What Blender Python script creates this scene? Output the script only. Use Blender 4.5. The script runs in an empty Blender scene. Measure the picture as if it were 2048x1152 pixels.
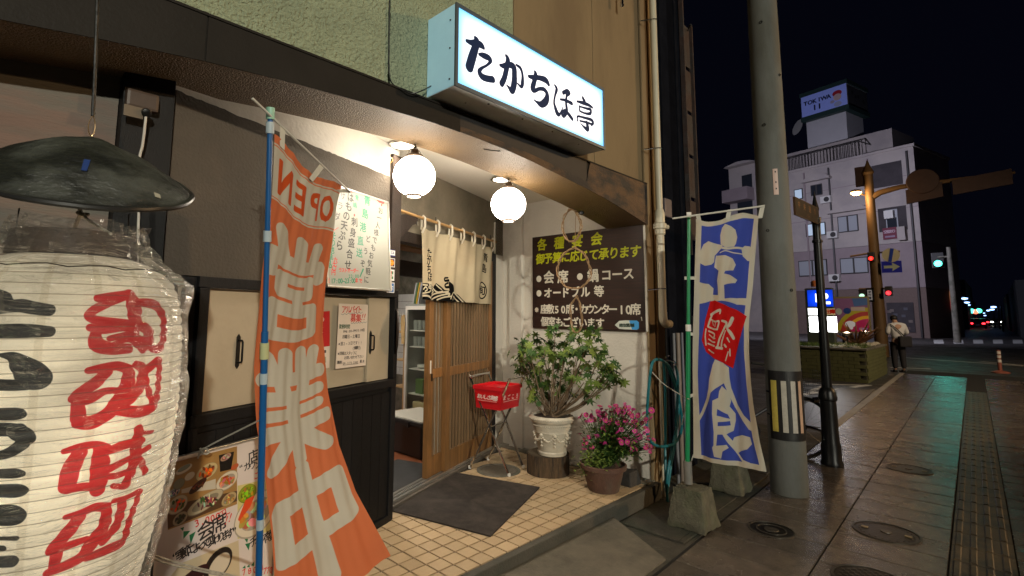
import bpy, bmesh, math, random
import numpy as np
from mathutils import Vector, Matrix, noise
random.seed(7); RN = np.random.RandomState(5)
SC = bpy.context.scene
COL = SC.collection
# ------------------------------------------------------------------ camera
F, CX, CY, EYE = 1024.0, 945.0, 511.0, 1.55          # in pixels of a 2048 x 1152 picture
yaw, pitch, roll = (math.radians(a) for a in (45.41, 6.4, 0.53))
_f = Vector((math.cos(yaw), math.sin(yaw), 0)); _r = Vector((math.sin(yaw), -math.cos(yaw), 0)); _u = Vector((0, 0, 1))
_f2 = _f*math.cos(pitch) + _u*math.sin(pitch); _u2 = _u*math.cos(pitch) - _f*math.sin(pitch)
FWD = _f2; RGT = _r*math.cos(roll) + _u2*math.sin(roll); UPV = _u2*math.cos(roll) - _r*math.sin(roll)
CAM = Vector((0, 0, EYE))
cd = bpy.data.cameras.new("camera"); cam = bpy.data.objects.new("camera", cd); COL.objects.link(cam)
m = Matrix((RGT, UPV, -FWD)).transposed().to_4x4(); m.translation = CAM; cam.matrix_world = m
cd.sensor_width = 36; cd.lens = 18.0; cd.clip_start = 0.05; cd.clip_end = 3000
cd.shift_x = (1024-CX)/2048; cd.shift_y = -(576-CY)/2048
SC.camera = cam
# ------------------------------------------------------------------ night sky
w = bpy.data.worlds.new("World"); SC.world = w; w.use_nodes = True
bg = w.node_tree.nodes["Background"]; bg.inputs[0].default_value = (0.0011, 0.0013, 0.0034, 1); bg.inputs[1].default_value = 1.0
SC.view_settings.view_transform = 'Standard'; SC.view_settings.look = 'None'
SC.view_settings.exposure = 0; SC.view_settings.gamma = 1
SC.cycles.max_bounces = 8; SC.cycles.diffuse_bounces = 4; SC.cycles.glossy_bounces = 3; SC.cycles.transparent_max_bounces = 12
SC.cycles.caustics_reflective = False; SC.cycles.caustics_refractive = False
SC.cycles.sample_clamp_indirect = 4.0; SC.cycles.blur_glossy = 0.5
SC.cycles.use_denoising = True

# survey helpers: a direction read off the photograph is met with a real plane of the place
def ray(u, v): return (FWD*F + RGT*(u-CX) - UPV*(v-CY))/F
def hz(u, v, z=0.0): d = ray(u, v); return CAM + d*((z-EYE)/d.z)
def hx(u, v, x): d = ray(u, v); return CAM + d*(x/d.x)
def hy(u, v, y): d = ray(u, v); return CAM + d*(y/d.y)
def hd(u, v, t): return CAM + ray(u, v)*t
def hp(u, v, p, n): d = ray(u, v); return CAM + d*((Vector(p)-CAM).dot(n)/d.dot(n))

# ------------------------------------------------------------------ materials
def srgb(r, g, b):
    f = lambda c: (c/255/12.92) if c/255 <= .04045 else ((c/255+.055)/1.055)**2.4
    return (f(r), f(g), f(b))
MATS = {}
def mat(name, col, rough=.6, metal=0, var=.0, vscale=8, bump=0, bscale=60, spec=.5, col2=None, cscale=3, cthr=(.45, .6),
        trans=0, emit=None, estr=0, detail=6, stretch=None, coat=0, rvar=0.0, orand=0.0):
    if name in MATS: return MATS[name]
    m = bpy.data.materials.new(name); m.use_nodes = True; nt = m.node_tree; N = nt.nodes; L = nt.links
    b = N["Principled BSDF"]; b.inputs["Base Color"].default_value = (*col, 1); b.inputs["Roughness"].default_value = rough
    b.inputs["Metallic"].default_value = metal; b.inputs["Specular IOR Level"].default_value = spec
    if coat: b.inputs["Coat Weight"].default_value = coat; b.inputs["Coat Roughness"].default_value = .15
    if emit: b.inputs["Emission Color"].default_value = (*emit, 1); b.inputs["Emission Strength"].default_value = estr
    if trans: b.inputs["Transmission Weight"].default_value = trans
    tc = N.new("ShaderNodeTexCoord"); src = tc.outputs["Object"]
    if stretch:
        mp = N.new("ShaderNodeMapping"); mp.inputs["Scale"].default_value = stretch; L.new(src, mp.inputs[0]); src = mp.outputs[0]
    cur = None
    if col2:
        n = N.new("ShaderNodeTexNoise"); n.inputs["Scale"].default_value = cscale; n.inputs["Detail"].default_value = 8; n.inputs["Roughness"].default_value = .65; L.new(src, n.inputs["Vector"])
        r = N.new("ShaderNodeMapRange"); r.inputs[1].default_value = cthr[0]; r.inputs[2].default_value = cthr[1]; L.new(n.outputs[0], r.inputs[0])
        mx = N.new("ShaderNodeMix"); mx.data_type = 'RGBA'; mx.inputs[6].default_value = (*col, 1); mx.inputs[7].default_value = (*col2, 1)
        L.new(r.outputs[0], mx.inputs[0]); cur = mx.outputs[2]
    if var:
        n = N.new("ShaderNodeTexNoise"); n.inputs["Scale"].default_value = vscale; n.inputs["Detail"].default_value = detail; n.inputs["Roughness"].default_value = .7; L.new(src, n.inputs["Vector"])
        r = N.new("ShaderNodeMapRange"); r.inputs[1].default_value = .25; r.inputs[2].default_value = .75; r.inputs[3].default_value = 1-var; r.inputs[4].default_value = 1+var*.6; L.new(n.outputs[0], r.inputs[0])
        mx = N.new("ShaderNodeMix"); mx.data_type = 'RGBA'; mx.blend_type = 'MULTIPLY'; mx.inputs[0].default_value = 1
        if cur: L.new(cur, mx.inputs[6])
        else: mx.inputs[6].default_value = (*col, 1)
        cb = N.new("ShaderNodeCombineColor"); [L.new(r.outputs[0], cb.inputs[i]) for i in range(3)]; L.new(cb.outputs[0], mx.inputs[7]); cur = mx.outputs[2]
    if orand:
        oi = N.new("ShaderNodeObjectInfo"); r = N.new("ShaderNodeMapRange"); r.inputs[3].default_value = 1-orand; r.inputs[4].default_value = 1+orand; L.new(oi.outputs["Random"], r.inputs[0])
        mx = N.new("ShaderNodeMix"); mx.data_type = 'RGBA'; mx.blend_type = 'MULTIPLY'; mx.inputs[0].default_value = 1
        if cur: L.new(cur, mx.inputs[6])
        else: mx.inputs[6].default_value = (*col, 1)
        cb = N.new("ShaderNodeCombineColor"); [L.new(r.outputs[0], cb.inputs[i]) for i in range(3)]; L.new(cb.outputs[0], mx.inputs[7]); cur = mx.outputs[2]
    if cur: L.new(cur, b.inputs["Base Color"])
    if rvar:
        n = N.new("ShaderNodeTexNoise"); n.inputs["Scale"].default_value = 1.7; n.inputs["Detail"].default_value = 9; n.inputs["Roughness"].default_value = .7; L.new(src, n.inputs["Vector"])
        r = N.new("ShaderNodeMapRange"); r.inputs[1].default_value = .35; r.inputs[2].default_value = .65; r.inputs[3].default_value = max(.04, rough-rvar); r.inputs[4].default_value = rough+rvar; L.new(n.outputs[0], r.inputs[0]); L.new(r.outputs[0], b.inputs["Roughness"])
    if bump:
        n = N.new("ShaderNodeTexNoise"); n.inputs["Scale"].default_value = bscale; n.inputs["Detail"].default_value = 5; L.new(src, n.inputs["Vector"])
        bp = N.new("ShaderNodeBump"); bp.inputs["Strength"].default_value = min(1, bump); bp.inputs["Distance"].default_value = .004 if bump <= 1 else .004*bump
        L.new(n.outputs[0], bp.inputs["Height"]); L.new(bp.outputs[0], b.inputs["Normal"])
    MATS[name] = m; return m
def glow(name, col, s):
    if name in MATS: return MATS[name]
    m = bpy.data.materials.new(name); m.use_nodes = True; nt = m.node_tree; b = nt.nodes["Principled BSDF"]
    b.inputs["Base Color"].default_value = (.5, .5, .5, 1); b.inputs["Emission Color"].default_value = (*col, 1); b.inputs["Emission Strength"].default_value = s
    MATS[name] = m; return m
def print_mat(name, img, rough=.5, emit=0, spec=.5, bump=0, bscale=300, trans=0.0, var=.12):
    m = bpy.data.materials.new(name); m.use_nodes = True; nt = m.node_tree; N = nt.nodes; L = nt.links; b = N["Principled BSDF"]
    t = N.new("ShaderNodeTexImage"); t.image = img; t.extension = 'EXTEND'
    uvn = N.new("ShaderNodeUVMap"); L.new(uvn.outputs[0], t.inputs[0])
    tc = N.new("ShaderNodeTexCoord"); n = N.new("ShaderNodeTexNoise"); n.inputs["Scale"].default_value = 6; n.inputs["Detail"].default_value = 8; L.new(tc.outputs["Object"], n.inputs["Vector"])
    r = N.new("ShaderNodeMapRange"); r.inputs[1].default_value = .3; r.inputs[2].default_value = .7; r.inputs[3].default_value = 1-var; r.inputs[4].default_value = 1; L.new(n.outputs[0], r.inputs[0])
    mx = N.new("ShaderNodeMix"); mx.data_type = 'RGBA'; mx.blend_type = 'MULTIPLY'; mx.inputs[0].default_value = 1; L.new(t.outputs[0], mx.inputs[6])
    cb = N.new("ShaderNodeCombineColor"); [L.new(r.outputs[0], cb.inputs[i]) for i in range(3)]; L.new(cb.outputs[0], mx.inputs[7])
    L.new(mx.outputs[2], b.inputs["Base Color"]); b.inputs["Roughness"].default_value = rough; b.inputs["Specular IOR Level"].default_value = spec
    if emit: L.new(t.outputs[0], b.inputs["Emission Color"]); b.inputs["Emission Strength"].default_value = emit
    if bump:
        n2 = N.new("ShaderNodeTexNoise"); n2.inputs["Scale"].default_value = bscale; L.new(tc.outputs["Object"], n2.inputs["Vector"])
        bp = N.new("ShaderNodeBump"); bp.inputs["Strength"].default_value = bump; bp.inputs["Distance"].default_value = .002; L.new(n2.outputs[0], bp.inputs["Height"]); L.new(bp.outputs[0], b.inputs["Normal"])
    if trans:
        tl = N.new("ShaderNodeBsdfTranslucent"); L.new(mx.outputs[2], tl.inputs[0]); ms = N.new("ShaderNodeMixShader"); ms.inputs[0].default_value = trans
        L.new(b.outputs[0], ms.inputs[1]); L.new(tl.outputs[0], ms.inputs[2]); L.new(ms.outputs[0], N["Material Output"].inputs[0])
    return m

# ------------------------------------------------------------------ canvas for flat print (painted in numpy, no files)
class CV:
    def __init__(s, w, h, bg=(1, 1, 1)):
        s.w, s.h = int(w), int(h); s.a = np.empty((s.h, s.w, 3), np.float32); s.a[:] = bg
    def blend(s, x0, y0, al, col):
        h, w = al.shape; X0, Y0 = max(0, x0), max(0, y0); X1, Y1 = min(s.w, x0+w), min(s.h, y0+h)
        if X1 <= X0 or Y1 <= Y0: return
        a = al[Y0-y0:Y1-y0, X0-x0:X1-x0, None]; s.a[Y0:Y1, X0:X1] = s.a[Y0:Y1, X0:X1]*(1-a) + np.array(col, np.float32)*a
    def stroke(s, pts, col, r=None, sm=True, al=1.0):
        P = [(p[0], p[1], p[2] if len(p) > 2 else r) for p in pts]
        if sm and len(P) > 2:
            Q = [P[0]]+P+[P[-1]]; out = []
            for i in range(1, len(Q)-2):
                p0, p1, p2, p3 = (np.array(q, float) for q in Q[i-1:i+3])
                for k in range(8):
                    t = k/8; out.append(.5*((2*p1)+(-p0+p2)*t+(2*p0-5*p1+4*p2-p3)*t*t+(-p0+3*p1-3*p2+p3)*t**3))
            out.append(np.array(P[-1], float)); P = out
        P = np.array(P, float); R = max(P[:, 2].max(), .5)
        x0, y0 = int(P[:, 0].min()-R-2), int(P[:, 1].min()-R-2); x1, y1 = int(P[:, 0].max()+R+3), int(P[:, 1].max()+R+3)
        x0c, y0c, x1c, y1c = max(0, x0), max(0, y0), min(s.w, x1), min(s.h, y1)
        if x1c <= x0c or y1c <= y0c: return
        Y, X = np.mgrid[y0c:y1c, x0c:x1c].astype(np.float32); X += .5; Y += .5
        A = np.zeros(X.shape, np.float32)
        for i in range(len(P)-1):
            a, b = P[i], P[i+1]; ra = max(a[2], b[2])+2
            sx0, sx1 = int(max(0, min(a[0], b[0])-ra-x0c)), int(min(x1c-x0c, max(a[0], b[0])+ra-x0c+1)); sy0, sy1 = int(max(0, min(a[1], b[1])-ra-y0c)), int(min(y1c-y0c, max(a[1], b[1])+ra-y0c+1))
            if sx1 <= sx0 or sy1 <= sy0: continue
            xs, ys = X[sy0:sy1, sx0:sx1], Y[sy0:sy1, sx0:sx1]
            d = b[:2]-a[:2]; L = d@d
            t = np.clip(((xs-a[0])*d[0]+(ys-a[1])*d[1])/L, 0, 1) if L > 1e-9 else np.zeros_like(xs)
            D = np.hypot(xs-a[0]-t*d[0], ys-a[1]-t*d[1]); rr = a[2]+(b[2]-a[2])*t
            A[sy0:sy1, sx0:sx1] = np.maximum(A[sy0:sy1, sx0:sx1], np.clip(rr-D+.5, 0, 1))
        s.blend(x0c, y0c, A*al, col)
    def poly(s, pts, col, al=1.0):
        P = np.array([(p[0], p[1]) for p in pts], float); x0, y0 = int(P[:, 0].min())-1, int(P[:, 1].min())-1; x1, y1 = int(P[:, 0].max())+2, int(P[:, 1].max())+2
        x0, y0, x1, y1 = max(0, x0), max(0, y0), min(s.w, x1), min(s.h, y1)
        if x1 <= x0 or y1 <= y0: return
        A = np.zeros((y1-y0, x1-x0), np.float32)
        for oy in (.17, .5, .83):
            for ox in (.25, .75):
                Y, X = np.mgrid[y0:y1, x0:x1].astype(np.float32); X += ox; Y += oy; ins = np.zeros(X.shape, bool)
                for i in range(len(P)):
                    (ax, ay), (bx, by) = P[i], P[i-1]
                    if ay == by: continue
                    ins ^= ((ay > Y) != (by > Y)) & (X < (bx-ax)*(Y-ay)/(by-ay)+ax)
                A += ins/6
        s.blend(x0, y0, A*al, col)
    def rect(s, x0, y0, x1, y1, col, al=1.0): s.poly([(x0, y0), (x1, y0), (x1, y1), (x0, y1)], col, al)
    def ell(s, x, y, rx, ry, col, al=1.0, rot=0):
        s.poly([(x+rx*math.cos(t)*math.cos(rot)-ry*math.sin(t)*math.sin(rot), y+rx*math.cos(t)*math.sin(rot)+ry*math.sin(t)*math.cos(rot)) for t in [i*math.tau/28 for i in range(28)]], col, al)
    GL = {}
    @staticmethod
    def glyph(ch, bold):
        k = (ch, bold)
        if k not in CV.GL:
            c = bpy.data.curves.new("t", 'FONT'); c.body = ch; c.size = 1; c.offset = bold; c.resolution_u = 3
            o = bpy.data.objects.new("t", c); COL.objects.link(o); dg = bpy.context.evaluated_depsgraph_get()
            me = o.evaluated_get(dg).to_mesh(); me.calc_loop_triangles()
            V = np.array([v.co[:2] for v in me.vertices]) if len(me.vertices) else np.zeros((0, 2))
            T = [tuple(t.vertices) for t in me.loop_triangles]
            o.evaluated_get(dg).to_mesh_clear(); bpy.data.objects.remove(o); bpy.data.curves.remove(c)
            CV.GL[k] = (V, T)
        return CV.GL[k]
    def char(s, ch, x, y, size, col, bold=0.0, sx=1.0, rot=0.0, al=1.0, prop=False, skew=0.0):
        """x, y = centre of the character; returns its width"""
        V, T = CV.glyph(ch, 0.0)
        if not len(V): return size*.4
        W = V[:, 0].max()-V[:, 0].min(); cxm = (V[:, 0].max()+V[:, 0].min())/2
        full = ord(ch) > 0x2e00
        c0 = .45 if full else cxm; cy0 = .33 if full else .35
        Q = (V-np.array([c0 if not full else cxm, cy0]))*size; Q[:, 0] *= sx; Q[:, 1] *= -1; Q[:, 0] -= skew*Q[:, 1]
        c_, s_ = math.cos(rot), math.sin(rot); Q = Q@np.array([[c_, s_], [-s_, c_]]); Q += np.array([x, y])
        S = 3; pad = 1+int(bold*size+.99); x0, y0 = int(Q[:, 0].min())-pad, int(Q[:, 1].min())-pad; x1, y1 = int(Q[:, 0].max())+pad+1, int(Q[:, 1].max())+pad+1
        M = np.zeros(((y1-y0)*S, (x1-x0)*S), np.float32); Qs = (Q-np.array([x0, y0]))*S
        for t in T:
            a, b, c = Qs[t[0]], Qs[t[1]], Qs[t[2]]
            tx0, tx1 = int(max(0, min(a[0], b[0], c[0]))), int(min(M.shape[1], max(a[0], b[0], c[0])+1)); ty0, ty1 = int(max(0, min(a[1], b[1], c[1]))), int(min(M.shape[0], max(a[1], b[1], c[1])+1))
            if tx1 <= tx0 or ty1 <= ty0: continue
            yy, xx = np.ogrid[ty0:ty1, tx0:tx1]; xx = xx+.5; yy = yy+.5
            e = lambda p, q: (q[0]-p[0])*(yy-p[1])-(q[1]-p[1])*(xx-p[0])
            e1, e2, e3 = e(a, b), e(b, c), e(c, a)
            M[ty0:ty1, tx0:tx1][((e1 >= -.4) & (e2 >= -.4) & (e3 >= -.4)) | ((e1 <= .4) & (e2 <= .4) & (e3 <= .4))] = 1
        rb = int(round(bold*size*S*.8))
        if rb > 0:
            M0 = M; M = M0.copy()
            for k in range(12):
                dx_, dy_ = int(round(rb*math.cos(k*math.tau/12))), int(round(rb*math.sin(k*math.tau/12))); M = np.maximum(M, np.roll(np.roll(M0, dx_, 1), dy_, 0))
        A = M.reshape(y1-y0, S, x1-x0, S).mean((1, 3)); s.blend(x0, y0, A*al, col)
        return W*size*sx
    def run(s, txt, p0, p1, size, col, bold=0.0, jit=0.0, sx=1.0, skew=0.0, rot=None):
        """characters centred at even steps from p0 to p1"""
        n = len(txt)
        for i, ch in enumerate(txt):
            if ch == ' ': continue
            t = i/(n-1) if n > 1 else 0; j = lambda k: random.uniform(-k, k)
            s.char(ch, p0[0]+(p1[0]-p0[0])*t+j(jit)*size*.3, p0[1]+(p1[1]-p0[1])*t+j(jit)*size*.3, size*(1+j(jit)*.5), col, bold, sx, (rot or 0)+j(jit)*.4, skew=skew)
    def speckle(s, k):
        s.a += RN.normal(0, k, s.a.shape[:2])[:, :, None].astype(np.float32)
    def image(s, name, flip=False):
        im = bpy.data.images.new(name, s.w, s.h); a = np.clip(s.a, 0, 1)
        if flip: a = a[:, ::-1]
        px = np.ones((s.h, s.w, 4), np.float32); px[:, :, :3] = a[::-1]; im.pixels.foreach_set(px.ravel()); im.update(); im.pack(); return im

# ------------------------------------------------------------------ mesh building
LOC = {}
def wl(o): return LOC.get(o.name, Vector()) if o else Vector()
class MB:
    def __init__(s): s.v = []; s.f = []; s.mi = []; s.uv = {}; s.k = 0
    def quad(s, a, b, c, d): n = len(s.v); s.v += [Vector(a), Vector(b), Vector(c), Vector(d)]; s.f.append((n, n+1, n+2, n+3)); s.mi.append(s.k); return s
    def face(s, pts): n = len(s.v); s.v += [Vector(p) for p in pts]; s.f.append(tuple(range(n, n+len(pts)))); s.mi.append(s.k); return s
    def hexa(s, P):                       # 8 corners: bottom ring 0-3, top ring 4-7
        n = len(s.v); s.v += [Vector(p) for p in P]
        for q in ((0, 3, 2, 1), (4, 5, 6, 7), (0, 1, 5, 4), (1, 2, 6, 5), (2, 3, 7, 6), (3, 0, 4, 7)): s.f.append(tuple(n+i for i in q)); s.mi.append(s.k)
        return s
    def box(s, c, sz, R=None, bev=0):
        hx_, hy_, hz_ = sz[0]/2, sz[1]/2, sz[2]/2; c = Vector(c)
        P = [(-hx_, -hy_, -hz_), (hx_, -hy_, -hz_), (hx_, hy_, -hz_), (-hx_, hy_, -hz_), (-hx_, -hy_, hz_), (hx_, -hy_, hz_), (hx_, hy_, hz_), (-hx_, hy_, hz_)]
        P = [Vector(p) for p in P]
        if R is not None: P = [R@p for p in P]
        return s.hexa([c+p for p in P])
    def b2(s, lo, hi): return s.box([(a+b)/2 for a, b in zip(lo, hi)], [abs(b-a) for a, b in zip(lo, hi)])
    def prism(s, poly, z0, z1):
        n = len(s.v); k = len(poly); s.v += [Vector((p[0], p[1], z0)) for p in poly]+[Vector((p[0], p[1], z1)) for p in poly]
        s.f.append(tuple(range(n+k-1, n-1, -1))); s.f.append(tuple(range(n+k, n+2*k))); s.mi += [s.k, s.k]
        for i in range(k): j = (i+1) % k; s.f.append((n+i, n+j, n+k+j, n+k+i)); s.mi.append(s.k)
        return s
    def extr(s, pts, vec):                # closed outline swept by vec
        n = len(s.v); k = len(pts); vec = Vector(vec); s.v += [Vector(p) for p in pts]+[Vector(p)+vec for p in pts]
        s.f.append(tuple(range(n+k-1, n-1, -1))); s.f.append(tuple(range(n+k, n+2*k))); s.mi += [s.k, s.k]
        for i in range(k): j = (i+1) % k; s.f.append((n+i, n+j, n+k+j, n+k+i)); s.mi.append(s.k)
        return s
    def tube(s, pts, r, n=8, cap=True, rs=None):
        P = [Vector(p) for p in pts]; rings = []; up = None
        for i, p in enumerate(P):
            t = (P[min(i+1, len(P)-1)]-P[max(i-1, 0)])
            t = t.normalized() if t.length > 1e-9 else Vector((0, 0, 1))
            if up is None: up = Vector((0, 0, 1)) if abs(t.z) < .9 else Vector((1, 0, 0))
            a = t.cross(up); a = a.normalized() if a.length > 1e-6 else t.orthogonal().normalized(); b = a.cross(t).normalized(); up = b
            rr = rs[i] if rs else r; k0 = len(s.v)
            s.v += [p+a*(rr*math.cos(j*math.tau/n))+b*(rr*math.sin(j*math.tau/n)) for j in range(n)]; rings.append(k0)
        for i in range(len(rings)-1):
            for j in range(n): k = (j+1) % n; s.f.append((rings[i]+j, rings[i]+k, rings[i+1]+k, rings[i+1]+j)); s.mi.append(s.k)
        if cap: s.f.append(tuple(rings[0]+j for j in reversed(range(n)))); s.f.append(tuple(rings[-1]+j for j in range(n))); s.mi += [s.k, s.k]
        return s
    def lathe(s, c, prof, n=32, axis=None, cap=True):   # prof: (r, z)
        c = Vector(c); R = Matrix.Identity(3)
        if axis is not None: R = Vector((0, 0, 1)).rotation_difference(Vector(axis)).to_matrix()
        rings = []
        for r, z in prof: k0 = len(s.v); s.v += [c+R@Vector((r*math.cos(j*math.tau/n), r*math.sin(j*math.tau/n), z)) for j in range(n)]; rings.append(k0)
        for i in range(len(rings)-1):
            for j in range(n): k = (j+1) % n; s.f.append((rings[i]+j, rings[i]+k, rings[i+1]+k, rings[i+1]+j)); s.mi.append(s.k)
        if cap: s.f.append(tuple(rings[0]+j for j in reversed(range(n)))); s.f.append(tuple(rings[-1]+j for j in range(n))); s.mi += [s.k, s.k]
        return s
    def grid(s, fn, nx, ny):
        n = len(s.v); f0 = len(s.f)
        for j in range(ny+1):
            for i in range(nx+1): s.v.append(Vector(fn(i/nx, j/ny)))
        for j in range(ny):
            for i in range(nx):
                a = n+j*(nx+1)+i; s.uv[len(s.f)] = [(i/nx, 1-j/ny), (i/nx, 1-(j+1)/ny), ((i+1)/nx, 1-(j+1)/ny), ((i+1)/nx, 1-j/ny)]
                s.f.append((a, a+nx+1, a+nx+2, a+1)); s.mi.append(s.k)
        return s
    def build(s, name, mats, parent=None, smooth=False, bevel=0, kind=None, label=None, origin=None, sharp=30):
        me = bpy.data.meshes.new(name); base = wl(parent)
        if origin is not None: base = Vector(origin)
        me.from_pydata([v-base for v in s.v], [], s.f)
        mats = mats if isinstance(mats, (list, tuple)) else [mats]
        for m_ in mats: me.materials.append(m_)
        if len(mats) > 1: me.polygons.foreach_set("material_index", [min(i, len(mats)-1) for i in s.mi])
        if s.uv:
            ul = me.uv_layers.new(name="UVMap")
            for fi, c in s.uv.items():
                for k, li in enumerate(me.polygons[fi].loop_indices): ul.data[li].uv = c[k]
        bm = bmesh.new(); bm.from_mesh(me)
        if not s.uv: bmesh.ops.recalc_face_normals(bm, faces=bm.faces)
        if bevel: bmesh.ops.bevel(bm, geom=list(bm.edges), offset=bevel, segments=2, affect='EDGES', profile=.6)
        bm.to_mesh(me); bm.free()
        if smooth:
            me.shade_smooth()
            try: me.set_sharp_from_angle(angle=math.radians(sharp))
            except Exception: pass
        o = bpy.data.objects.new(name, me); COL.objects.link(o)
        if parent: o.parent = parent; o.location = Vector() if origin is None else Vector(origin)-wl(parent)
        elif origin is not None: o.location = Vector(origin)
        LOC[o.name] = base
        if kind: o["kind"] = kind
        if label: o["label"] = label
        return o
def thing(name, label, cat, loc=(0, 0, 0), group=None):
    o = bpy.data.objects.new(name, None); COL.objects.link(o); o.location = Vector(loc); o.empty_display_size = .1
    o["label"] = label; o["category"] = cat; LOC[o.name] = Vector(loc)
    if group: o["group"] = group
    return o
def tag(o, label, cat, group=None):
    o["label"] = label; o["category"] = cat
    if group: o["group"] = group
    return o
def copy_tree(o, loc, rz=None, parent=None, scale=None):
    c = o.copy(); COL.objects.link(c)
    if parent: c.parent = parent
    else:
        c.location = loc; LOC[c.name] = Vector(loc)
        if rz is not None: c.rotation_euler = (0, 0, rz)
        if scale: c.scale = (scale,)*3
    for ch in list(o.children): copy_tree(ch, None, parent=c)
    return c
def cr(pts, n=8):                      # Catmull-Rom through 3-D points
    Q = [Vector(pts[0])]+[Vector(p) for p in pts]+[Vector(pts[-1])]; out = []
    for i in range(1, len(Q)-2):
        p0, p1, p2, p3 = Q[i-1:i+3]
        for k in range(n): t = k/n; out.append(.5*((2*p1)+(p2-p0)*t+(2*p0-5*p1+4*p2-p3)*t*t+(3*p1-p0-3*p2+p3)*t**3))
    out.append(Q[-1].copy()); return out
class Board:
    """flat printed rectangle: top-left corner, width vector, height vector (down); px() turns photo coordinates on it into canvas pixels"""
    def __init__(s, tl, ex, ey, res=900, bg=(1, 1, 1)):
        s.tl, s.ex, s.ey = Vector(tl), Vector(ex), Vector(ey); s.n = s.ex.cross(s.ey).normalized(); s.res = res
        s.cv = CV(s.ex.length*res, s.ey.length*res, bg)
    def px(s, u, v):
        p = hp(u, v, s.tl, s.n)-s.tl; return (p.dot(s.ex)/s.ex.length_squared*s.cv.w, p.dot(s.ey)/s.ey.length_squared*s.cv.h)
    def mesh(s, name, mt, parent, thick=0, side=None, off=0.0):
        mb = MB(); o_ = -s.n*off if s.n.dot(s.tl-CAM) > 0 else s.n*off
        mb.grid(lambda a, b: s.tl+s.ex*a+s.ey*b+o_, 1, 1); return mb.build(name, mt, parent)
# ------------------------------------------------------------------ the street lamps that light the place (they stand behind and beside the camera)
def street_lamp(loc, h, aim, col, power, label, ang=70, size=.35):
    t = thing("street_lamp", label, "street lamp", (loc[0], loc[1], 0), "street lamps lighting the shop side of the road")
    steel = mat("lamp_steel", (.2, .2, .19), .5, .3, var=.2)
    d = Vector(aim)-Vector((*loc, 0)); d.z = 0; d = d.normalized()
    p = Vector((loc[0], loc[1], 0)); hd_ = p+d*1.2+Vector((0, 0, h))
    MB().tube([p, p+Vector((0, 0, h*.6)), p+Vector((0, 0, h))], .07, 12, rs=[.09, .07, .05]).build("pole", steel, t, smooth=True)
    MB().tube([p+Vector((0, 0, h-.02)), p+d*.6+Vector((0, 0, h+.1)), hd_+Vector((0, 0, .12))], .03, 8).build("arm", steel, t, smooth=True)
    MB().lathe(hd_, [(.05, .14), (.16, .1), (.22, .02), (.2, .0)], 20).build("lamp_head", steel, t, smooth=True)
    MB().lathe(hd_+Vector((0, 0, -.012)), [(.17, .0), (.12, -.03), (.02, -.045)], 20).build("lens", glow("lens_"+label[:8], col, 6), t, smooth=True)
    ld = bpy.data.lights.new("street_light", 'SPOT'); ld.energy = power; ld.color = col; ld.spot_size = math.radians(ang*2); ld.spot_blend = .6; ld.shadow_soft_size = .15
    lo = bpy.data.objects.new("street_light", ld); COL.objects.link(lo); lo.location = hd_+Vector((0, 0, -.1))
    lo.rotation_euler = (Vector(aim)-lo.location).to_track_quat('-Z', 'Y').to_euler()
LAMP_GREEN, LAMP_ORANGE, LAMP_BLUE = (1.0, .96, .8), (1.0, .62, .3), (.42, .5, 1.0)
street_lamp((-5.0, -13.0), 5.6, (0.6, 2.2, 2.6), LAMP_GREEN, 8200, "tall grey street lamp with a greenish white lens across the road behind the photographer", 24)
street_lamp((14.5, -9.5), 6.2, (4.2, 2.0, 2.0), LAMP_ORANGE, 3600, "tall street lamp with an orange sodium lens across the road", 30)
street_lamp((11.5, -8.5), 7.5, (18.0, 1.5, 0), (1.0, .74, .48), 4600, "second orange street lamp standing beside the carriageway near the junction", 50)  # added lamp, fills in warm light on road, planter and person

# ------------------------------------------------------------------ shop geometry
A = math.radians(18.5); DW = Vector((math.cos(A), math.sin(A), 0)); NI = Vector((-math.sin(A), math.cos(A), 0))
def W(s, off, z): return Vector((2.21, 3.02, 0))+DW*s-NI*off+Vector((0, 0, z))      # along the slanted entrance wall
def ws(u, v, off=0.0):                                                             # photo point -> (s, z) on that wall
    p = hp(u, v, W(0, off, 0), NI); q = p-W(0, off, 0); return q.dot(DW), p.z
RW = Matrix((DW, NI, Vector((0, 0, 1)))).transposed()
def wb(mb, s0, s1, o0, o1, z0, z1):                                                # box in wall coordinates
    mb.hexa([W(s0, o1, z0), W(s1, o1, z0), W(s1, o0, z0), W(s0, o0, z0), W(s0, o1, z1), W(s1, o1, z1), W(s1, o0, z1), W(s0, o0, z1)]); return mb

M_stucco = mat("upper_green_lit", (.48, .54, .35), .85, var=.16, vscale=3, bump=11, bscale=75, col2=(.39, .45, .3), cscale=1.2)  # greenish lamp light put into the wall colour
M_stucco2 = mat("upper_orange_lit", (.23, .165, .088), .8, var=.12, vscale=2.5, bump=.5, bscale=90, col2=(.18, .125, .067), cscale=1.5, stretch=(1, 1, .25))  # same wall, weaker orange lamp light put into its colour
M_cream = mat("cream_plaster", (.66, .62, .55), .8, var=.1, vscale=2, bump=.8, bscale=45, col2=(.52, .47, .4), cscale=1.6, cthr=(.52, .72))
M_ceil = mat("white_ceiling", (.78, .73, .64), .8, var=.05, vscale=2, bump=.5, bscale=50)
M_grey = mat("grey_plaster", (.092, .074, .055), .85, var=.22, vscale=2.2, bump=1.2, bscale=70, col2=(.075, .062, .048), cscale=1.3)
M_grey_lit = mat("grey_plaster_lit", (.23, .195, .14), .85, var=.2, vscale=2.2, bump=1.2, bscale=70, col2=(.16, .14, .1), cscale=1.3)  # same grey plaster, lightened for the light of the globes
M_pink = mat("pink_plaster", (.2, .135, .11), .85, var=.2, vscale=3, bump=.8, bscale=60, col2=(.15, .14, .12), cscale=2, stretch=(.4, 1, 2.4))
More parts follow.
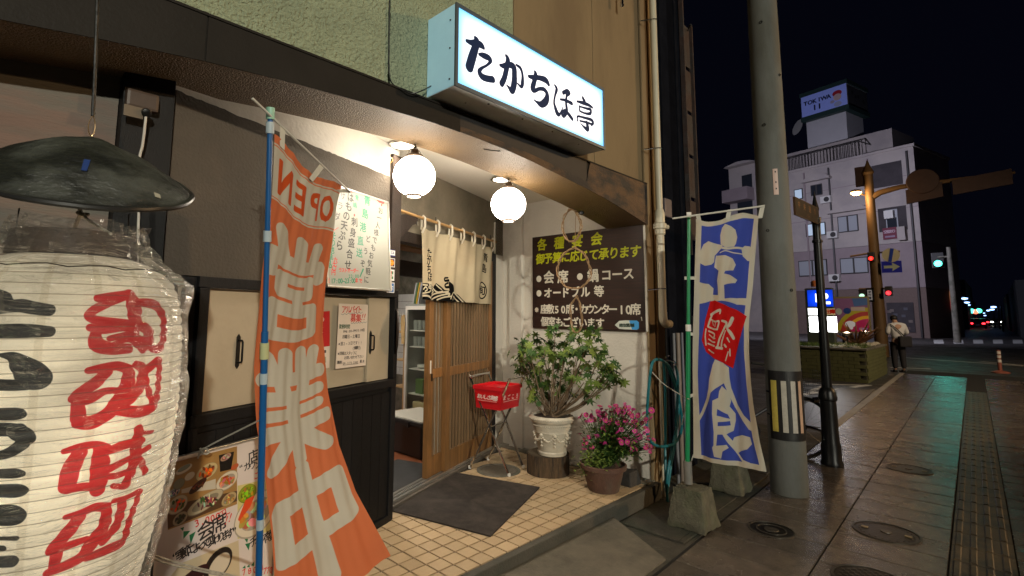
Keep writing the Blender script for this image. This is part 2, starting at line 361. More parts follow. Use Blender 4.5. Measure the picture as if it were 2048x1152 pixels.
M_soffit = mat("brown_soffit", (.17, .1, .037), .34, var=.5, vscale=95, bump=4, bscale=130, spec=.7, col2=(.12, .065, .03), cscale=1.4, cthr=(.5, .75))
M_fascia = mat("dark_fascia", (.022, .019, .016), .6, spec=.15, var=.25, vscale=3, bump=.4, bscale=80)
M_rust = mat("rusty_fascia", (.12, .068, .036), .65, var=.45, vscale=7, bump=1.5, bscale=60, col2=(.035, .03, .028), cscale=4.5, cthr=(.46, .58), stretch=(.7, 1, 1.6))
M_black = mat("black_wood", (.008, .008, .009), .5, spec=.22, var=.4, vscale=6, bump=.5, bscale=120, stretch=(6, 6, .7), orand=.3)
M_darkwood = mat("dark_brown_wood", (.03, .019, .014), .5, spec=.3, var=.4, vscale=5, bump=.6, bscale=90, stretch=(5, 5, .7))
M_panel = mat("cream_board", (.42, .35, .25), .6, var=.1, vscale=2.4, bump=.15, bscale=60, col2=(.34, .28, .2), cscale=2.3, cthr=(.5, .8))
M_iron = mat("iron_black", (.03, .03, .03), .4, .8, var=.3, bump=.4)
M_steel = mat("aluminium", (.62, .62, .6), .32, .9, var=.1, bump=.2)
M_chrome = mat("chrome", (.75, .74, .72), .15, 1, var=.1)
M_slat = mat("slat_wood", (.21, .13, .066), .55, var=.3, vscale=4, bump=.4, bscale=80, stretch=(7, 7, .6), orand=.15)
M_doorwood = mat("door_wood", (.27, .13, .042), .45, var=.35, vscale=4, bump=.5, bscale=80, stretch=(7, 7, .6), orand=.12, col2=(.17, .08, .028), cscale=2.2)
M_conc = mat("concrete", (.19, .175, .145), .8, var=.35, vscale=5, bump=1.4, bscale=60, col2=(.1, .1, .075), cscale=3)

shop = thing("shop_building", "beige rendered restaurant building with an arched brown canopy beam and slanted entrance recess", "building", (2, 3, 0))
# upper wall panels between joints
xs = [-4.0, hy(778, 120, 2.18).x, hy(1027, 120, 2.18).x, hy(1187, 200, 2.18).x, 4.335]
for i in range(4):
    mb = MB().b2((xs[i]+.004, 2.18, 2.735), (xs[i+1]-.004, 2.34, 9))
    mb.build("wall_panel", M_stucco if i < 2 else M_stucco2, shop, bevel=.004)
MB().b2((-4, 2.35, 2.77), (4.6, 2.42, 9)).build("backing_wall", M_fascia, shop)
# right end wall (its inner face closes the recess, its street face is the corner)
MB().b2((4.352, 2.185, 0.0), (4.62, 7.4, 9)).build("end_wall", M_cream, shop)
MB().b2((4.34, 2.165, .02), (4.47, 2.184, 9)).build("corner_trim", M_stucco2, shop, bevel=.004)
MB().b2((4.474, 2.15, .02), (4.63, 2.184, 9)).build("corner_pillar", mat("corner_orange_lit", (.3, .18, .07), .7, var=.15, vscale=2, bump=.5, bscale=50), shop, bevel=.006)  # street lamp's orange light put into the pillar colour
MB().b2((4.305, 3.6, .12), (4.351, 3.78, 2.755)).build("pilaster", M_cream, shop, bevel=.006)
# arched beam
AR = [(-4, 1.75), (-3, 1.98), (-2, 2.18), (-1, 2.345), (0, 2.463), (.3, 2.508), (.6, 2.545), (1.0, 2.58), (1.4, 2.603), (1.8, 2.619), (2.1, 2.617), (2.4, 2.606), (2.7, 2.583), (3.0, 2.553), (3.3, 2.522), (3.6, 2.487), (4.0, 2.42), (4.2, 2.385), (4.335, 2.36)]
def arch(x):
    for (a, za), (b, zb) in zip(AR, AR[1:]):
        if x <= b: t = (x-a)/(b-a); return za+(zb-za)*t
    return AR[-1][1]
mb = MB(); N_ = 90; xx = [-4+8.335*i/N_ for i in range(N_+1)]
for i in range(N_):
    a, b = xx[i], xx[i+1]; mb.k = 0
    mb.quad((a, 2.15, arch(a)), (b, 2.15, arch(b)), (b, 2.55, arch(b)), (a, 2.55, arch(a)))
    mb.k = 1; mb.quad((a, 2.15, arch(a)), (a, 2.15, 2.73), (b, 2.15, 2.73), (b, 2.15, arch(b)))
    mb.k = 0; mb.quad((a, 2.55, arch(a)), (b, 2.55, arch(b)), (b, 2.55, 2.80), (a, 2.55, 2.80))
    mb.k = 1; mb.quad((a, 2.15, 2.73), (a, 2.3, 2.735), (b, 2.3, 2.735), (b, 2.15, 2.73))
mb.build("arched_beam", [M_soffit, M_fascia], shop)
# thin face plates of the fascia: dark ones, rusty ones to the right and along its lower edge
for x0, x1, m_ in ((-3.9, .598, M_fascia), (.604, 2.0, M_fascia)):
    mb = MB(); n = 24; P = [(x0+(x1-x0)*i/n) for i in range(n+1)]
    pts = [(x, 2.143, arch(x)-.004) for x in P]+[(x, 2.143, 2.734) for x in reversed(P)]
    mb.extr(pts, (0, .006, 0)); mb.build("fascia_plate", m_, shop)
def bandtop(x): return arch(x)+.03+max(0, (x-2.0))*.02
P = [2.0+(3.35-2.0)*i/20 for i in range(21)]
MB().extr([(x, 2.1435, bandtop(x)) for x in P]+[(x, 2.1435, 2.734) for x in reversed(P)], (0, .006, 0)).build("fascia_plate", mat("bare_fascia", (.02, .02, .022), .6, var=.3), shop)
P = [2.0+(4.335-2.0)*i/40 for i in range(41)]
MB().extr([(x, 2.14, arch(x)-.005) for x in P]+[(x, 2.14, (bandtop(x) if x < 3.35 else 2.736)) for x in reversed(P)], (0, .0034, 0)).build("fascia_plate", M_rust, shop)
MB().b2((-3.9, 2.137, 2.731), (4.335, 2.16, 2.742)).build("fascia_trim", M_fascia, shop)
# dry creeper root hanging in the peeled soffit
# ceiling of the recess
MB().prism([(-.6, 2.552), (4.351, 2.552), (4.351, 4.0), (.3, 4.0)], 2.762, 2.80).build("recess_ceiling", M_ceil, shop)
# left wall and black column
MB().b2((-4, 2.5, .0), (.385, 2.7, 2.56)).build("left_wall", M_pink, shop)
MB().b2((.388, 2.43, .13), (.575, 2.62, 2.553)).build("corner_column", M_black, shop, bevel=.004)
MB().prism([(.577, 2.474), W(-1.55, .0, 0)[:2], W(-1.55, -.2, 0)[:2], (.56, 2.66)], .13, 1.7).build("black_wall", M_black, shop)
# slanted wall: grey plaster with a wavy upper edge, cream above
def wavy(s): return 2.52+.006*noise.noise(Vector((s*9, 0, 0)))+.004*noise.noise(Vector((s*40, 3, 0)))
n = 70; S_ = [-1.71+1.7*i/n for i in range(n+1)]
MB().extr([W(-1.71, 0, 1.705), W(0, 0, 1.705)]+[W(s, 0, wavy(s)) for s in reversed(S_)], NI*.18).build("grey_wall", M_grey, shop)
MB().extr([W(-1.71, -.005, 2.4), W(0, -.005, 2.4), W(0, -.005, 2.762), W(-1.71, -.005, 2.762)], NI*.175).build("cream_band", M_cream, shop)
wb(MB(), -.11, .004, -.18, .022, 1.72, 2.69).build("entrance_post", M_darkwood, shop, bevel=.004)
# black boarding below the service hatch
mb = wb(MB(), -1.55, 0.0, -.19, -.012, .13, 1.07); mb.build("boarding_back", M_black, shop)
sL = -1.55; npl = 15
for i in range(npl):
    a = sL+.05+(1.45/npl)*i; wb(MB(), a+.002, a+1.45/npl-.002, -.012, .0, .18, 1.0).build("board", M_black, shop)
for a, b in ((sL, sL+.048), (-.048, .0)): wb(MB(), a, b, -.012, .012, .13, 1.03).build("stile", M_black, shop, bevel=.003)
wb(MB(), sL, .003, -.02, .018, 1.032, 1.085).build("cap_rail", M_black, shop, bevel=.004)
wb(MB(), sL+.05, -.05, -.012, .014, .131, .175).build("skirting", M_black, shop)
wb(MB(), .004, .022, -.2, .0, .13, 1.7).build("wall_end", M_black, shop)
# service hatch frame
for nm, a, b, z0, z1 in (("frame_rail", sL, .0, 1.655, 1.705), ("frame_stile", sL+.005, sL+.055, 1.087, 1.653), ("frame_stile", -.045, .0, 1.087, 1.653)):
    wb(MB(), a, b, -.03, .02, z0, z1).build(nm, M_black, shop, bevel=.003)
MB().hexa([W(-1.5, -.19, 1.087), W(-.03, -.19, 1.087), W(-.03, -.08, 1.087), W(-1.5, -.08, 1.087), W(-1.5, -.19, 1.65), W(-.03, -.19, 1.65), W(-.03, -.08, 1.65), W(-1.5, -.08, 1.65)]).build("hatch_backing", M_black, shop)
# upper grey wall over the door and the wall beside it
D0 = -.167
wb(MB(), -.0, 2.3, D0-.12, D0, 2.2, 2.765).build("grey_wall", M_grey_lit, shop)
wb(MB(), -.02, 2.08, D0-.1, D0+.012, 2.11, 2.2).build("lintel", M_darkwood, shop, bevel=.004)
wb(MB(), 2.075, 2.31, D0-.12, D0, .13, 2.765).build("door_side_wall", M_cream, shop)
wb(MB(), 1.965, 2.075, D0-.1, D0+.02, .135, 2.2).build("door_jamb", M_black, shop, bevel=.004)
wb(MB(), 2.05, 2.062, D0+.001, D0+.02, 2.2, 2.55).build("conduit", M_cream, shop)
for k in range(3): wb(MB(), .024, 1.96, D0-.07+.045*k, D0-.045+.045*k, .155, .168+.003*k).build("track_rail", M_steel, shop, bevel=.002)
wb(MB(), .02, 1.98, D0-.1, D0+.075, .125, .153).build("threshold", mat("sill_stone", (.12, .1, .08), .6, var=.3, bump=.5), shop)
# downlights recessed at the beam edge
for (u, v) in ((806, 288), (1004, 357)):
    c = hz(u, v, 2.758)
    r = MB().lathe(c, [(.1, -.004), (.103, -.012), (.082, -.014), (.08, .02)], 28, cap=False).build("downlight_ring", M_chrome, shop, smooth=True)
    l_ = MB().lathe(c+Vector((0, 0, -.003)), [(.079, 0), (.001, -.002)], 28, cap=False).build("downlight_lens", glow("downlight", (1, .88, .7), 12), r)
    ld = bpy.data.lights.new("downlight_lamp", "SPOT"); ld.energy = 62; ld.color = (1, .86, .68); ld.spot_size = math.radians(112); ld.spot_blend = .7; ld.shadow_soft_size = .07; lo = bpy.data.objects.new("downlight_lamp", ld); COL.objects.link(lo); lo.location = c-Vector((0, 0, .02))
# interior seen through the open door
M_tilew = mat("white_wall_tile", (.62, .64, .64), .2, var=.04)
inside = [((-.2, 7.3), (4.35, 7.4), "inside_back_wall", M_cream)]
MB().b2((-.2, 7.2, .1), (4.35, 7.3, 2.6)).build("inside_back_wall", M_cream, shop)
MB().prism([W(-.9, -.2, 0)[:2], W(2.3, -.2, 0)[:2], (4.35, 7.2), (1.0, 7.2)], .06, .13).build("inside_floor", mat("red_tile_floor", (.26, .085, .035), .4, var=.25, vscale=9, bump=.3), shop)
MB().prism([W(-.9, -.2, 0)[:2], W(2.3, -.2, 0)[:2], (4.35, 7.2), (1.0, 7.2)], 2.5, 2.56).build("inside_ceiling", M_darkwood, shop)
MB().b2((.9, 3.2, .1), (1.0, 7.2, 2.5)).build("inside_partition", M_cream, shop)
wb(MB(), .0, 2.0, -.9, -.82, 1.92, 2.08).build("inside_beam", M_darkwood, shop)
wb(MB(), .0, 2.0, -.7, -.5, 2.15, 2.2).build("inside_shelf", mat("shelf_wood", (.3, .16, .06), .5, var=.3, stretch=(1, 1, 8)), shop)
# tiles of the inner side wall, each a piece
mb = MB().b2((4.335, 4.6, .13), (4.351, 7.2, 2.5)); mb.build("tile_backing", M_conc, shop)
tm = None
for iy in range(7):
    for iz in range(11):
        y = 5.1+iy*.155; z = .75+iz*.1
        if tm is None: o = MB().box((4.332, y, z), (.006, .15, .095)).build("tile", M_tilew, shop, origin=(4.332, y, z)); tm = o
        else: o = tm.copy(); COL.objects.link(o); o.location = Vector((4.332, y, z))-wl(shop)
# ------------------------------------------------------------------ ground
M_asph = mat("asphalt", (.05, .048, .046), .5, var=.35, vscale=14, bump=1.5, bscale=240, rvar=.15, col2=(.07, .065, .06), cscale=.8)
MB().quad((-60, -300, -.03), (900, -300, -.03), (900, 300, -.03), (-60, 300, -.03)).build("ground", M_asph, kind="structure")
B1 = math.radians(1.18); SX = Vector((math.cos(B1), math.sin(B1), 0)); SY = Vector((-math.sin(B1), math.cos(B1), 0)); S0 = Vector((4.955, .926, 0))
def sp(i, j, z=0): return S0+SX*i+SY*j+Vector((0, 0, z))
M_slab = mat("wet_pavement", (.12, .096, .074), .23, var=.4, vscale=9, bump=.55, bscale=130, spec=.55, rvar=.12, orand=.16, col2=(.075, .062, .052), cscale=1.3, cthr=(.42, .7))
pav = MB().hexa([sp(-8, -3.2, -.02), sp(15, -3.2, -.02), sp(15, .67, -.02), sp(-8, .67, -.02), sp(-8, -3.2, -.008), sp(15, -3.2, -.008), sp(15, .67, -.008), sp(-8, .67, -.008)]).build("pavement", mat("joint_sand", (.012, .011, .01), .9, var=.3), kind="structure")
P_ = .634
cols = [(0, .65), (-.60, 0), (-1.54, -.91), (-2.18, -1.55), (-2.82, -2.19)]
for (j0, j1) in cols:
    for i in range(-12, 43):
        g = .004; a, b = i*P_/2+g*1.6, (i+1)*P_/2-g*1.6; h = random.uniform(-.0012, .0012)
        mb = MB().hexa([sp(a, j0+g, -.007), sp(b, j0+g, -.007), sp(b, j1-g, -.007), sp(a, j1-g, -.007), sp(a+.003, j0+g+.003, h), sp(b-.003, j0+g+.003, h+random.uniform(-.001, .001)), sp(b-.003, j1-g-.003, h), sp(a+.003, j1-g-.003, h)])
        mb.build("paving_slab", M_slab, pav)
M_tact = mat("tactile_block", (.1, .07, .036), .42, var=.4, vscale=20, bump=.8, bscale=120, orand=.12, col2=(.035, .03, .022), cscale=4)
for i in range(-12, 34):
    a = i*.302; mb = MB().hexa([sp(a+.003, -.908, -.006), sp(a+.299, -.908, -.006), sp(a+.299, -.607, -.006), sp(a+.003, -.607, -.006), sp(a+.003, -.908, .0), sp(a+.299, -.908, .0), sp(a+.299, -.607, .0), sp(a+.003, -.607, .0)])
    for k in range(4):
        y = -.87+k*.075; mb.hexa([sp(a+.015, y-.012, .0), sp(a+.287, y-.012, .0), sp(a+.287, y+.024, .0), sp(a+.015, y+.024, .0), sp(a+.02, y-.006, .006), sp(a+.282, y-.006, .006), sp(a+.282, y+.018, .006), sp(a+.02, y+.018, .006)])
    mb.build("tactile_block", M_tact, pav)
# kerb stones at the parking side and at the road side
M_kerb = mat("kerb_stone", (.3, .28, .25), .6, var=.25, bump=.8, orand=.1)
kerb = MB().hexa([sp(3.5, .655, -.02), sp(14, .655, -.02), sp(14, .72, -.02), sp(3.5, .72, -.02), sp(3.5, .655, -.006), sp(14, .655, -.006), sp(14, .72, -.006), sp(3.5, .72, -.006)]).build("kerb", M_conc, kind="structure")
for i in range(17):
    a = 3.5+i*.6; MB().hexa([sp(a+.004, .654, -.005), sp(a+.596, .654, -.005), sp(a+.596, .75, -.005), sp(a+.004, .75, -.005), sp(a+.004, .654, .008), sp(a+.596, .654, .008), sp(a+.596, .75, .008), sp(a+.004, .75, .008)]).build("kerb_stone", M_kerb, kerb)
# dark strip before the shops
M_grit = mat("grimy_concrete", (.06, .053, .04), .7, var=.5, vscale=9, bump=2, bscale=90, col2=(.045, .048, .032), cscale=3.5, rvar=.2)
fs = MB().hexa([sp(-8, .672, -.02), sp(3.4, .672, -.02), (8.3, 2.6, -.02), (-4, 2.4, -.02), sp(-8, .672, -.006), sp(3.4, .672, -.006), (8.3, 2.6, -.006), (-4, 2.4, -.006)]).build("frontage_strip", M_grit, kind="structure")
for (x0, x1, y0, y1) in ((3.62, 4.3, 1.64, 2.08), (4.32, 4.95, 1.66, 2.1), (4.97, 5.7, 1.66, 2.12), (5.72, 6.5, 1.68, 2.3), (3.62, 4.2, 1.6, 1.636), (6.52, 7.4, 1.7, 2.3)):
    MB().b2((x0, y0, -.005), (x1, y1, .004+random.uniform(0, .006))).build("concrete_slab", M_grit, fs, bevel=.003)
ramp = MB().hexa([(1.3, 1.56, -.015), (3.32, 1.585, -.015), (3.585, 2.14, -.015), (1.3, 2.12, -.015), (1.3, 1.56, .004), (3.32, 1.585, .004), (3.585, 2.14, .06), (1.3, 2.12, .075)]).build("concrete_ramp", mat("ramp_concrete", (.14, .122, .092), .75, var=.35, vscale=4, bump=1.1, bscale=90, col2=(.085, .078, .058), cscale=2.2), kind="structure", bevel=.006)
# entrance platform and its tiles
plat = MB().prism([(-1, 2.152), (4.35, 2.152), (4.35, 3.95), (2.1, 3.25), (-1, 2.6)], -.02, .1205).build("entrance_platform", mat("grout", (.035, .027, .02), .9, var=.3), kind="structure")
MB().b2((-1, 2.098, -.02), (4.36, 2.151, .128)).build("nosing", mat("dark_nosing", (.085, .078, .062), .8, var=.4, vscale=8, bump=1.2, bscale=70, col2=(.05, .05, .04), cscale=4), plat, bevel=.008)
M_tile = mat("beige_tile", (.53, .39, .235), .45, var=.16, vscale=5, bump=.6, bscale=160, orand=.1, col2=(.36, .27, .16), cscale=2.5, cthr=(.5, .75))
tm = None; px_, py_ = .1125, .1095
for i in range(-11, 19):
    for j in range(18):
        x, y = 2.099+px_*(i+.5), 2.151+py_*(j+.5)
        q = Vector((x, y, 0))-Vector((2.21, 3.02, 0)); s_, o_ = q.dot(DW), -q.dot(NI)
        lim = -.03 if s_ < 0 else D0+.09
        if o_ < lim or x > 4.19 or x < 1.0: continue
        if tm is None: tm = o = MB().box((x, y, .1245), (px_-.012, py_-.012, .011)).build("tile", M_tile, plat, bevel=.0015, origin=(x, y, .1245))
        else: o = tm.copy(); COL.objects.link(o)
        o.location = (x, y, .1245+random.uniform(-.0007, .0007)); o.rotation_euler = (random.uniform(-.002, .002), random.uniform(-.002, .002), random.uniform(-.006, .006))
MB().b2((4.195, 2.152, .1205), (4.351, 3.9, .134)).build("floor_margin", M_conc, plat)
# manholes and covers in the pavement
def manhole(c, r, label, pat):
    c = Vector((c[0], c[1], .0015)); t = thing("manhole_cover", label, "manhole cover", c, "iron covers let into the pavement")
    MI = mat("cast_iron", (.02, .017, .015), .38, .6, var=.4, vscale=20, bump=.6); MR = mat("iron_ring", (.09, .08, .065), .4, .5, var=.3)
    MB().lathe(c, [(r, -.004), (r, .004), (r*.93, .005), (r*.93, -.004)], 40, cap=False).build("ring", MR, t, smooth=True)
    MB().lathe(c, [(r*.915, -.006), (r*.915, .001), (.001, .001)], 40, cap=False).build("cover", MI, t)
    mb = MB()
    if pat == 'grid':
        k = 7
        for a in range(-k, k+1):
            for b in range(-k, k+1):
                x, y = a*r*.125, b*r*.125
                if math.hypot(x, y) < r*.85 and (a+b) % 2 == 0: mb.box(c+Vector((x, y, .003)), (r*.09, r*.09, .004))
        mb.build("raised_pattern", MR, t)
    elif pat == 'ring':
        mb.lathe(c, [(r*.66, .001), (r*.66, .005), (r*.6, .005), (r*.6, .001)], 36, cap=False); mb.build("raised_pattern", MR, t)
        MB().lathe(c, [(r*.32, .001), (r*.3, .004), (.001, .004)], 24, cap=False).build("boss", MR, t)
    else:
        MB().lathe(c, [(r*.17, .001), (r*.16, .006), (.001, .006)], 18, cap=False).build("boss", MR, t)
        for sgn in (-1, 1): MB().box(c+SY*(r*.62*sgn)+Vector((0, 0, .004)), (r*.16, r*.2, .005)).build("lifting_plate", mat("worn_brass", (.3, .25, .13), .35, .6, var=.3), t)
        for k in range(24):
            a = k*math.tau/24; mb.box(c+Vector((math.cos(a)*r*.78, math.sin(a)*r*.78, .0025)), (r*.05, r*.05, .003))
        mb.build("raised_pattern", MR, t)
manhole((4.32, 1.255), .15, "small round cover with an inner ring set in the nearest paving slab", 'ring')
manhole((4.885, .665), .2, "large oval looking iron cover with two lifting plates beside the tactile strip", 'plates')
manhole((7.03, .73), .19, "distant iron cover level with the black lamp post", 'plates')
manhole((3.94, .62), .2, "chequered iron cover cut by the bottom edge of the photo", 'grid')
# ------------------------------------------------------------------ lit shop sign
def crop(ox, oy, sc):
    return lambda x, y: (ox+x/sc, oy+y/sc)
def marks(bd, cr_, strokes, col, rk):
    """strokes traced in an enlarged view of the photo, put on the board"""
    for st in strokes:
        pts = []
        for p in st:
            a = bd.px(*cr_(p[0], p[1])); r = p[2] if len(p) > 2 else st[0][2]
            pts.append((a[0], a[1], r*rk))
        bd.cv.stroke(pts, col)
t = thing("shop_sign", "long white lit box sign with dark brush lettering above the entrance arch", "sign", (2.52, 2.17, 2.76))
M_box = mat("sign_box_paint", (.76, .8, .8), .4, var=.12, vscale=4, bump=.1, col2=(.5, .52, .5), cscale=3, cthr=(.55, .8))
mb = MB(); X0, X1, Y0, Y1, Z0, Z1 = 1.77, 3.28, 1.945, 2.176, 2.762, 3.232
mb.b2((X0, Y0, Z0), (X1, Y1, Z0+.006)); mb.b2((X0, Y0, Z1-.006), (X1, Y1, Z1)); mb.b2((X0, Y0, Z0+.006), (X0+.006, Y1, Z1-.006)); mb.b2((X1-.006, Y0, Z0+.006), (X1, Y1, Z1-.006)); mb.b2((X0+.006, Y1-.01, Z0+.006), (X1-.006, Y1-.004, Z1-.006))
mb.build("housing", M_box, t)
M_side = mat("glowing_side", (.6, .76, .78), .4, var=.1, vscale=4, emit=(.2, .72, 1.0), estr=.2)  # bluish glow added to the side panels to brighten them
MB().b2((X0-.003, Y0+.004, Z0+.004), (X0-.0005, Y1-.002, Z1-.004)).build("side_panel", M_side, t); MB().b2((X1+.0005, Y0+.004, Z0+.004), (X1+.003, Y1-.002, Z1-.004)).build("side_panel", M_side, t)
M_frame = mat("sign_frame", (.1, .13, .16), .45, .4, var=.1)
for nm, lo, hi in (("frame", (X0-.003, Y0-.01, Z0-.003), (X1+.003, Y0+.002, Z0+.018)), ("frame", (X0-.003, Y0-.01, Z1-.018), (X1+.003, Y0+.002, Z1+.003)), ("frame", (X0-.003, Y0-.01, Z0+.0185), (X0+.016, Y0+.002, Z1-.0185)), ("frame", (X1-.016, Y0-.01, Z0+.0185), (X1+.003, Y0+.002, Z1-.0185))):
    MB().b2(lo, hi).build(nm, M_frame, t)
b = Board((X0+.015, Y0-.004, Z1-.018), (X1-X0-.03, 0, 0), (0, 0, -(Z1-Z0-.036)), 620)
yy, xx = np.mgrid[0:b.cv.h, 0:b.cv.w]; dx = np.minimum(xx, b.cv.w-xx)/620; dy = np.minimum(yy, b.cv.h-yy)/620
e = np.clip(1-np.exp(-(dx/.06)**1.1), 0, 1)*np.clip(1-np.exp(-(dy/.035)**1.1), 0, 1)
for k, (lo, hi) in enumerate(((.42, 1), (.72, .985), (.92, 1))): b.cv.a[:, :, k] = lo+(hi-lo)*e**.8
INK = (.05, .1, .19)
b_c = crop(900, 0, 3.6)
KS = .98
SIGN = [
 [(122, 295, 7), (155, 308, 11), (190, 310, 13), (225, 325, 13), (242, 345, 7)], [(182, 272, 7), (193, 300, 15), (180, 350, 17), (158, 420, 19), (140, 483, 19)],
 [(212, 392, 6), (245, 402, 12), (280, 418, 12), (292, 440, 8), (265, 470, 5), (230, 490, 6), (212, 515, 10), (228, 548, 13), (262, 565, 13), (308, 572, 13)],
 [(362, 470, 6), (385, 475, 10), (420, 466, 12), (458, 482, 15), (464, 540, 15), (462, 600, 16), (447, 652, 14), (425, 632, 7), (408, 612, 3)],
 [(405, 402, 7), (417, 430, 12), (408, 490, 13), (392, 560, 13), (372, 602, 13)], [(478, 468, 5), (508, 492, 8), (522, 540, 7), (522, 595, 10), (513, 625, 7), (488, 602, 4)],
 [(568, 550, 7), (600, 558, 11), (640, 560, 11), (690, 578, 14), (710, 608, 9)], [(612, 518, 7), (617, 540, 12), (606, 590, 13), (595, 638, 14), (612, 652, 9), (642, 640, 8), (678, 645, 10), (700, 680, 12), (692, 725, 17), (658, 752, 14), (625, 735, 6), (606, 720, 3)],
 [(752, 612, 4), (768, 640, 9), (756, 690, 6), (750, 740, 7), (763, 790, 11), (775, 818, 12), (792, 820, 6), (815, 768, 2)],
 [(815, 668, 9), (845, 656, 10), (860, 672, 8), (838, 692, 5)], [(795, 716, 5), (830, 722, 7), (877, 745, 9)], [(840, 680, 7), (836, 740, 8), (840, 800, 10), (818, 835, 9), (805, 815, 7), (830, 797, 8), (860, 830, 10), (880, 856, 9)],
 [(957, 706, 9), (968, 728, 11)], [(915, 730, 5), (960, 742, 9), (1000, 757, 8), (1025, 774, 6)], [(932, 764, 5), (934, 796, 6)], [(935, 767, 4), (985, 782, 6), (1013, 790, 8), (1008, 818, 8), (970, 815, 5), (935, 800, 5)],
 [(918, 868, 5), (920, 838, 5), (968, 848, 6), (1015, 862, 8), (1030, 882, 9), (1018, 902, 5)], [(935, 870, 4), (985, 882, 6), (1025, 896, 5)], [(985, 882, 9), (992, 920, 13), (985, 930, 11), (962, 912, 6), (938, 884, 2)]]
marks(b, b_c, SIGN, INK, KS)
face = b.mesh("lit_face", print_mat("lit_sign_face", b.cv.image("sign_face"), .6, spec=.2, emit=1.22, var=.0), t)
for (u, v) in ((901, 40), (900, 96), (899, 158)): MB().lathe(hx(u, v, X0-.004), [(.006, 0), (.004, -.004), (.001, -.004)], 8, axis=(1, 0, 0)).build("screw", M_iron, t)
for (u, v) in ((931, 205), (977, 208), (1045, 238), (1105, 263), (1157, 288)): MB().lathe(hz(u, v, Z0-.001), [(.006, .001), (.006, -.003), (.001, -.004)], 8).build("screw", M_chrome if u in (931, 1157) else M_iron, t)
tag(MB().tube(cr([hy(779, 0, 2.17), hy(778, 90, 2.17), hy(779, 150, 2.165), hy(786, 168, 2.15), hy(806, 181, 2.13), hy(822, 187, 2.12), hy(842, 182, 2.1), hx(862, 172, 1.767)]), .0035, 6).build("sign_cable", M_iron, None, smooth=True), "thin black cable looping from the upper wall joint to the lit sign", "cable")

# ------------------------------------------------------------------ the two globe lanterns (they light the recess)
def globe(cx_, cy_, cz_, R, label):
    t = thing("globe_lantern", label, "lantern", (cx_, cy_, cz_-R), "white globe lanterns under the arch")
    prof = [(R*math.sin(a)*1.0, -R*.97*math.cos(a)) for a in [math.radians(20+i*(138/26)) for i in range(27)]]
    MB().lathe((cx_, cy_, cz_), prof, 40, cap=False).build("globe", glow("globe_glass", (1, .88, .72), 27), t, smooth=True)
    br = mat("lantern_band", (.1, .07, .05), .4, .2)
    zb = cz_-R*.97*math.cos(math.radians(20)); zt = cz_-R*.97*math.cos(math.radians(158))
    MB().lathe((cx_, cy_, zb), [(R*.36, .004), (R*.39, 0), (R*.39, -.012), (R*.33, -.014), (R*.33, 0)], 32, cap=False).build("bottom_ring", br, t, smooth=True)
    MB().lathe((cx_, cy_, zb-.008), [(R*.32, 0), (.001, -.001)], 32, cap=False).build("bottom_glass", MATS["globe_glass"], t)
    MB().lathe((cx_, cy_, zt), [(R*.4, -.003), (R*.43, .004), (R*.4, .016), (R*.3, .018), (R*.2, .03), (R*.18, .05), (R*.1, .056)], 32).build("top_collar", br, t, smooth=True)
    zs = arch(cx_)+.0
    MB().tube([(cx_-.05, cy_, zt+.01), (cx_-.045, cy_, zt+.045), (cx_, cy_, zt+.075), (cx_+.045, cy_, zt+.045), (cx_+.05, cy_, zt+.01)], .0022, 6).build("wire_bail", M_chrome, t, smooth=True)
    MB().tube([(cx_, cy_, zt+.05), (cx_+.002, cy_, zt+.075), (cx_, cy_, zs+.002)], .005, 8).build("hook", M_iron, t, smooth=True)
globe(1.96, 2.52, 2.408, .133, "left and nearer round white glowing globe lantern hanging from the arch")
globe(2.86, 2.52, 2.368, .131, "right and farther round white glowing globe lantern hanging from the arch")

# ------------------------------------------------------------------ card stickers on the entrance post
stk = thing  # alias
def sticker(px4, painter, label, name="card_sticker", off=.026, res=2600, cat="sticker", group="payment stickers on the entrance post"):
    (u0, v0), (u1, v1) = px4
    s0, z0 = ws(u0, v0, off); s1, z1 = ws(u1, v1, off)
    b = Board(W(s0, off, z0), DW*(s1-s0), (0, 0, z1-z0), res); painter(b.cv)
    mb = MB(); mb.grid(lambda a, c: b.tl+b.ex*a+b.ey*c, 1, 1); o = mb.build(name, print_mat(name+"_print", b.cv.image(name), .35), None, origin=b.tl); tag(o, label, cat, group)
def p_visa(c): c.rect(0, 0, c.w, c.h, (.93, .93, .93)); c.rect(0, c.h*.82, c.w, c.h, (.1, .15, .45)); c.rect(0, 0, c.w, c.h*.1, (.1, .15, .45)); c.run("VISA", (c.w*.2, c.h*.45), (c.w*.8, c.h*.45), c.h*.62, (.08, .1, .4), .02, skew=.2)
def p_mc(c): c.rect(0, 0, c.w, c.h, (.93, .93, .93)); c.rect(c.w*.06, c.h*.08, c.w*.94, c.h*.92, (.12, .12, .3)); c.ell(c.w*.38, c.h*.5, c.w*.26, c.h*.34, (.85, .1, .08)); c.ell(c.w*.64, c.h*.5, c.w*.26, c.h*.34, (.95, .6, .1)); c.run("MasterCard", (c.w*.2, c.h*.5), (c.w*.82, c.h*.5), c.h*.15, (1, 1, 1))
def p_jcb(c):
    c.rect(0, 0, c.w, c.h, (.93, .93, .93))
    for k, col in enumerate(((.05, .2, .55), (.75, .08, .1), (.05, .45, .2))): c.rect(c.w*(.2+.21*k), c.h*.15, c.w*(.39+.21*k), c.h*.85, col); c.char("JCB"[k], c.w*(.295+.21*k), c.h*.5, c.h*.3, (1, 1, 1), .02)
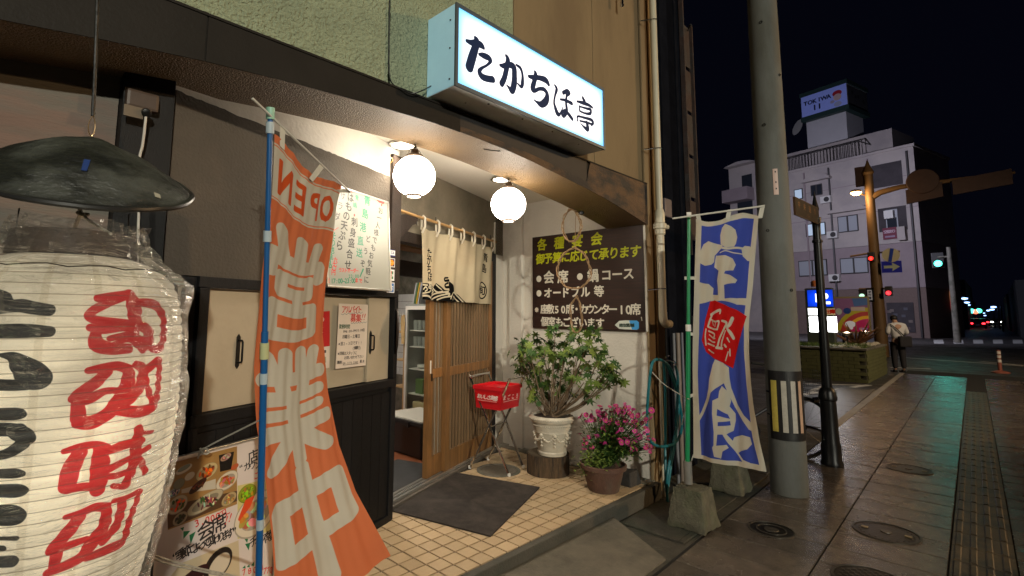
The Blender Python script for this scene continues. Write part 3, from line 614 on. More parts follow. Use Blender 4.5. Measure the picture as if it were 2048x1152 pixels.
def p_ax(c): c.rect(0, 0, c.w, c.h, (.93, .93, .93)); c.rect(c.w*.08, c.h*.08, c.w*.92, c.h*.92, (.12, .4, .7)); c.run("AMERICAN", (c.w*.2, c.h*.4), (c.w*.8, c.h*.4), c.h*.2, (1, 1, 1), .02); c.run("EXPRESS", (c.w*.2, c.h*.62), (c.w*.8, c.h*.62), c.h*.2, (1, 1, 1), .02)
sticker(((773.5, 497), (790, 514)), p_visa, "topmost card sticker, white with blue VISA lettering")
sticker(((773, 514.5), (789.5, 535)), p_mc, "card sticker with overlapping red and orange discs")
sticker(((776, 538), (788.5, 562)), p_jcb, "card sticker with blue, red and green JCB bars")
sticker(((774, 564), (788.5, 586)), p_ax, "lowest card sticker, light blue AMERICAN EXPRESS square")
# round wooden plaque on the wall end
t = thing("round_plaque", "dark round wooden plaque seen edge on at the end of the hatch wall", "plaque", W(.04, -.07, 1.4))
zc = (ws(790, 612, 0)[1]+ws(790, 714, 0)[1])/2
MB().lathe(W(.03, -.02, zc), [(.001, .014), (.1, .013), (.15, .008), (.165, .001), (.165, -.004)], 32, axis=(.86, -.5, 0)).build("disc", mat("plaque_wood", (.06, .032, .018), .5, var=.4, bump=.8), t, smooth=True)
MB().lathe(W(.03, -.02, zc), [(.166, .003), (.172, .004), (.172, -.004), (.165, -.005)], 32, axis=(.86, -.5, 0), cap=False).build("rim", M_darkwood, t, smooth=True)
# bracket and hooks on the post
t = thing("curtain_bracket", "carved dark wooden bracket holding the left end of the bamboo rod", "bracket", W(.0, -.05, 2.2))
br_px = [(788, 432), (812, 428), (836, 432), (836, 447), (826, 450), (819, 459), (811, 468), (800, 476), (788, 479)]
pts = [W(*((lambda a: (a[0], -.1, a[1]))(ws(u, v, -.1)))) for u, v in br_px]
MB().extr(pts, NI*.05).build("arm", M_darkwood, t, bevel=.004)
a_ = ws(834, 441, -.1); 
for z_ in (a_[1]+.04, a_[1]-.025): MB().box(W(a_[0], -.095, z_), (.02, .004, .03), RW).build("metal_tab", M_chrome, t)
h0 = hp(781, 326, W(0, .03, 0), NI)
tag(MB().tube(cr([hp(770, 326, W(0, .01, 0), NI), hp(779, 327, W(0, .03, 0), NI), hp(785, 321, W(0, .05, 0), NI), hp(783, 316, W(0, .05, 0), NI), hp(778, 317, W(0, .05, 0), NI)]), .003, 6).build("wall_hook", mat("brass", (.55, .35, .12), .3, .9), None, smooth=True), "small brass hook screwed into the entrance post beside the left globe", "hook")
# ------------------------------------------------------------------ noren curtain on a bamboo rod
OFFN = -.115
t = thing("bamboo_rod", "slim bamboo rod across the doorway carrying the curtain", "rod", W(.2, OFFN, 2.34))
sl, zl = ws(799, 421, OFFN+.015); sr, zr = ws(992, 484, OFFN+.015)
MB().tube([W(sl+(sr-sl)*i/20, OFFN+.015, zl+(zr-zl)*i/20) for i in range(21)], .012, 10, rs=[.0125 if i % 5 else .014 for i in range(21)]).build("cane", mat("bamboo", (.45, .26, .1), .4, var=.25, vscale=12), t, smooth=True)
for k in (.3, .92): MB().tube([W(sl+(sr-sl)*k, OFFN+.015, zl+.04), W(sl+(sr-sl)*k, OFFN+.015, zl-.015)], .004, 6).build("tie_peg", M_iron, t)
s0, _ = ws(841, 500, OFFN); s1, _ = ws(984, 520, OFFN); zt, zb = zl-.075, ws(900, 602, OFFN)[1]
t = thing("noren_curtain", "off white noren curtain with black wave pattern and brush lettering over the door", "curtain", W((s0+s1)/2, OFFN, zb))
b = Board(W(s0, OFFN, zt), DW*(s1-s0), (0, 0, zb-zt), 700, (.76, .7, .59)); c = b.cv
BK = (.03, .03, .035); q = crop(830, 420, 6.065)
for i, (ch, x, y) in enumerate((("た", 168, 515), ("か", 162, 610), ("ち", 155, 715), ("ほ", 165, 815), ("亭", 168, 930))): c.char(ch, *b.px(*q(x, y)), 62, BK if i < 4 else (.8, .76, .66), .03, sx=1.0, skew=.15)
for ch, x, y in (("青", 858, 570), ("島", 845, 700)): c.char(ch, *b.px(*q(x, y)), 70, BK, .02, sx=.95)
x, y = b.px(*q(828, 965)); c.ell(x, y, 50, 62, BK); c.ell(x, y, 41, 53, (.76, .7, .59)); c.char("旬", x, y, 72, BK, .03)
def Q(*pts): return [(*b.px(*q(p[0], p[1])), p[2] if len(p) > 2 else 3) for p in pts]
c.poly(Q((60, 885), (125, 885), (200, 900), (260, 930), (290, 880), (330, 920), (370, 965), (410, 975), (405, 900), (410, 860), (450, 900), (485, 985), (540, 1020), (610, 1110), (40, 1110)), BK)
WH = (.8, .76, .66)
for st in ([(60, 905, 5), (125, 908, 5)], [(70, 960, 5), (100, 930, 5), (120, 960, 5), (90, 985, 4)], [(35, 1040, 6), (120, 1040, 6), (190, 1080, 6)], [(180, 1085, 5), (280, 1010, 5), (400, 985, 5)], [(240, 1085, 5), (320, 1035, 5), (410, 1010, 5)], [(300, 1085, 5), (360, 1055, 5), (430, 1040, 5)],
           [(205, 985, 5), (230, 960, 5), (260, 985, 5), (235, 1015, 5)], [(250, 935, 5), (300, 990, 5), (350, 980, 5)], [(420, 1070, 5), (450, 1000, 5), (500, 1000, 5), (560, 1070, 5), (590, 1110, 5)], [(450, 1090, 5), (470, 1040, 5), (520, 1080, 5), (550, 1115, 5)], [(380, 1000, 5), (410, 1010, 5), (400, 1040, 5)], [(60, 1010, 5), (110, 1000, 4), (150, 990, 4)], [(290, 900, 4), (320, 940, 4), (340, 960, 3)]):
    c.stroke(Q(*st), WH)
for st in ([(405, 850, 8), (370, 850, 7), (365, 820, 6), (400, 818, 5)], [(410, 930, 8), (380, 930, 7), (372, 900, 6), (400, 880, 6)]): c.stroke(Q(*st), BK)
c.char("亭", *b.px(*q(168, 930)), 66, (.8, .76, .66), .03)
def foldn(a, t_): return .024*math.sin(a*21+.5)*(.3+.7*t_)+.016*math.sin(a*9+2)*t_+.01*math.sin(a*47+t_*3)*(1-t_*.5)
def nf(a, t_):
    sag = .012*abs(math.sin(a*math.pi*6))*(1-t_)
    return W(s0+(s1-s0)*a, OFFN+foldn(a, t_), zt+(zb-zt)*t_-sag-(.012*a*t_))
MC = print_mat("noren_cloth", c.image("noren"), .9, bump=.25, bscale=500, trans=.25, spec=.1)
MB().grid(nf, 90, 24).build("cloth", MC, t, smooth=True, sharp=180)
M_loop = mat("loop_cloth", (.64, .58, .47), .9, var=.1)
for k in range(7):
    s = s0+.012+(s1-s0-.02)*k/6; MB().tube([W(s, OFFN+.004, zt-.05), W(s, OFFN+.032, zt-.0), W(s, OFFN+.03, zl+.002), W(s, OFFN+.015, zl+.017), W(s, OFFN-.001, zl+.002), W(s, OFFN-.002, zt-.02)], .01, 6).build("loop", M_loop, t, smooth=True)
# ------------------------------------------------------------------ sliding doors
def leaf(s0, s1, off, label, pane):
    z0, z1 = .172, 2.108; t = thing("sliding_door", label, "door", W(s0, off, z0), "slatted sliding door leaves of the entrance")
    st = .075
    zz = ws(901, 732, D0)[1]; zm0, zm1 = zz-.08, zz; zb1 = z0+.165
    for a in (s0, s1-st): wb(MB(), a, a+st, off-.045, off, z0, z1).build("stile", M_doorwood, t, bevel=.002)
    for a, b_ in ((z0+.0005, zb1), (zm0, zm1), (z1-.07, z1-.0005)): wb(MB(), s0+st, s1-st, off-.04, off-.001, a, b_).build("rail", M_doorwood, t, bevel=.002)
    n = int((s1-s0-2*st)/.058); d = (s1-s0-2*st)/n; proto = {}
    for (a, b_) in ((zb1, zm0), (zm1, z1-.07)):
        for i in range(n):
            if (a,) not in proto:
                proto[(a,)] = wb(MB(), s0+st+.016, s0+st+.042, off-.018, off-.004, a+.0005, b_-.0005).build("slat", M_slat, t)
            else:
                o = proto[(a,)].copy(); COL.objects.link(o); o.location = DW*(d*i)
    wb(MB(), s0+st, s1-st, off-.026, off-.021, zb1, z1-.07).build("pane", pane, t)
    return t, s0+st*.5, zz
paneA = mat("shaded_pane", (.022, .013, .008), .35, var=.2); paneB = mat("frosted_pane", (.55, .5, .42), .3, var=.1)  # front pane darkened to give the shade between the slats
leaf(.985, 1.96, D0+.028, "front leaf of the brown slatted sliding door, nearest the potted plant", paneA)
tl_, s_, z_ = leaf(.742, 1.72, D0-.006, "rear leaf of the brown slatted sliding door, showing its edge beside the opening", paneB)
o = MB().box(W(.742+.03, D0-.004, z_+.02), (.016, .002, .11), RW).build("push_label", mat("label_white", (.75, .72, .66), .5), tl_)
o = MB().box(W(.742+.052, D0-.003, z_-.07), (.02, .004, .06), RW).build("finger_pull", M_iron, tl_)

# ------------------------------------------------------------------ hatch panels with iron handles
def hpanel(u0, u1, off, label, handle):
    s0 = ws(u0, 700, off)[0]; s1 = ws(u1, 700, off)[0]
    t = thing("hatch_panel", label, "hatch panel", W(s0, off, 1.087), "cream sliding panels of the service hatch")
    wb(MB(), s0, s1, off-.02, off, 1.088, 1.653).build("board", M_panel, t, bevel=.002)
    if handle:
        u, v0, v1 = handle; s, za = ws(u, v0, off); _, zb_ = ws(u, v1, off); n = -NI
        mb = MB(); w_ = .011
        mb.extr([W(s-w_, off+.001, zb_+.01), W(s, off+.001, zb_-.006), W(s+w_, off+.001, zb_+.01), W(s+w_, off+.001, za-.01), W(s, off+.001, za+.006), W(s-w_, off+.001, za-.01)], n*.003); mb.build("handle_plate", M_iron, t)
        MB().tube([W(s, off+.003, zb_+.025), W(s, off+.03, zb_+.027), W(s, off+.034, zb_+.035), W(s, off+.034, za-.035), W(s, off+.03, za-.027), W(s, off+.003, za-.025)], .005, 8).build("handle_grip", M_iron, t, smooth=True)
hpanel(404, 600, -.02, "leftmost cream hatch panel with a black iron handle, left of the orange flag", (477, 670, 735))
hpanel(598, 737, -.044, "middle cream hatch panel partly hidden by the orange flag", None)
hpanel(735, 777, -.02, "narrow rightmost cream hatch panel with a black iron handle beside the notice", (741, 663, 707))
# notice on the panel
def sheet(name, corners, painter, label, res=1500, off=-.012, cat="poster", thick=.0):
    (ua, va), (ub, vb), (uc, vc) = corners          # top left, top right, bottom left
    p = [hp(u, v, W(0, off, 0), NI) for u, v in ((ua, va), (ub, vb), (uc, vc))]
    b = Board(p[0], p[1]-p[0], p[2]-p[0], res); painter(b)
    mb = MB(); mb.grid(lambda a, c_: b.tl+b.ex*a+b.ey*c_-NI*(.0015*math.sin(a*5+c_*4)), 8, 8)
    o = mb.build(name, print_mat(name+"_print", b.cv.image(name), .6), None, origin=b.tl+b.ey); tag(o, label, cat); return b
def p_job(b):
    c = b.cv; c.a[:] = (.86, .8, .74); q = crop(640, 590, 6.775); R_ = (.75, .12, .08); K_ = (.08, .07, .07); G_ = (.05, .25, .15)
    f = lambda x, y: b.px(*q(x, y))
    c.run("アルバイト", f(330, 200), f(545, 205), 78, R_, .015, .06); c.run("募集", f(452, 320), f(525, 322), 86, R_, .02); c.run("!!", f(578, 300), f(608, 300), 92, R_, .01, skew=.3)
    for (x0, y0, x1, y1) in ((285, 262, 580, 240), (420, 385, 632, 372)):
        c.stroke([(*f(x0+(x1-x0)*k/12, y0+(y1-y0)*k/12+(9 if k % 2 else -5)), 1.6) for k in range(13)], (.15, .3, .35))
    c.run("勤務時間", f(280, 430), f(390, 432), 44, G_, .02)
    c.run("PM6:00~PM10:00位", f(325, 498), f(595, 478), 32, K_, .02, .05); c.run("月曜日~土曜日", f(318, 570), f(530, 562), 38, K_, .02, .05)
    c.run("※週2~3日です!!", f(262, 665), f(560, 650), 38, K_, .015, .05); c.run("(食事付)", f(455, 722), f(545, 718), 36, K_, .02)
    c.run("※詳細はスタッフに", f(255, 795), f(490, 790), 36, K_, .015, .05); c.run("お問い合わせ下さい", f(350, 855), f(575, 838), 34, K_, .015, .05)
    c.run("連絡先", f(250, 915), f(295, 915), 32, K_, .02); c.run("09-1173-2383", f(325, 930), f(510, 915), 30, K_, .02); c.run("黒木", f(555, 905), f(590, 905), 32, K_, .02); c.stroke([(*f(315, 952), 1.5), (*f(520, 935), 1.5)], K_)
sheet("job_notice", ((677.5, 607), (736.5, 609.5), (671, 738)), p_job, "pale handwritten help wanted notice in red and black on the hatch panel")
def p_red(b):
    c = b.cv; c.a[:] = (.85, .8, .75); c.rect(0, 0, c.w, c.h*.62, (.72, .06, .09)); c.ell(c.w*.62, c.h*.14, c.w*.14, c.h*.055, (.9, .85, .8))
    for k in range(4): c.stroke([(c.w*(.5+.06*k), c.h*(.26+.09*k), 6), (c.w*.7, c.h*(.28+.09*k), 5)], (.85, .7, .65))
    c.rect(c.w*.3, c.h*.68, c.w*.85, c.h*.73, (.3, .25, .25)); c.rect(c.w*.3, c.h*.8, c.w*.85, c.h*.9, (.6, .62, .5))
sheet("red_poster", ((612, 625), (660, 622), (610, 745)), p_red, "red and white poster on the middle hatch panel, half hidden behind the orange flag", off=-.04)

# ------------------------------------------------------------------ whiteboard menu leaning on the hatch ledge
P_tl, P_tr = hp(655, 371, W(0, .03, 0), NI), hp(776, 405, W(0, .03, 0), NI)
P_bl = hp(646, 573, W(0, .105, 0), NI); P_br = hp(753, 583, W(0, .105, 0), NI)
ex = P_tr-P_tl; ex = DW*ex.length; ey = ((P_br-P_tr)+(P_bl-P_tl))/2; ey = ey-DW*ey.dot(DW)*.65
P_tl = P_tr-ex
t = thing("menu_whiteboard", "whiteboard with a vertical handwritten menu in black, green and red, leaning above the hatch", "whiteboard", P_tr+ey)
b = Board(P_tl, ex, ey, 1500, (.62, .62, .58)); c = b.cv; Wd, Hd = c.w, c.h
q = crop(640, 360, 4.8); f = lambda x, y: b.px(*q(x, y)); K_ = (.06, .06, .06); G_ = (.03, .5, .36); R_ = (.85, .1, .08)
c.run("お一人様でもお気軽に", f(592, 355), f(492, 1010), 78, K_, .012, .06); c.run("どうぞ", f(490, 620), f(448, 850), 76, K_, .012, .06); c.stroke([(*f(455, 905), 9), (*f(430, 970), 6)], G_); c.ell(*f(427, 1000), 6, 6, G_)
c.run("青島港", f(460, 245), f(432, 500), 104, G_, .02, .04); c.run("直送", f(415, 630), f(412, 745), 96, G_, .018, .04)
c.run("青嶋", f(360, 205), f(345, 275), 62, G_, .012); c.run("刺身盛合せ", f(348, 440), f(310, 850), 96, K_, .016, .05)
c.run("はもの天ぷら", f(300, 195), f(222, 655), 100, K_, .022, .05); c.run("サラダ", f(225, 170), f(185, 370), 84, K_, .012, .05); c.stroke([(*f(130, 470), 2), (*f(150, 500), 3), (*f(200, 475), 2)], R_)
c.run("その他単品", f(160, 550), f(132, 825), 74, G_, .02, .05); c.run("六七〇円", f(190, 790), f(178, 905), 56, R_, .02)
c.run("ラストオーダー", f(240, 890), f(400, 915), 46, R_, .015, .05); c.run("22:00", f(330, 958), f(410, 965), 46, G_, .02)
c.run("祝", f(128, 975), f(128, 975), 50, R_, .02); c.run("17:00~23:00", f(170, 985), f(380, 1005), 62, G_, .03, .03); c.run("まで", f(400, 1005), f(438, 1015), 48, R_, .03)
c.run("ろいろ", f(85, 800), f(75, 990), 60, K_, .012)
for x, y in ((238, 118), (305, 132), (345, 370), (597, 298)): c.ell(*f(x, y), 10, 13, R_)
x, y = f(582, 240); c.ell(x, y, 58, 42, (.8, .32, .3)); c.ell(x-40, y-8, 34, 36, (.8, .32, .3)); c.ell(x+38, y+6, 34, 38, (.8, .32, .3)); c.run("Handmade", (x-45, y-8), (x+45, y+2), 20, (.9, .75, .7))
MBo = MB(); nb = b.n if b.n.dot(NI) > 0 else -b.n
b.mesh("board", print_mat("whiteboard_print", c.image("whiteboard"), .4, var=.05), t)
MB().hexa([b.tl+nb*.002, b.tl+b.ex+nb*.002, b.tl+b.ex+b.ey+nb*.002, b.tl+b.ey+nb*.002, b.tl+nb*.012, b.tl+b.ex+nb*.012, b.tl+b.ex+b.ey+nb*.012, b.tl+b.ey+nb*.012]).build("backing", M_cream, t)
eu, ev = b.ex.normalized(), b.ey.normalized()
def bar(p, q_, w_, d_, nm="frame", mt=None):
    p, q_ = Vector(p), Vector(q_); a = (q_-p).normalized(); sd = a.cross(nb).normalized()*w_/2
    MB().hexa([p-sd-nb*.006, p+sd-nb*.006, q_+sd-nb*.006, q_-sd-nb*.006, p-sd+nb*d_, p+sd+nb*d_, q_+sd+nb*d_, q_-sd+nb*d_]).build(nm, mt or M_steel, t, bevel=.0015)
A0, A1, A2, A3 = b.tl, b.tl+b.ex, b.tl+b.ex+b.ey, b.tl+b.ey
for p, q_ in ((A0, A1), (A3, A2), (A0+ev*.006, A3-ev*.006), (A1+ev*.006, A2-ev*.006)): bar(p, q_, .011, .013)
# side lath and hooks
MB().hexa([A1+nb*.015, A1+nb*.03, A2+nb*.03+DW*.03, A2+nb*.014+DW*.03, A1+nb*.015+DW*.012, A1+nb*.03+DW*.012, A2+nb*.03+DW*.042, A2+nb*.014+DW*.042]).build("side_lath", M_cream, t)
for k in (.2, .82): MB().tube([A0+b.ex*k-ev*.002, A0+b.ex*k-ev*.022+nb*.02], .004, 6).build("hanger", M_chrome, t)

# ------------------------------------------------------------------ dark banquet board on the right wall
XB = 4.33; tl = hx(1065, 475, XB); tr = hx(1285.5, 448, XB); bl = hx(1065, 655, XB)
zt_, zb_ = (tl.z+tr.z)/2, hx(1287, 663, XB).z
t = thing("banquet_board", "dark wood grain board announcing banquets in yellow green and white brush letters", "sign board", (XB, (tl.y+tr.y)/2, zb_))
b = Board((XB-.002, tl.y, zt_), (0, tr.y-tl.y, 0), (0, 0, zb_-zt_), 560, (.17, .085, .06)); c = b.cv
gr = RN.rand(c.h//2, 12).astype(np.float32)
from_ = np.repeat(gr, c.w//12+1, axis=1)[:, :c.w]; ker = np.ones(61)/61
from_ = np.array([np.convolve(r_, ker, 'same') for r_ in from_]); from_ = np.repeat(from_, 2, axis=0); from_ = np.vstack([from_, from_[:c.h-from_.shape[0]]]) if from_.shape[0] < c.h else from_[:c.h]
c.a *= (.72+.56*from_)[:, :, None]
q = crop(1000, 400, 3.6); f = lambda x, y: b.px(*q(x, y)); YG = (.72, .74, .06); WT = (.86, .84, .78)
def hrun(txt, p0, p1, size, col, bold=.035): c.run(txt, f(*p0), f(*p1), size, col, bold, .0, skew=.12)
hrun("各種宴会", (302, 325), (695, 283), 74, YG, .04); c.a[:] = c.a
hrun("御予算に応じて承ります", (288, 428), (975, 372), 66, YG, .035)
for x, y in ((280, 568), (575, 552), (280, 672)): a_, b__ = f(x, y); c.ell(a_, b__, 19, 19, WT)
c.run("会", f(352, 560), f(352, 560), 78, WT, .04); c.run("席", f(452, 556), f(452, 556), 78, WT, .04); c.run("鍋", f(668, 548), f(668, 548), 74, WT, .04); c.run("コース", f(765, 543), f(925, 533), 66, WT, .04)
c.run("オードブル", f(345, 672), f(615, 665), 62, WT, .045); c.run("等", f(712, 660), f(712, 660), 64, WT, .035)
c.run("※", f(264, 790), f(264, 790), 50, WT, .03); c.run("座敷50席・カウンター", f(318, 788), f(812, 790), 58, WT, .035); c.run("10席", f(875, 790), f(975, 790), 62, WT, .035)
c.run("個室もございます", f(320, 878), f(720, 890), 58, WT, .035)
a_, b__ = f(830, 900); a2, b2_ = f(1000, 900)
c.poly([f(826, 900), f(858, 870), (f(900, 866)), f(985, 868), f(1000, 880), f(1000, 925), f(985, 935), f(900, 932), f(858, 928)], (.8, .82, .78)); c.poly([f(930, 868), f(985, 868), f(1000, 880), f(1000, 925), f(985, 935), f(950, 932)], (.25, .6, .85)); c.run("総合加盟店舗", f(870, 903), f(955, 903), 19, (.05, .15, .1), .04)
c.stroke([(*f(1018, 845), 3), (*f(1022, 868), 2)], WT)
b.mesh("board_face", print_mat("banquet_print", c.image("banquet"), .55, var=.1), t)
MB().b2((XB, tr.y, zb_), (XB+.018, tl.y, zt_)).build("board", M_darkwood, t)
MB().b2((XB+.002, tr.y-.018, zb_), (XB+.018, tr.y-.001, zt_)).build("edge_strip", M_cream, t)
# ------------------------------------------------------------------ things inside the doorway
M_white = mat("white_paint", (.72, .7, .66), .4, var=.08)
t = thing("display_cabinet", "tall white framed glass cabinet with glasses and plates inside the doorway", "cabinet", (4.05, 4.6, .13))
XC = 3.95; yl, yr = hx(809, 700, XC).y, hx(872, 700, XC).y; zt_ = hx(820, 612, XC).z
for lo, hi in (((XC, yr, .13), (XC+.03, yr+.03, zt_)), ((XC, yl-.035, .13), (XC+.03, yl, zt_)), ((XC, yr+.03, zt_-.045), (XC+.03, yl-.035, zt_)), ((XC, yr+.03, .13), (XC+.03, yl-.035, .22))): MB().b2(lo, hi).build("frame", M_white, t, bevel=.003)
mb = MB().b2((XC+.35, yr, .13), (XC+.37, yl, zt_)); mb.b2((XC+.03, yl-.012, .13), (XC+.35, yl, zt_)); mb.b2((XC+.03, yr, .13), (XC+.35, yr+.012, zt_)); mb.b2((XC, yr, zt_+.001), (XC+.37, yl, zt_+.02)); mb.build("carcass", mat("cabinet_grey", (.3, .32, .3), .5, var=.1), t)
for z in (.55, .85, 1.12, 1.32): MB().b2((XC+.05, yr+.03, z), (XC+.34, yl-.035, z+.012)).build("shelf", M_white, t)
ymid = (yl*.32+yr*.68)
M_glass = bpy.data.materials.new("thin_glass"); M_glass.use_nodes = True; nt = M_glass.node_tree; nt.nodes.clear()
o_ = nt.nodes.new("ShaderNodeOutputMaterial"); tr_ = nt.nodes.new("ShaderNodeBsdfTransparent"); gl = nt.nodes.new("ShaderNodeBsdfGlossy"); gl.inputs["Roughness"].default_value = .05; mx = nt.nodes.new("ShaderNodeMixShader"); fr = nt.nodes.new("ShaderNodeValue"); fr.outputs[0].default_value = .1
tr_.inputs[0].default_value = (.86, .9, .86, 1); nt.links.new(fr.outputs[0], mx.inputs[0]); nt.links.new(tr_.outputs[0], mx.inputs[1]); nt.links.new(gl.outputs[0], mx.inputs[2]); nt.links.new(mx.outputs[0], o_.inputs[0])
MB().b2((XC+.004, ymid-.01, .221), (XC+.02, ymid+.01, zt_-.046)).build("door_stile", mat("grey_metal", (.25, .25, .24), .4, .6), t)
MB().quad((XC+.01, yr+.031, .222), (XC+.01, ymid-.011, .222), (XC+.01, ymid-.011, zt_-.047), (XC+.01, yr+.031, zt_-.047)).build("glass_door", M_glass, t); MB().quad((XC+.01, ymid+.011, .222), (XC+.01, yl-.036, .222), (XC+.01, yl-.036, zt_-.047), (XC+.01, ymid+.011, zt_-.047)).build("glass_door", M_glass, t)
M_tum = mat("tumbler_glass", (.75, .78, .75), .1, spec=.8, trans=.6); M_dish = mat("white_dish", (.75, .74, .7), .25); first = None
spots = [(XC+.12, yr+.1+.085*k, z) for z in (1.332, 1.132) for k in range(6) if yr+.1+.085*k < yl-.07]
for i, (x, y, z) in enumerate(spots):
    if first is None:
        first = MB().lathe((x, y, z), [(.03, 0), (.036, .12), (.033, .12), (.028, .006)], 14, cap=False).build("drinking_glass", M_tum, None, smooth=True, origin=(x, y, z)); o = first
    else: o = first.copy(); COL.objects.link(o); o.location = (x, y, z)
    tag(o, "clear drinking glass standing on an upper shelf of the cabinet", "glass", "drinking glasses in the cabinet")
for i, (y, r, n) in enumerate(((yr+.14, .07, 5), (yl-.2, .08, 3))):
    o = MB().lathe((XC+.15, y, .863), [(r*.5, 0), (r, .018), (r, .022+.008*n), (.01, .02+.008*n)], 20).build("plate_stack", M_dish, None, smooth=True, origin=(XC+.15, y, .863)); tag(o, ("tall narrow" if i == 0 else "low wide")+" stack of white plates on the middle shelf of the cabinet", "plates")
for i, (y, c_, l_) in enumerate(((yr+.16, (.2, .03, .03), "dark red lacquer box on the lower cabinet shelf"), (yl-.2, (.1, .2, .06), "dark green box on the lower cabinet shelf"))):
    tag(MB().b2((XC+.08, y-.07, .563), (XC+.24, y+.07, .74)).build("storage_box", mat("box%d" % i, c_, .5, var=.2), None, bevel=.004, origin=(XC+.16, y, .563)), l_, "box")
tag(MB().b2((XC+.06, yr+.06, .223), (XC+.28, yl-.1, .47)).build("food_container", mat("milky_plastic", (.6, .52, .3), .4, var=.1), None, bevel=.02, origin=(XC+.2, yr+.2, .223)), "milky yellowish plastic container at the bottom of the cabinet", "container")
zc_ = zt_+.022
tag(MB().lathe((XC+.14, yr+.16, zc_), [(.045, 0), (.05, .02), (.13, .075), (.125, .078), (.04, .025)], 24, cap=False).build("serving_bowl", M_dish, None, smooth=True, origin=(XC+.14, yr+.16, zc_)), "wide white bowl on top of the glass cabinet", "bowl")
for i, (c_, l_) in enumerate((((.6, .6, .62), "pale grey"), ((.1, .22, .1), "dark green"), ((.7, .45, .05), "orange"), ((.5, .5, .52), "grey white"))):
    y = yl-.05-.035*i; R_ = Matrix.Rotation(math.radians(14), 3, 'X'); tag(MB().box((XC+.2, y, zc_+.14), (.2, .022, .27), R_).build("book", mat("book%d" % i, c_, .5), None, origin=(XC+.2, y, zc_)), l_+" book leaning in the row on top of the glass cabinet", "book", "books on top of the cabinet")
t = thing("hand_towel", "yellowish towel hanging from the left corner of the glass cabinet", "towel", (XC-.02, yl, 1.4))
MB().grid(lambda a, b_: (XC-.02-.015*math.sin(a*9), yl-.02+.07*a*(1-.5*abs(b_-.3)), zt_-.11-.36*b_), 10, 10).build("cloth", mat("towel", (.6, .42, .2), .9, var=.2, bump=1), t, smooth=True)
MB().tube([(XC-.03, yl+.0, zt_-.08), (XC-.03, yl+.02, zt_-.12)], .006, 6).build("hook", M_white, t)
t = thing("side_shelf", "narrow light wood shelf rack beside the glass cabinet", "shelf", (4.1, yl+.1, .13)); M_lw = mat("light_wood", (.5, .33, .16), .5, var=.2, stretch=(1, 1, .3))
for x, y in ((3.98, yl+.03), (3.98, yl+.24), (4.25, yl+.03), (4.25, yl+.24)): MB().box((x, y, .78), (.03, .03, 1.3)).build("post", M_lw, t)
for z in (.3, .62, .95, 1.3): MB().box((4.115, yl+.135, z), (.29, .24, .02)).build("shelf_board", M_lw, t)
tag(MB().lathe((4.1, yl+.13, .632), [(.05, 0), (.06, .1), (.04, .14), (.01, .15)], 14).build("plastic_bag", mat("blue_plastic", (.3, .38, .55), .3, var=.3, bump=2, bscale=25), None, smooth=True, origin=(4.1, yl+.13, .632)), "crumpled bluish plastic bag on the side shelf", "bag")
t = thing("storage_tub", "black plastic storage tub with a white lid just inside the door", "tub", (3.5, 4.3, .13))
x0, x1, y0, y1 = 3.22, 3.75, 3.95, 4.62; M_bp = mat("black_plastic", (.02, .022, .025), .35, bump=.2)
MB().hexa([(x0+.04, y0+.04, .131), (x1-.04, y0+.04, .131), (x1-.04, y1-.04, .131), (x0+.04, y1-.04, .131), (x0, y0, .46), (x1, y0, .46), (x1, y1, .46), (x0, y1, .46)]).build("body", M_bp, t, bevel=.02)
mb = MB()
for lo, hi in (((x0-.015, y0-.015, .455), (x0+.015, y1+.015, .485)), ((x1-.015, y0-.015, .455), (x1+.015, y1+.015, .485)), ((x0+.016, y0-.015, .455), (x1-.016, y0+.015, .485)), ((x0+.016, y1-.015, .455), (x1-.016, y1+.015, .485))): mb.b2(lo, hi)
mb.build("rim", M_bp, t)
MB().b2((x0+.02, y0+.02, .462), (x1-.02, y1-.02, .5)).build("lid", mat("lid_white", (.7, .68, .6), .35, var=.08), t, bevel=.012)
for y in (4.15, 4.4): MB().box((x0-.018, y, .45), (.012, .06, .05)).build("latch", M_bp, t)
tag(MB().prism([W(.03, D0-.12, 0)[:2], W(1.2, D0-.12, 0)[:2], W(1.2, D0-.62, 0)[:2], W(.03, D0-.62, 0)[:2]], .131, .142).build("inner_mat", mat("grey_mat", (.06, .06, .062), .9, var=.3, bump=2, bscale=200), None, origin=W(.5, D0-.4, .131)), "dark grey mat on the floor inside the doorway", "mat")
# a lit ceiling lamp of the dining room
t = thing("ceiling_lamp", "flat round ceiling lamp inside the dining room", "lamp", (2.9, 4.9, 2.49))
MB().lathe((2.9, 4.9, 2.498), [(.2, 0), (.2, -.03), (.17, -.05)], 24).build("housing", M_white, t); MB().lathe((2.9, 4.9, 2.447), [(.165, 0), (.12, -.02), (.01, -.03)], 24).build("diffuser", glow("room_light", (1, .9, .76), 110), t)

# ------------------------------------------------------------------ door mat, drain, umbrella basket, plants
P4 = [(3.234, 3.469), (3.474, 2.715), (2.509, 2.358), (2.301, 3.13)]
tag(MB().prism(P4, .1305, .142).build("door_mat", mat("door_mat_pile", (.045, .035, .03), .95, var=.5, vscale=10, bump=3, bscale=350, col2=(.075, .06, .05), cscale=3), None, bevel=.003, origin=(2.87, 2.9, .1305)), "large dark brown rectangular mat lying askew on the beige tiles", "mat")
t = thing("drain_cover", "round worn drain cover in the floor under the folding stand", "drain cover", (3.58, 3.27, .131))
MB().lathe((3.58, 3.27, .1305), [(.2, 0), (.2, .004), (.165, .006), (.165, .001)], 40, cap=False).build("ring", M_conc, t, smooth=True); MB().lathe((3.58, 3.27, .1302), [(.163, 0), (.163, .004), (.001, .005)], 40).build("disc", mat("worn_plate", (.16, .14, .11), .5, .2, var=.4, bump=1), t)
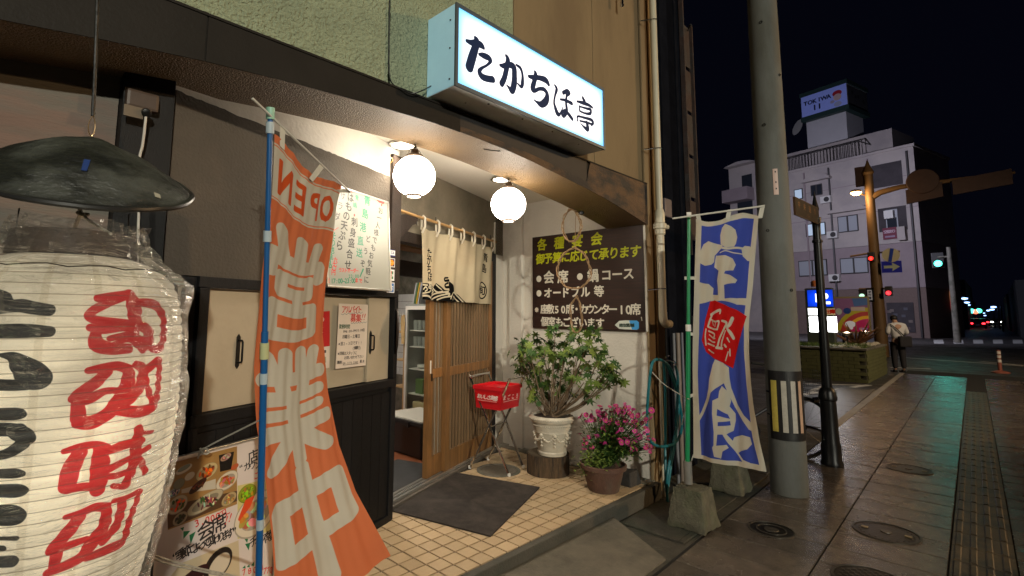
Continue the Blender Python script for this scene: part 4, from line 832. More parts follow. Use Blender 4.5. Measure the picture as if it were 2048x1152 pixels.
# stand with red crate
t = thing("folding_stand", "chrome X shaped folding stand carrying a red crate beside the door", "stand", (3.6, 3.3, .13))
F1, F2, F3, F4 = (Vector(p) for p in ((3.43, 3.49, .134), (3.52, 3.09, .134), (3.75, 3.56, .134), (3.8, 3.16, .134)))
C0 = (F1+F2+F3+F4)/4; cb = Vector((C0.x, C0.y, 0)); zt_ = .93
T_ = {}
def toward(f, o_, z): p = f.lerp(o_, .98); return Vector((p.x, p.y, z))
tubeM = M_chrome
for (a, b_, c_, d_) in ((F1, F2, F3, F4), ):
    pass
for (fa, fb, ta, tb) in ((F1, F3, F2, F4), (F2, F4, F1, F3)):
    A_, B_ = toward(fa, ta, zt_), toward(fb, tb, zt_)
    pts = [fa, fa.lerp(A_, .5), A_, A_+Vector((0, 0, .015))*1, A_.lerp(B_, .08)+Vector((0, 0, .03)), A_.lerp(B_, .92)+Vector((0, 0, .03)), B_, fb.lerp(B_, .5), fb]
    MB().tube(cr(pts, 5), .011, 8).build("leg_frame", tubeM, t, smooth=True)
    for f in (fa, fb): MB().lathe(f, [(.014, -.003), (.015, .02), (.012, .022)], 10).build("rubber_foot", M_white, t)
for k in (.48, .72): MB().tube([F1.lerp(toward(F1, F2, zt_), k), F3.lerp(toward(F3, F4, zt_), k)], .006, 6).build("cross_rod", tubeM, t)
t = thing("red_crate", "red plastic crate with white lettering held in the folding stand", "crate", C0+Vector((0, 0, .56)))
M_red = mat("red_plastic", (.62, .012, .02), .32, var=.1)
lx, ly = .17, .15; zb_, zt2 = .69, .885
ang = math.radians(8); RC = Matrix.Rotation(ang, 3, 'Z'); cc = Vector((C0.x-.01, C0.y-.01, 0))
def cp(x, y, z): return cc+RC@Vector((x, y, 0))+Vector((0, 0, z))
mb = MB()
for (x0, y0, x1, y1) in ((-lx, -ly, lx, -ly+.008), (-lx, ly-.008, lx, ly), (-lx, -ly+.009, -lx+.008, ly-.009), (lx-.008, -ly+.009, lx, ly-.009)):
    k = .9; mb.hexa([cp(x0*k, y0*k, zb_), cp(x1*k, y0*k, zb_), cp(x1*k, y1*k, zb_), cp(x0*k, y1*k, zb_), cp(x0, y0, zt2), cp(x1, y0, zt2), cp(x1, y1, zt2), cp(x0, y1, zt2)])
mb.hexa([cp(-lx*.9, -ly*.9, zb_-.006), cp(lx*.9, -ly*.9, zb_-.006), cp(lx*.9, ly*.9, zb_-.006), cp(-lx*.9, ly*.9, zb_-.006), cp(-lx*.9, -ly*.9, zb_-.001), cp(lx*.9, -ly*.9, zb_-.001), cp(lx*.9, ly*.9, zb_-.001), cp(-lx*.9, ly*.9, zb_-.001)])
mb.build("body", M_red, t)
mb = MB(); e = .008
for (x0, y0, x1, y1) in ((-lx-e, -ly-e, lx+e, -ly), (-lx-e, ly, lx+e, ly+e), (-lx-e, -ly+.001, -lx, ly-.001), (lx, -ly+.001, lx+e, ly-.001)): mb.hexa([cp(x0, y0, zt2-.03), cp(x1, y0, zt2-.03), cp(x1, y1, zt2-.03), cp(x0, y1, zt2-.03), cp(x0, y0, zt2+.004), cp(x1, y0, zt2+.004), cp(x1, y1, zt2+.004), cp(x0, y1, zt2+.004)])
mb.build("rim", M_red, t)
MB().hexa([cp(-lx+.01, -ly+.01, zt2-.028), cp(lx-.01, -ly+.01, zt2-.028), cp(lx-.01, ly-.01, zt2-.028), cp(-lx+.01, ly-.01, zt2-.028), cp(-lx+.01, -ly+.01, zt2-.02), cp(lx-.01, -ly+.01, zt2-.02), cp(lx-.01, ly-.01, zt2-.02), cp(-lx+.01, ly-.01, zt2-.02)]).build("lid", M_red, t)
for side in (0, 1):
    k = .955
    if side == 0: b = Board(cp(-lx*k-.004, ly*.85, zt2-.05), RC@Vector((0, -ly*1.7, 0)), (0, 0, -.09), 1500, (.62, .02, .03))
    else: b = Board(cp(-lx*.85, -ly*k-.004, zt2-.05), RC@Vector((lx*1.7, 0, 0)), (0, 0, -.09), 1500, (.62, .02, .03))
    b.cv.a[:] = (.8, .08, .1)
    b.cv.run("おいしさ実感" if side == 0 else "まごころ", (b.cv.w*.14, b.cv.h*.5), (b.cv.w*.86, b.cv.h*.55), b.cv.h*.52, (.92, .85, .82), .04, .06, skew=.2)
    b.cv.stroke([(b.cv.w*.08, b.cv.h*.86, 3), (b.cv.w*.9, b.cv.h*.88, 3)], (.9, .8, .78))
    b.mesh("lettering", print_mat("crate_print%d" % side, b.cv.image("crate%d" % side), .35), t)

def blade(mb, o_, d, up, L, w_, droop=.3, n=2):
    d = d.normalized(); sd = d.cross(up); sd = sd.normalized() if sd.length > 1e-4 else Vector((1, 0, 0)); upn = sd.cross(d).normalized()
    pts = []
    for i in range(n+1):
        k = i/n; c_ = o_+d*(L*k)-upn*(droop*L*k*k); ww = w_*math.sin(math.pi*(.08+.86*k)); pts.append((c_-sd*ww, c_+upn*ww*-.25, c_+sd*ww))
    for i in range(n):
        a, b_ = pts[i], pts[i+1]; mb.quad(a[0], a[1], b_[1], b_[0]); mb.quad(a[1], a[2], b_[2], b_[1])
def rdir(zmin=-1, zmax=1):
    z = random.uniform(zmin, zmax); a = random.uniform(0, math.tau); r = math.sqrt(max(0, 1-z*z)); return Vector((r*math.cos(a), r*math.sin(a), z))
# log stump slices
def stump(c, r, h, label):
    t = thing("log_stump", label, "stump", c); mb = MB(); n = 26; P = [(c[0]+r*(1+.07*noise.noise(Vector((i*.9, c[0]*9, 0))))*math.cos(i*math.tau/n), c[1]+r*(1+.07*noise.noise(Vector((i*.9, 3, 0))))*math.sin(i*math.tau/n)) for i in range(n)]
    mb.prism(P, c[2], c[2]+h); mb.build("bark", mat("bark", (.12, .075, .04), .9, var=.6, vscale=9, bump=3, bscale=40, stretch=(6, 6, .8), col2=(.035, .025, .018), cscale=5), t)
    MB().prism([(c[0]+(x-c[0])*.93, c[1]+(y-c[1])*.93) for x, y in P], c[2]+h+.0005, c[2]+h+.004).build("cut_face", mat("cut_wood", (.1, .075, .045), .8, var=.4, bump=1), t)
stump((3.87, 2.93, .131), .19, .17, "big bark covered log stump carrying the white urn")
# white urn with relief garlands
PC = Vector((3.84, 2.86, .308)); t = thing("urn_planter", "ornate off white urn with relief garlands standing on a log stump", "planter", PC)
M_urn = mat("urn_white", (.62, .57, .47), .55, var=.2, vscale=9, bump=.8, bscale=70, col2=(.42, .37, .28), cscale=4, cthr=(.5, .75))
prof = [(.10, 0), (.125, .004), (.13, .03), (.122, .04), (.128, .05), (.15, .19), (.158, .2), (.158, .215), (.163, .225), (.175, .28), (.19, .29), (.198, .305), (.2, .325), (.19, .34), (.175, .342), (.172, .32)]
MB().lathe(PC, prof, 48).build("pot", M_urn, t, smooth=True)
mb = MB()
for k in range(8):
    a0 = k*math.tau/8
    for j in range(9):
        u_ = j/8; a = a0+u_*math.tau/8; z = .185-.05*math.sin(u_*math.pi); r = .142+.0005*k+(z-.12)*.13+.006; mb.lathe(PC+Vector((r*math.cos(a), r*math.sin(a), z)), [(.001, -.011), (.011, -.004), (.011, .004), (.001, .011)], 6)
    r = .158; mb.lathe(PC+Vector((r*math.cos(a0), r*math.sin(a0), .185)), [(.001, -.018), (.018, -.006), (.018, .006), (.001, .018)], 8)
    for d in (.03, .06, .09): mb.lathe(PC+Vector(((r-d*.09)*math.cos(a0), (r-d*.09)*math.sin(a0), .185-d)), [(.001, -.014), (.012, 0), (.001, .014)], 6)
mb.build("relief_garland", M_urn, t)
mb = MB()
for z, r in ((.262, .17), (.318, .198)):
    for k in range(60): a = k*math.tau/60; mb.lathe(PC+Vector(((r+.003)*math.cos(a), (r+.003)*math.sin(a), z)), [(.001, -.006), (.006, 0), (.001, .006)], 5)
mb.build("bead_band", M_urn, t)
MB().lathe(PC+Vector((0, 0, .325)), [(.171, 0), (.001, .012)], 30, cap=False).build("soil", mat("soil", (.05, .035, .025), .95, var=.5, bump=3), t)
M_leaf = [mat("leaf_green%d" % i, c_, .5, var=.3, vscale=14, spec=.22) for i, c_ in enumerate(((.1, .16, .03), (.042, .095, .022), (.17, .23, .045)))]
M_twig = mat("twig", (.2, .14, .085), .8, var=.4, bump=1.2, bscale=90)
def leafmat(): return M_leaf
# schefflera: bent stems, palmate rosettes spread through an uneven crown
t = thing("umbrella_plant", "bushy green plant with finger like leaves growing from the white urn", "plant", PC+Vector((0, 0, .33)))
top = PC+Vector((0, 0, .33)); ends = []; random.seed(11)
targets = [(1045, 690), (1052, 735), (1075, 675), (1090, 700), (1110, 668), (1130, 690), (1155, 700), (1062, 760), (1090, 745), (1120, 730), (1178, 680), (1192, 665), (1203, 700), (1216, 735), (1210, 770), (1180, 720), (1150, 745), (1100, 780), (1138, 780), (1180, 790), (1072, 790), (1040, 712), (1210, 750), (1168, 765), (1128, 715), (1105, 715), (1060, 705), (1085, 770), (1120, 760), (1190, 735), (1228, 748), (1234, 758), (1222, 742), (1040, 740), (1036, 720), (1076, 725), (1142, 675), (1100, 690), (1160, 675)]
for i, (u, v) in enumerate(targets):
    tg = hx(u, v, 3.84+random.uniform(-.22, .22)); ends.append(tg)
mbs = MB()
for e_ in ends:
    st = top+Vector((random.uniform(-.05, .05), random.uniform(-.05, .05), -.01)); mid = st.lerp(e_, .5)+Vector((random.uniform(-.05, .05), random.uniform(-.05, .05), -.04)); c_ = cr([st, mid, e_], 5)
    mbs.tube(c_, .006, 6, rs=[.008-.005*k/len(c_) for k in range(len(c_))])
mbs.build("stems", M_twig, t, smooth=True)
mb = MB()
def rosette(mb, c_, r):
    ax = (rdir(.3, 1)+(CAM-c_).normalized()*.35).normalized(); n = random.randint(6, 8); a0 = random.uniform(0, 6)
    x_ = ax.orthogonal().normalized(); y_ = ax.cross(x_); mb.k = random.choices((0, 1, 2), (5, 4, 2))[0]
    for k in range(n):
        a = a0+k*math.tau/n; d = (x_*math.cos(a)+y_*math.sin(a)+ax*.12); blade(mb, c_, d, ax, r*random.uniform(.75, 1.1), r*.2, .28)
for e_ in ends:
    for k in range(9):
        c_ = e_+Vector((random.gauss(0, .042), random.gauss(0, .042), random.gauss(0, .04))); rosette(mb, c_, random.uniform(.036, .062))
        mbs2 = None
mb.build("foliage", M_leaf, t, kind="stuff")
# chrysanthemum in terracotta
FC = Vector((3.83, 2.34, .131)); t = thing("terracotta_pot", "weathered terracotta pot at the corner of the tiled platform", "pot", FC)
MB().lathe(FC, [(.12, 0), (.125, .01), (.165, .17), (.185, .175), (.188, .205), (.175, .21), (.17, .19)], 36).build("pot", mat("terracotta", (.12, .06, .042), .75, var=.35, vscale=6, bump=1.2, bscale=60, col2=(.11, .075, .055), cscale=4), t, smooth=True)
MB().lathe(FC+Vector((0, 0, .185)), [(.15, 0), (.001, .015)], 24, cap=False).build("soil", MATS["soil"], t)
t = thing("chrysanthemum", "leafy plant with many small pink flowers in the terracotta pot", "plant", FC+Vector((0, 0, .2))); random.seed(3)
mb = MB(); mst = MB(); mfl = MB(); mctr = MB()
cs = FC+Vector((0, 0, .2)); heads = []
for i in range(190):
    u, v = random.gauss(1235, 36), random.uniform(812, 905)
    if abs(u-1235) > 74: continue
    heads.append(hx(u, v, 3.86+random.uniform(-.17, .15)))
for (u, v) in ((1164, 830), (1160, 835), (1173, 843), (1160, 868), (1172, 830), (1198, 826), (1195, 822), (1193, 872), (1232, 812), (1250, 808), (1258, 815), (1262, 827), (1276, 832), (1296, 880), (1300, 892), (1290, 900), (1262, 905), (1228, 893), (1256, 885), (1272, 898), (1236, 820), (1252, 818), (1212, 838), (1236, 846), (1222, 850)): heads.append(hx(u, v, 3.8+random.uniform(-.1, .06)))
for h in heads:
    mst.tube(cr([cs+Vector((random.uniform(-.07, .07), random.uniform(-.07, .07), 0)), cs.lerp(h, .55)+Vector((0, 0, .02)), h], 3), .0022, 4)
    ax = (rdir(.2, 1)+(CAM-h).normalized()*.5).normalized(); x_ = ax.orthogonal().normalized(); y_ = ax.cross(x_); r = random.uniform(.014, .025); mfl.k = random.choice((0, 0, 1))
    for k in range(11): a = k*math.tau/11; blade(mfl, h, x_*math.cos(a)+y_*math.sin(a)+ax*.35, ax, r, r*.42, .1, 2)
    mctr.lathe(h+ax*.003, [(r*.3, 0), (r*.22, .003), (.0005, .004)], 7, axis=ax)
for i in range(3000):
    k = random.random(); h = random.choice(heads); p = cs.lerp(h, random.uniform(.15, .93))+Vector((random.gauss(0, .02), random.gauss(0, .02), random.gauss(0, .018)))
    mb.k = random.choices((0, 1, 2), (2, 5, 1))[0]; blade(mb, p, rdir(-.3, .8), Vector((0, 0, 1)), random.uniform(.022, .042), .009, .4, 2)
for i in range(420):                       # low light green growth at the left foot
    p = hx(random.gauss(1185, 14), random.gauss(925, 14), 3.72+random.uniform(-.06, .08)); mb.k = random.choice((0, 2, 2)); blade(mb, p, rdir(-.2, .9), Vector((0, 0, 1)), random.uniform(.018, .03), .009, .4, 2)
mst.build("stems", M_leaf[1], t, kind="stuff"); mb.build("foliage", M_leaf, t, kind="stuff")
mfl.build("flowers", [mat("petal_pink", (.5, .03, .2), .6, var=.2), mat("petal_pale", (.58, .08, .3), .6, var=.2)], t, kind="stuff"); mctr.build("flower_centres", mat("flower_centre", (.45, .22, .05), .8), t, kind="stuff")
tag(MB().hexa([(4.02, 2.2, .131), (4.19, 2.19, .131), (4.19, 2.42, .131), (4.03, 2.4, .131), (4.04, 2.22, .24), (4.17, 2.21, .25), (4.18, 2.4, .23), (4.05, 2.38, .22)]).build("stone_block", mat("dark_stone", (.05, .045, .04), .85, var=.5, bump=2), None, bevel=.012, origin=(4.1, 2.3, .131)), "dark rough block in the corner behind the pink flowers", "stone")
# ------------------------------------------------------------------ wreaths of twisted vine hanging at the beam
M_vine = mat("vine", (.32, .2, .1), .8, var=.4, vscale=30, bump=1.5, bscale=90); random.seed(21)
zz_ = {}
def wreath(pts_px, label, y=2.6, amp=.012, n=4, r=.0038):
    x_ = 3.72; t = thing("vine_wreath", label, "wreath", hx(*pts_px[0], x_), "loops of twisted vine hanging below the beam")
    P0 = [hx(u, v, x_) for u, v in pts_px]
    for k in range(n):
        ph = random.uniform(0, 6); P = []
        C_ = cr(P0+[P0[0]], 8)
        for i, p in enumerate(C_):
            a = i*.45+ph; P.append(p+Vector((math.sin(a)*amp, math.cos(a)*amp*.7, math.sin(a*1.3+k)*amp*.5)))
        MB().tube(P, r*random.uniform(.7, 1.15), 6).build("vine_strand", M_vine, t, smooth=True)
wreath([(1140, 418), (1150, 422), (1160, 440), (1162, 455), (1157, 472), (1148, 482), (1135, 480), (1126, 460), (1128, 435)], "topmost small oval loop of twisted vine under the beam end")
wreath([(1149, 494), (1166, 506), (1178, 527), (1181, 550), (1172, 568), (1152, 577), (1130, 572), (1117, 552), (1116, 530), (1128, 508)], "middle and largest ring of twisted vine in front of the banquet board", n=4)
wreath([(1153, 592), (1160, 610), (1164, 635), (1160, 660), (1151, 666), (1145, 655), (1141, 632), (1143, 608)], "lowest narrow loop of twisted vine in front of the banquet board", n=4, amp=.01)
tag(MB().tube([hx(1152, 421, 3.72), hx(1150, 480, 3.72), hx(1151, 500, 3.72)], .003, 6).build("vine_tie", M_vine, None), "thin stem tying the upper vine loops together", "stem")
tag(MB().lathe(hx(1163, 426, 3.72), [(.001, -.02), (.02, -.012), (.022, .006), (.01, .02), (.001, .022)], 12).build("beam_knob", M_iron, None, smooth=True, origin=hx(1163, 426, 3.72)), "small black knob under the beam end where the vine hangs", "knob")
tag(MB().tube(cr([hy(1006, 299, 2.17)+Vector((0, .05, 0)), hz(1000, 302, 2.595), hz(985, 301, 2.585), hz(967, 298, 2.59)], 5), .004, 6, rs=None).build("peeling_strip", M_darkwood, None), "dark peeling strip curling down from the beam soffit", "strip")
# ------------------------------------------------------------------ flags
def flag(name, label, cat, Lrow, Rrow, topsag, fold, cvimg, nx=60, ny=150, loc=(0, 0, 0), rough=.8, trans=.35, group=None, flip=False):
    """Lrow/Rrow: functions t -> world point of the pole side and the free side"""
    t = thing(name, label, cat, loc, group)
    def f(a, b_):
        P, Q_ = Lrow(b_), Rrow(b_); d = (Q_-P); p = P.lerp(Q_, a); nrm = d.cross(Vector((0, 0, 1))).normalized()
        return p+nrm*fold(a, b_)-Vector((0, 0, 1))*topsag(a)*(1-b_)
    MB().grid(f, nx, ny).build("cloth", print_mat(name+"_cloth", cvimg, rough, trans=trans, spec=.15, bump=.3, bscale=600, var=.08), t, smooth=True, sharp=180)
    return t, f
def interp(tab, t_):
    for (a, A_), (b_, B_) in zip(tab, tab[1:]):
        if t_ <= b_: k = (t_-a)/(b_-a); k = k*k*(3-2*k)*.3+k*.7; return tuple(x+(y-x)*k for x, y in zip(A_, B_)) if isinstance(A_, tuple) else A_+(B_-A_)*k
    return tab[-1][1]
# orange flag (its back is seen, so the print is mirrored)
c = CV(300, 1760, (.9, .5, .33)); OR = (.9, .5, .33); WHT = (.86, .83, .77); H_ = c.h; W_ = c.w
c.rect(0, H_*.026, W_, H_*.118, WHT); c.rect(0, H_*.02, W_, H_*.0235, WHT); c.rect(0, H_*.1205, W_, H_*.124, WHT)
c.run("OPEN", (W_*.16, H_*.073), (W_*.83, H_*.073), H_*.09, (.86, .36, .17), .03, sx=.54)
def G(lo, hi, strokes, r, x0=.1, x1=.93):
    for st in strokes: c.stroke([((x0+(x1-x0)*p[0])*W_, (lo+(hi-lo)*p[1])*H_) for p in st], WHT, r, sm=False)
G(.165, .385, [[(.14, .06), (.2, .2)], [(.5, .03), (.5, .2)], [(.84, .05), (.78, .2)]], 27)
G(.165, .385, [[(.05, .27), (.95, .27)], [(.05, .27), (.05, .43)], [(.95, .27), (.95, .43)]], 27)
G(.165, .385, [[(.24, .43), (.76, .43), (.76, .6), (.24, .6), (.24, .42)], [(.5, .6), (.44, .74)], [(.14, .76), (.86, .76), (.86, 1.0), (.14, 1.0), (.14, .76)]], 25)
G(.42, .68, [[(.36, .03), (.36, .22)], [(.62, .03), (.62, .22)], [(.12, .07), (.18, .2)], [(.88, .07), (.8, .2)], [(.04, .27), (.96, .27)], [(.32, .3), (.36, .4)], [(.68, .3), (.64, .4)], [(.1, .43), (.9, .43)], [(.14, .58), (.86, .58)], [(.03, .73), (.97, .73)], [(.5, .43), (.5, 1.0)], [(.44, .76), (.08, .97)], [(.56, .76), (.94, .97)]], 27)
G(.7, .955, [[(.06, .22), (.94, .22), (.94, .62), (.06, .62), (.06, .22)], [(.5, .0), (.5, 1.0)]], 30)
img = c.image("open_flag", flip=True)
LT = [(0, (549, 268, 1.87)), (.13, (541, 400, 1.88)), (.27, (523, 540, 1.9)), (.46, (510, 735, 1.93)), (.58, (513, 852, 1.95)), (.68, (530, 960, 1.98)), (.8, (542, 1080, 2.0)), (1, (556, 1285, 2.02))]
RT = [(0, (683, 371, 2.36)), (.06, (673, 412, 2.36)), (.16, (662, 490, 2.36)), (.26, (651, 563, 2.36)), (.4, (645, 668, 2.34)), (.56, (656, 783, 2.32)), (.7, (676, 889, 2.3)), (.82, (711, 982, 2.3)), (.92, (749, 1050, 2.3)), (1, (783, 1113, 2.3))]
Lf = lambda b_: hd(*interp(LT, b_)); Rf = lambda b_: hd(*interp(RT, b_))
fold = lambda a, b_: .007*math.sin(a*13+b_*5)*(.35+.65*b_)+.014*math.sin(a*5.5-b_*7+1)*b_+.0025*math.sin(a*31+b_*9)+.0015*math.sin(a*60+b_*24)
t, ff = flag("open_flag", "orange OPEN banner with large white characters seen from the back, on the blue pole", "flag", Lf, Rf, lambda a: .028*math.sin(a*math.pi)**2*1.6, fold, img, 70, 170, loc=Lf(1))
M_clip = mat("clear_clip", (.6, .58, .5), .3, var=.1)
rodA, rodB = hd(505, 197, 1.76), hd(700, 384, 2.41)
tb = thing("blue_flagpole", "bright blue flagpole with a mint cap holding the orange banner", "flagpole", hd(514, 1290, 1.97))
p0, p1 = hd(541, 222, 1.865), hd(514, 1290, 1.97)
M_bl = mat("blue_pole", (.01, .1, .3), .3, var=.12, spec=.6); dd = (p1-p0)
MB().tube([p0, p0+dd*.4], .0098, 14).build("upper_tube", M_bl, tb, smooth=True); MB().tube([p0+dd*.4, p1], .0128, 14).build("lower_tube", M_bl, tb, smooth=True)
M_mint = mat("mint_plastic", (.3, .55, .42), .4); MB().tube([p0-dd.normalized()*.012, p0+dd.normalized()*.03], .0155, 14).build("cap", M_mint, tb, smooth=True)
k_ = (690-222)/(1290-222); MB().tube([p0+dd*(k_-.018), p0+dd*(k_+.012)], .0165, 14).build("joint_collar", mat("lime_plastic", (.5, .52, .28), .4), tb, smooth=True)
for v_, w_ in ((252, .03), (460, .03), (740, .034), (1035, .04)):
    kk = (v_-222)/(1290-222); MB().tube([p0+dd*(kk-.008), p0+dd*(kk+.012)], .0148, 12).build("tape_band", mat("tape", (.42, .5, .55), .35), tb, smooth=True)
tag(MB().tube([rodA, rodB], .0045, 8).build("flag_arm", mat("white_rod", (.62, .6, .54), .35), None, smooth=True, origin=rodA), "thin white arm rod across the top of the orange banner", "rod")
for k, a in enumerate((.06, .46, .93)):
    pr = rodA.lerp(rodB, (.22, .63, .98)[k]); pf = ff(a, 0)
    MB().quad(pr+Vector((0, 0, .006)), pr+(rodB-rodA).normalized()*.035+Vector((0, 0, .006)), pf+(rodB-rodA).normalized()*.03-Vector((0, 0, .03)), pf-Vector((0, 0, .03))).build("clear_tab", M_clip, t)
# blue banner
L2 = lambda v: interp([(437, 1392.0), (560, 1389), (700, 1387), (915, 1385)], v); R2 = lambda v: interp([(432, 1517.0), (500, 1511), (560, 1506), (640, 1498), (700, 1499), (760, 1503), (800, 1507), (870, 1518), (943, 1533)], v)
def stp(u, v):
    a = (u-L2(v))/(R2(v)-L2(v)); vt, vb = 438-6*a+7*math.sin(math.pi*2*a), 917+26*a; return a*560, (v-vt)/(vb-vt)*1900
BLU = (.27, .34, .73); WB = (.84, .82, .76); c = CV(560, 1900, WB)
q1, q2 = crop(1370, 410, 3.972), crop(1370, 660, 3.84)
J = lambda q_, pts: [stp(*q_(x, y)) for x, y in pts]
def rough(pts, k=5): return [(x+random.uniform(-k, k), y+random.uniform(-k, k)) for x, y in pts]
c.poly(rough([(52, 42), (200, 30), (380, 42), (522, 26), (518, 300), (512, 700), (505, 1000), (512, 1400), (500, 1600), (512, 1858), (300, 1868), (60, 1862), (58, 1500), (50, 1200), (60, 900), (48, 500)], 6), BLU)
c.poly(J(q1, [(325, 150), (375, 170), (410, 200), (425, 260), (415, 310), (400, 335), (330, 340), (290, 310), (285, 240), (300, 180)]), WB)
c.poly(J(q1, [(190, 285), (250, 305), (305, 318), (305, 335), (275, 365), (240, 400), (235, 450), (215, 470), (160, 480), (120, 460), (112, 400), (130, 350), (150, 310)]), WB)
c.stroke([(*p, 8) for p in J(q1, [(300, 338), (340, 348), (400, 345), (470, 350)])], WB); c.stroke([(*p, 4) for p in J(q1, [(285, 378), (330, 365), (400, 385), (470, 395)])], WB)
c.poly(J(q1, [(480, 325), (520, 330), (545, 380), (540, 450), (500, 445), (465, 410), (455, 350)]), WB)
c.poly(J(q1, [(250, 400), (330, 400), (390, 430), (415, 480), (395, 525), (330, 525), (320, 545), (370, 560), (425, 600), (410, 625), (320, 635), (325, 750), (270, 750), (265, 640), (260, 600), (272, 520), (235, 490)]), WB)
c.poly(J(q1, [(95, 605), (190, 625), (228, 660), (222, 710), (270, 715), (330, 745), (420, 745), (535, 748), (520, 805), (420, 795), (300, 760), (200, 760), (105, 785)]), WB)
RDF = (.82, .1, .1)
c.poly([stp(u, v) for u, v in ((1420, 602), (1430, 600), (1462, 615), (1494, 633), (1478, 690), (1466, 738), (1446, 725), (1428, 716), (1412, 704), (1404, 680), (1410, 640))], RDF)
for q_, st in ((q1, [(205, 870, 12), (240, 850, 12), (285, 835, 11), (285, 860, 8)]), (q1, [(215, 870, 8), (195, 910, 9), (180, 960, 8)]), (q1, [(200, 905, 6), (240, 925, 7), (275, 925, 8), (262, 980, 9)]), (q1, [(215, 920, 5), (225, 955, 5)]), (q1, [(245, 935, 5), (240, 965, 5)]), (q1, [(178, 965, 7), (230, 985, 7), (262, 988, 7)]),
               (q1, [(165, 985, 6), (160, 1040, 6), (165, 1110, 7)]), (q1, [(185, 1000, 7), (235, 1025, 7), (225, 1060, 7)]), (q1, [(190, 1030, 5), (215, 1050, 5), (240, 1060, 6)]), (q1, [(185, 1065, 5), (215, 1085, 6), (240, 1090, 6)]), (q1, [(180, 1100, 6), (235, 1120, 7)]), (q2, [(180, 150, 5), (200, 165, 6), (225, 178, 4)]),
               (q1, [(300, 920, 8), (340, 940, 12), (315, 990, 10), (280, 1060, 9), (262, 1130, 10)]), (q1, [(385, 905, 16), (365, 950, 16), (345, 980, 10), (370, 1020, 15), (390, 1060, 14)]), (q1, [(330, 1000, 6), (300, 1080, 8), (295, 1120, 9)]), (q2, [(245, 135, 11), (290, 142, 11)]), (q1, [(345, 1060, 8), (360, 1090, 5)]), (q2, [(310, 115, 9), (322, 130, 9)]), (q2, [(350, 150, 6), (350, 200, 6)]), (q2, [(338, 170, 5), (318, 235, 6)])):
    c.stroke([(*stp(*q_(p[0], p[1])), p[2]*.95) for p in st], WB)
c.poly(J(q2, [(235, 225), (300, 255), (340, 290), (345, 370), (355, 450), (400, 580), (450, 660), (512, 720), (522, 782), (490, 770), (440, 700), (380, 600), (340, 500), (305, 410), (240, 450), (205, 480), (190, 540), (140, 650), (105, 710), (92, 690), (130, 620), (170, 520), (185, 440), (190, 370), (215, 270)]), WB)
c.poly(J(q2, [(290, 430), (340, 480), (355, 550), (345, 590), (385, 650), (388, 700), (375, 780), (350, 790), (330, 800), (370, 855), (378, 830), (440, 812), (500, 828), (515, 880), (480, 920), (430, 935), (412, 950), (450, 1000), (500, 1020), (530, 1040), (520, 1058), (480, 1055), (440, 1010), (390, 940), (340, 870), (300, 800), (262, 800), (252, 885), (330, 880), (345, 905), (300, 930), (290, 985), (235, 970), (220, 900), (232, 880), (235, 780), (220, 640), (222, 540), (265, 520), (270, 470)]), WB)
for h_ in ([(258, 605), (335, 650), (350, 685), (300, 668), (255, 655)], [(264, 705), (350, 702), (356, 735), (264, 735)]): c.poly(J(q2, h_), BLU)
img = c.image("blue_flag")
TL3 = lambda v: 3.97-.02*(v-437)/480
Lb = lambda b_: hd(L2(438+479*b_), 438+479*b_, 3.96)
Rb = lambda b_: hd(R2(432+511*b_), 432+511*b_, 3.74-.1*b_*b_)
fold = lambda a, b_: .02*math.sin(a*11+b_*4)*(.3+.7*b_)+.014*math.sin(a*6-b_*8)+.006*math.sin(a*27+b_*7)
t, fb = flag("blue_flag", "tall blue banner with white brush characters and a red patch hanging from the green pole", "flag", Lb, Rb, lambda a: .05*math.sin(math.pi*2*a)*.6, fold, img, 50, 140, loc=Lb(1))
rA, rB = hd(1345, 437, 4.02), hd(1527, 412, 3.72)
gp = Vector((3.965, 1.672, 0)); M_gr = mat("green_pole", (.01, .24, .09), .35, var=.15)
tg = thing("green_flagpole", "green flagpole in a concrete foot beside the utility pole", "flagpole", gp)
gt = hp(1378, 430, gp, Vector((gp.x, gp.y, 0))); gb = hp(1375, 925, gp, Vector((gp.x, gp.y, 0))); gm = gt.lerp(gb, .47)
MB().tube([gt, gm], .0125, 14).build("upper_tube", M_gr, tg, smooth=True); MB().tube([gm, gb], .0165, 14).build("lower_tube", M_gr, tg, smooth=True)
MB().tube([gm+Vector((0, 0, .03)), gm-Vector((0, 0, .02))], .02, 14).build("joint_collar", M_white, tg, smooth=True); MB().tube([gt+Vector((0, 0, .02)), gt-Vector((0, 0, .015))], .018, 12).build("cap", M_white, tg, smooth=True)
MB().tube([gb+Vector((0, 0, .01)), (gb.x, gb.y, .3)], .03, 16).build("sleeve", mat("grey_pvc", (.2, .19, .17), .5, var=.3), tg, smooth=True)
tag(MB().tube([rA, rB], .007, 8).build("flag_arm", MATS["white_rod"], None, smooth=True, origin=rA), "white arm rod at the top of the blue banner", "rod")
for k in (.02, .48, .985):
    pf = fb(k, 0); pr = rA.lerp(rB, (.27, .62, .97)[(.02, .48, .985).index(k)]); MB().quad(pr+Vector((0, 0, .008)), pr+(rB-rA).normalized()*.03+Vector((0, 0, .008)), pf+(rB-rA).normalized()*.03-Vector((0, 0, .02)), pf-Vector((0, 0, .02))).build("hanging_tab", M_clip, t)
for v_ in (556, 668, 790, 912):
    b_ = (v_-438)/479; p = fb(0.0, b_); g_ = Vector((gp.x, gp.y, p.z)); MB().quad(g_+Vector((0, 0, .012)), p+Vector((0, 0, .012)), p-Vector((0, 0, .012)), g_-Vector((0, 0, .012))).build("side_tab", M_clip, t)
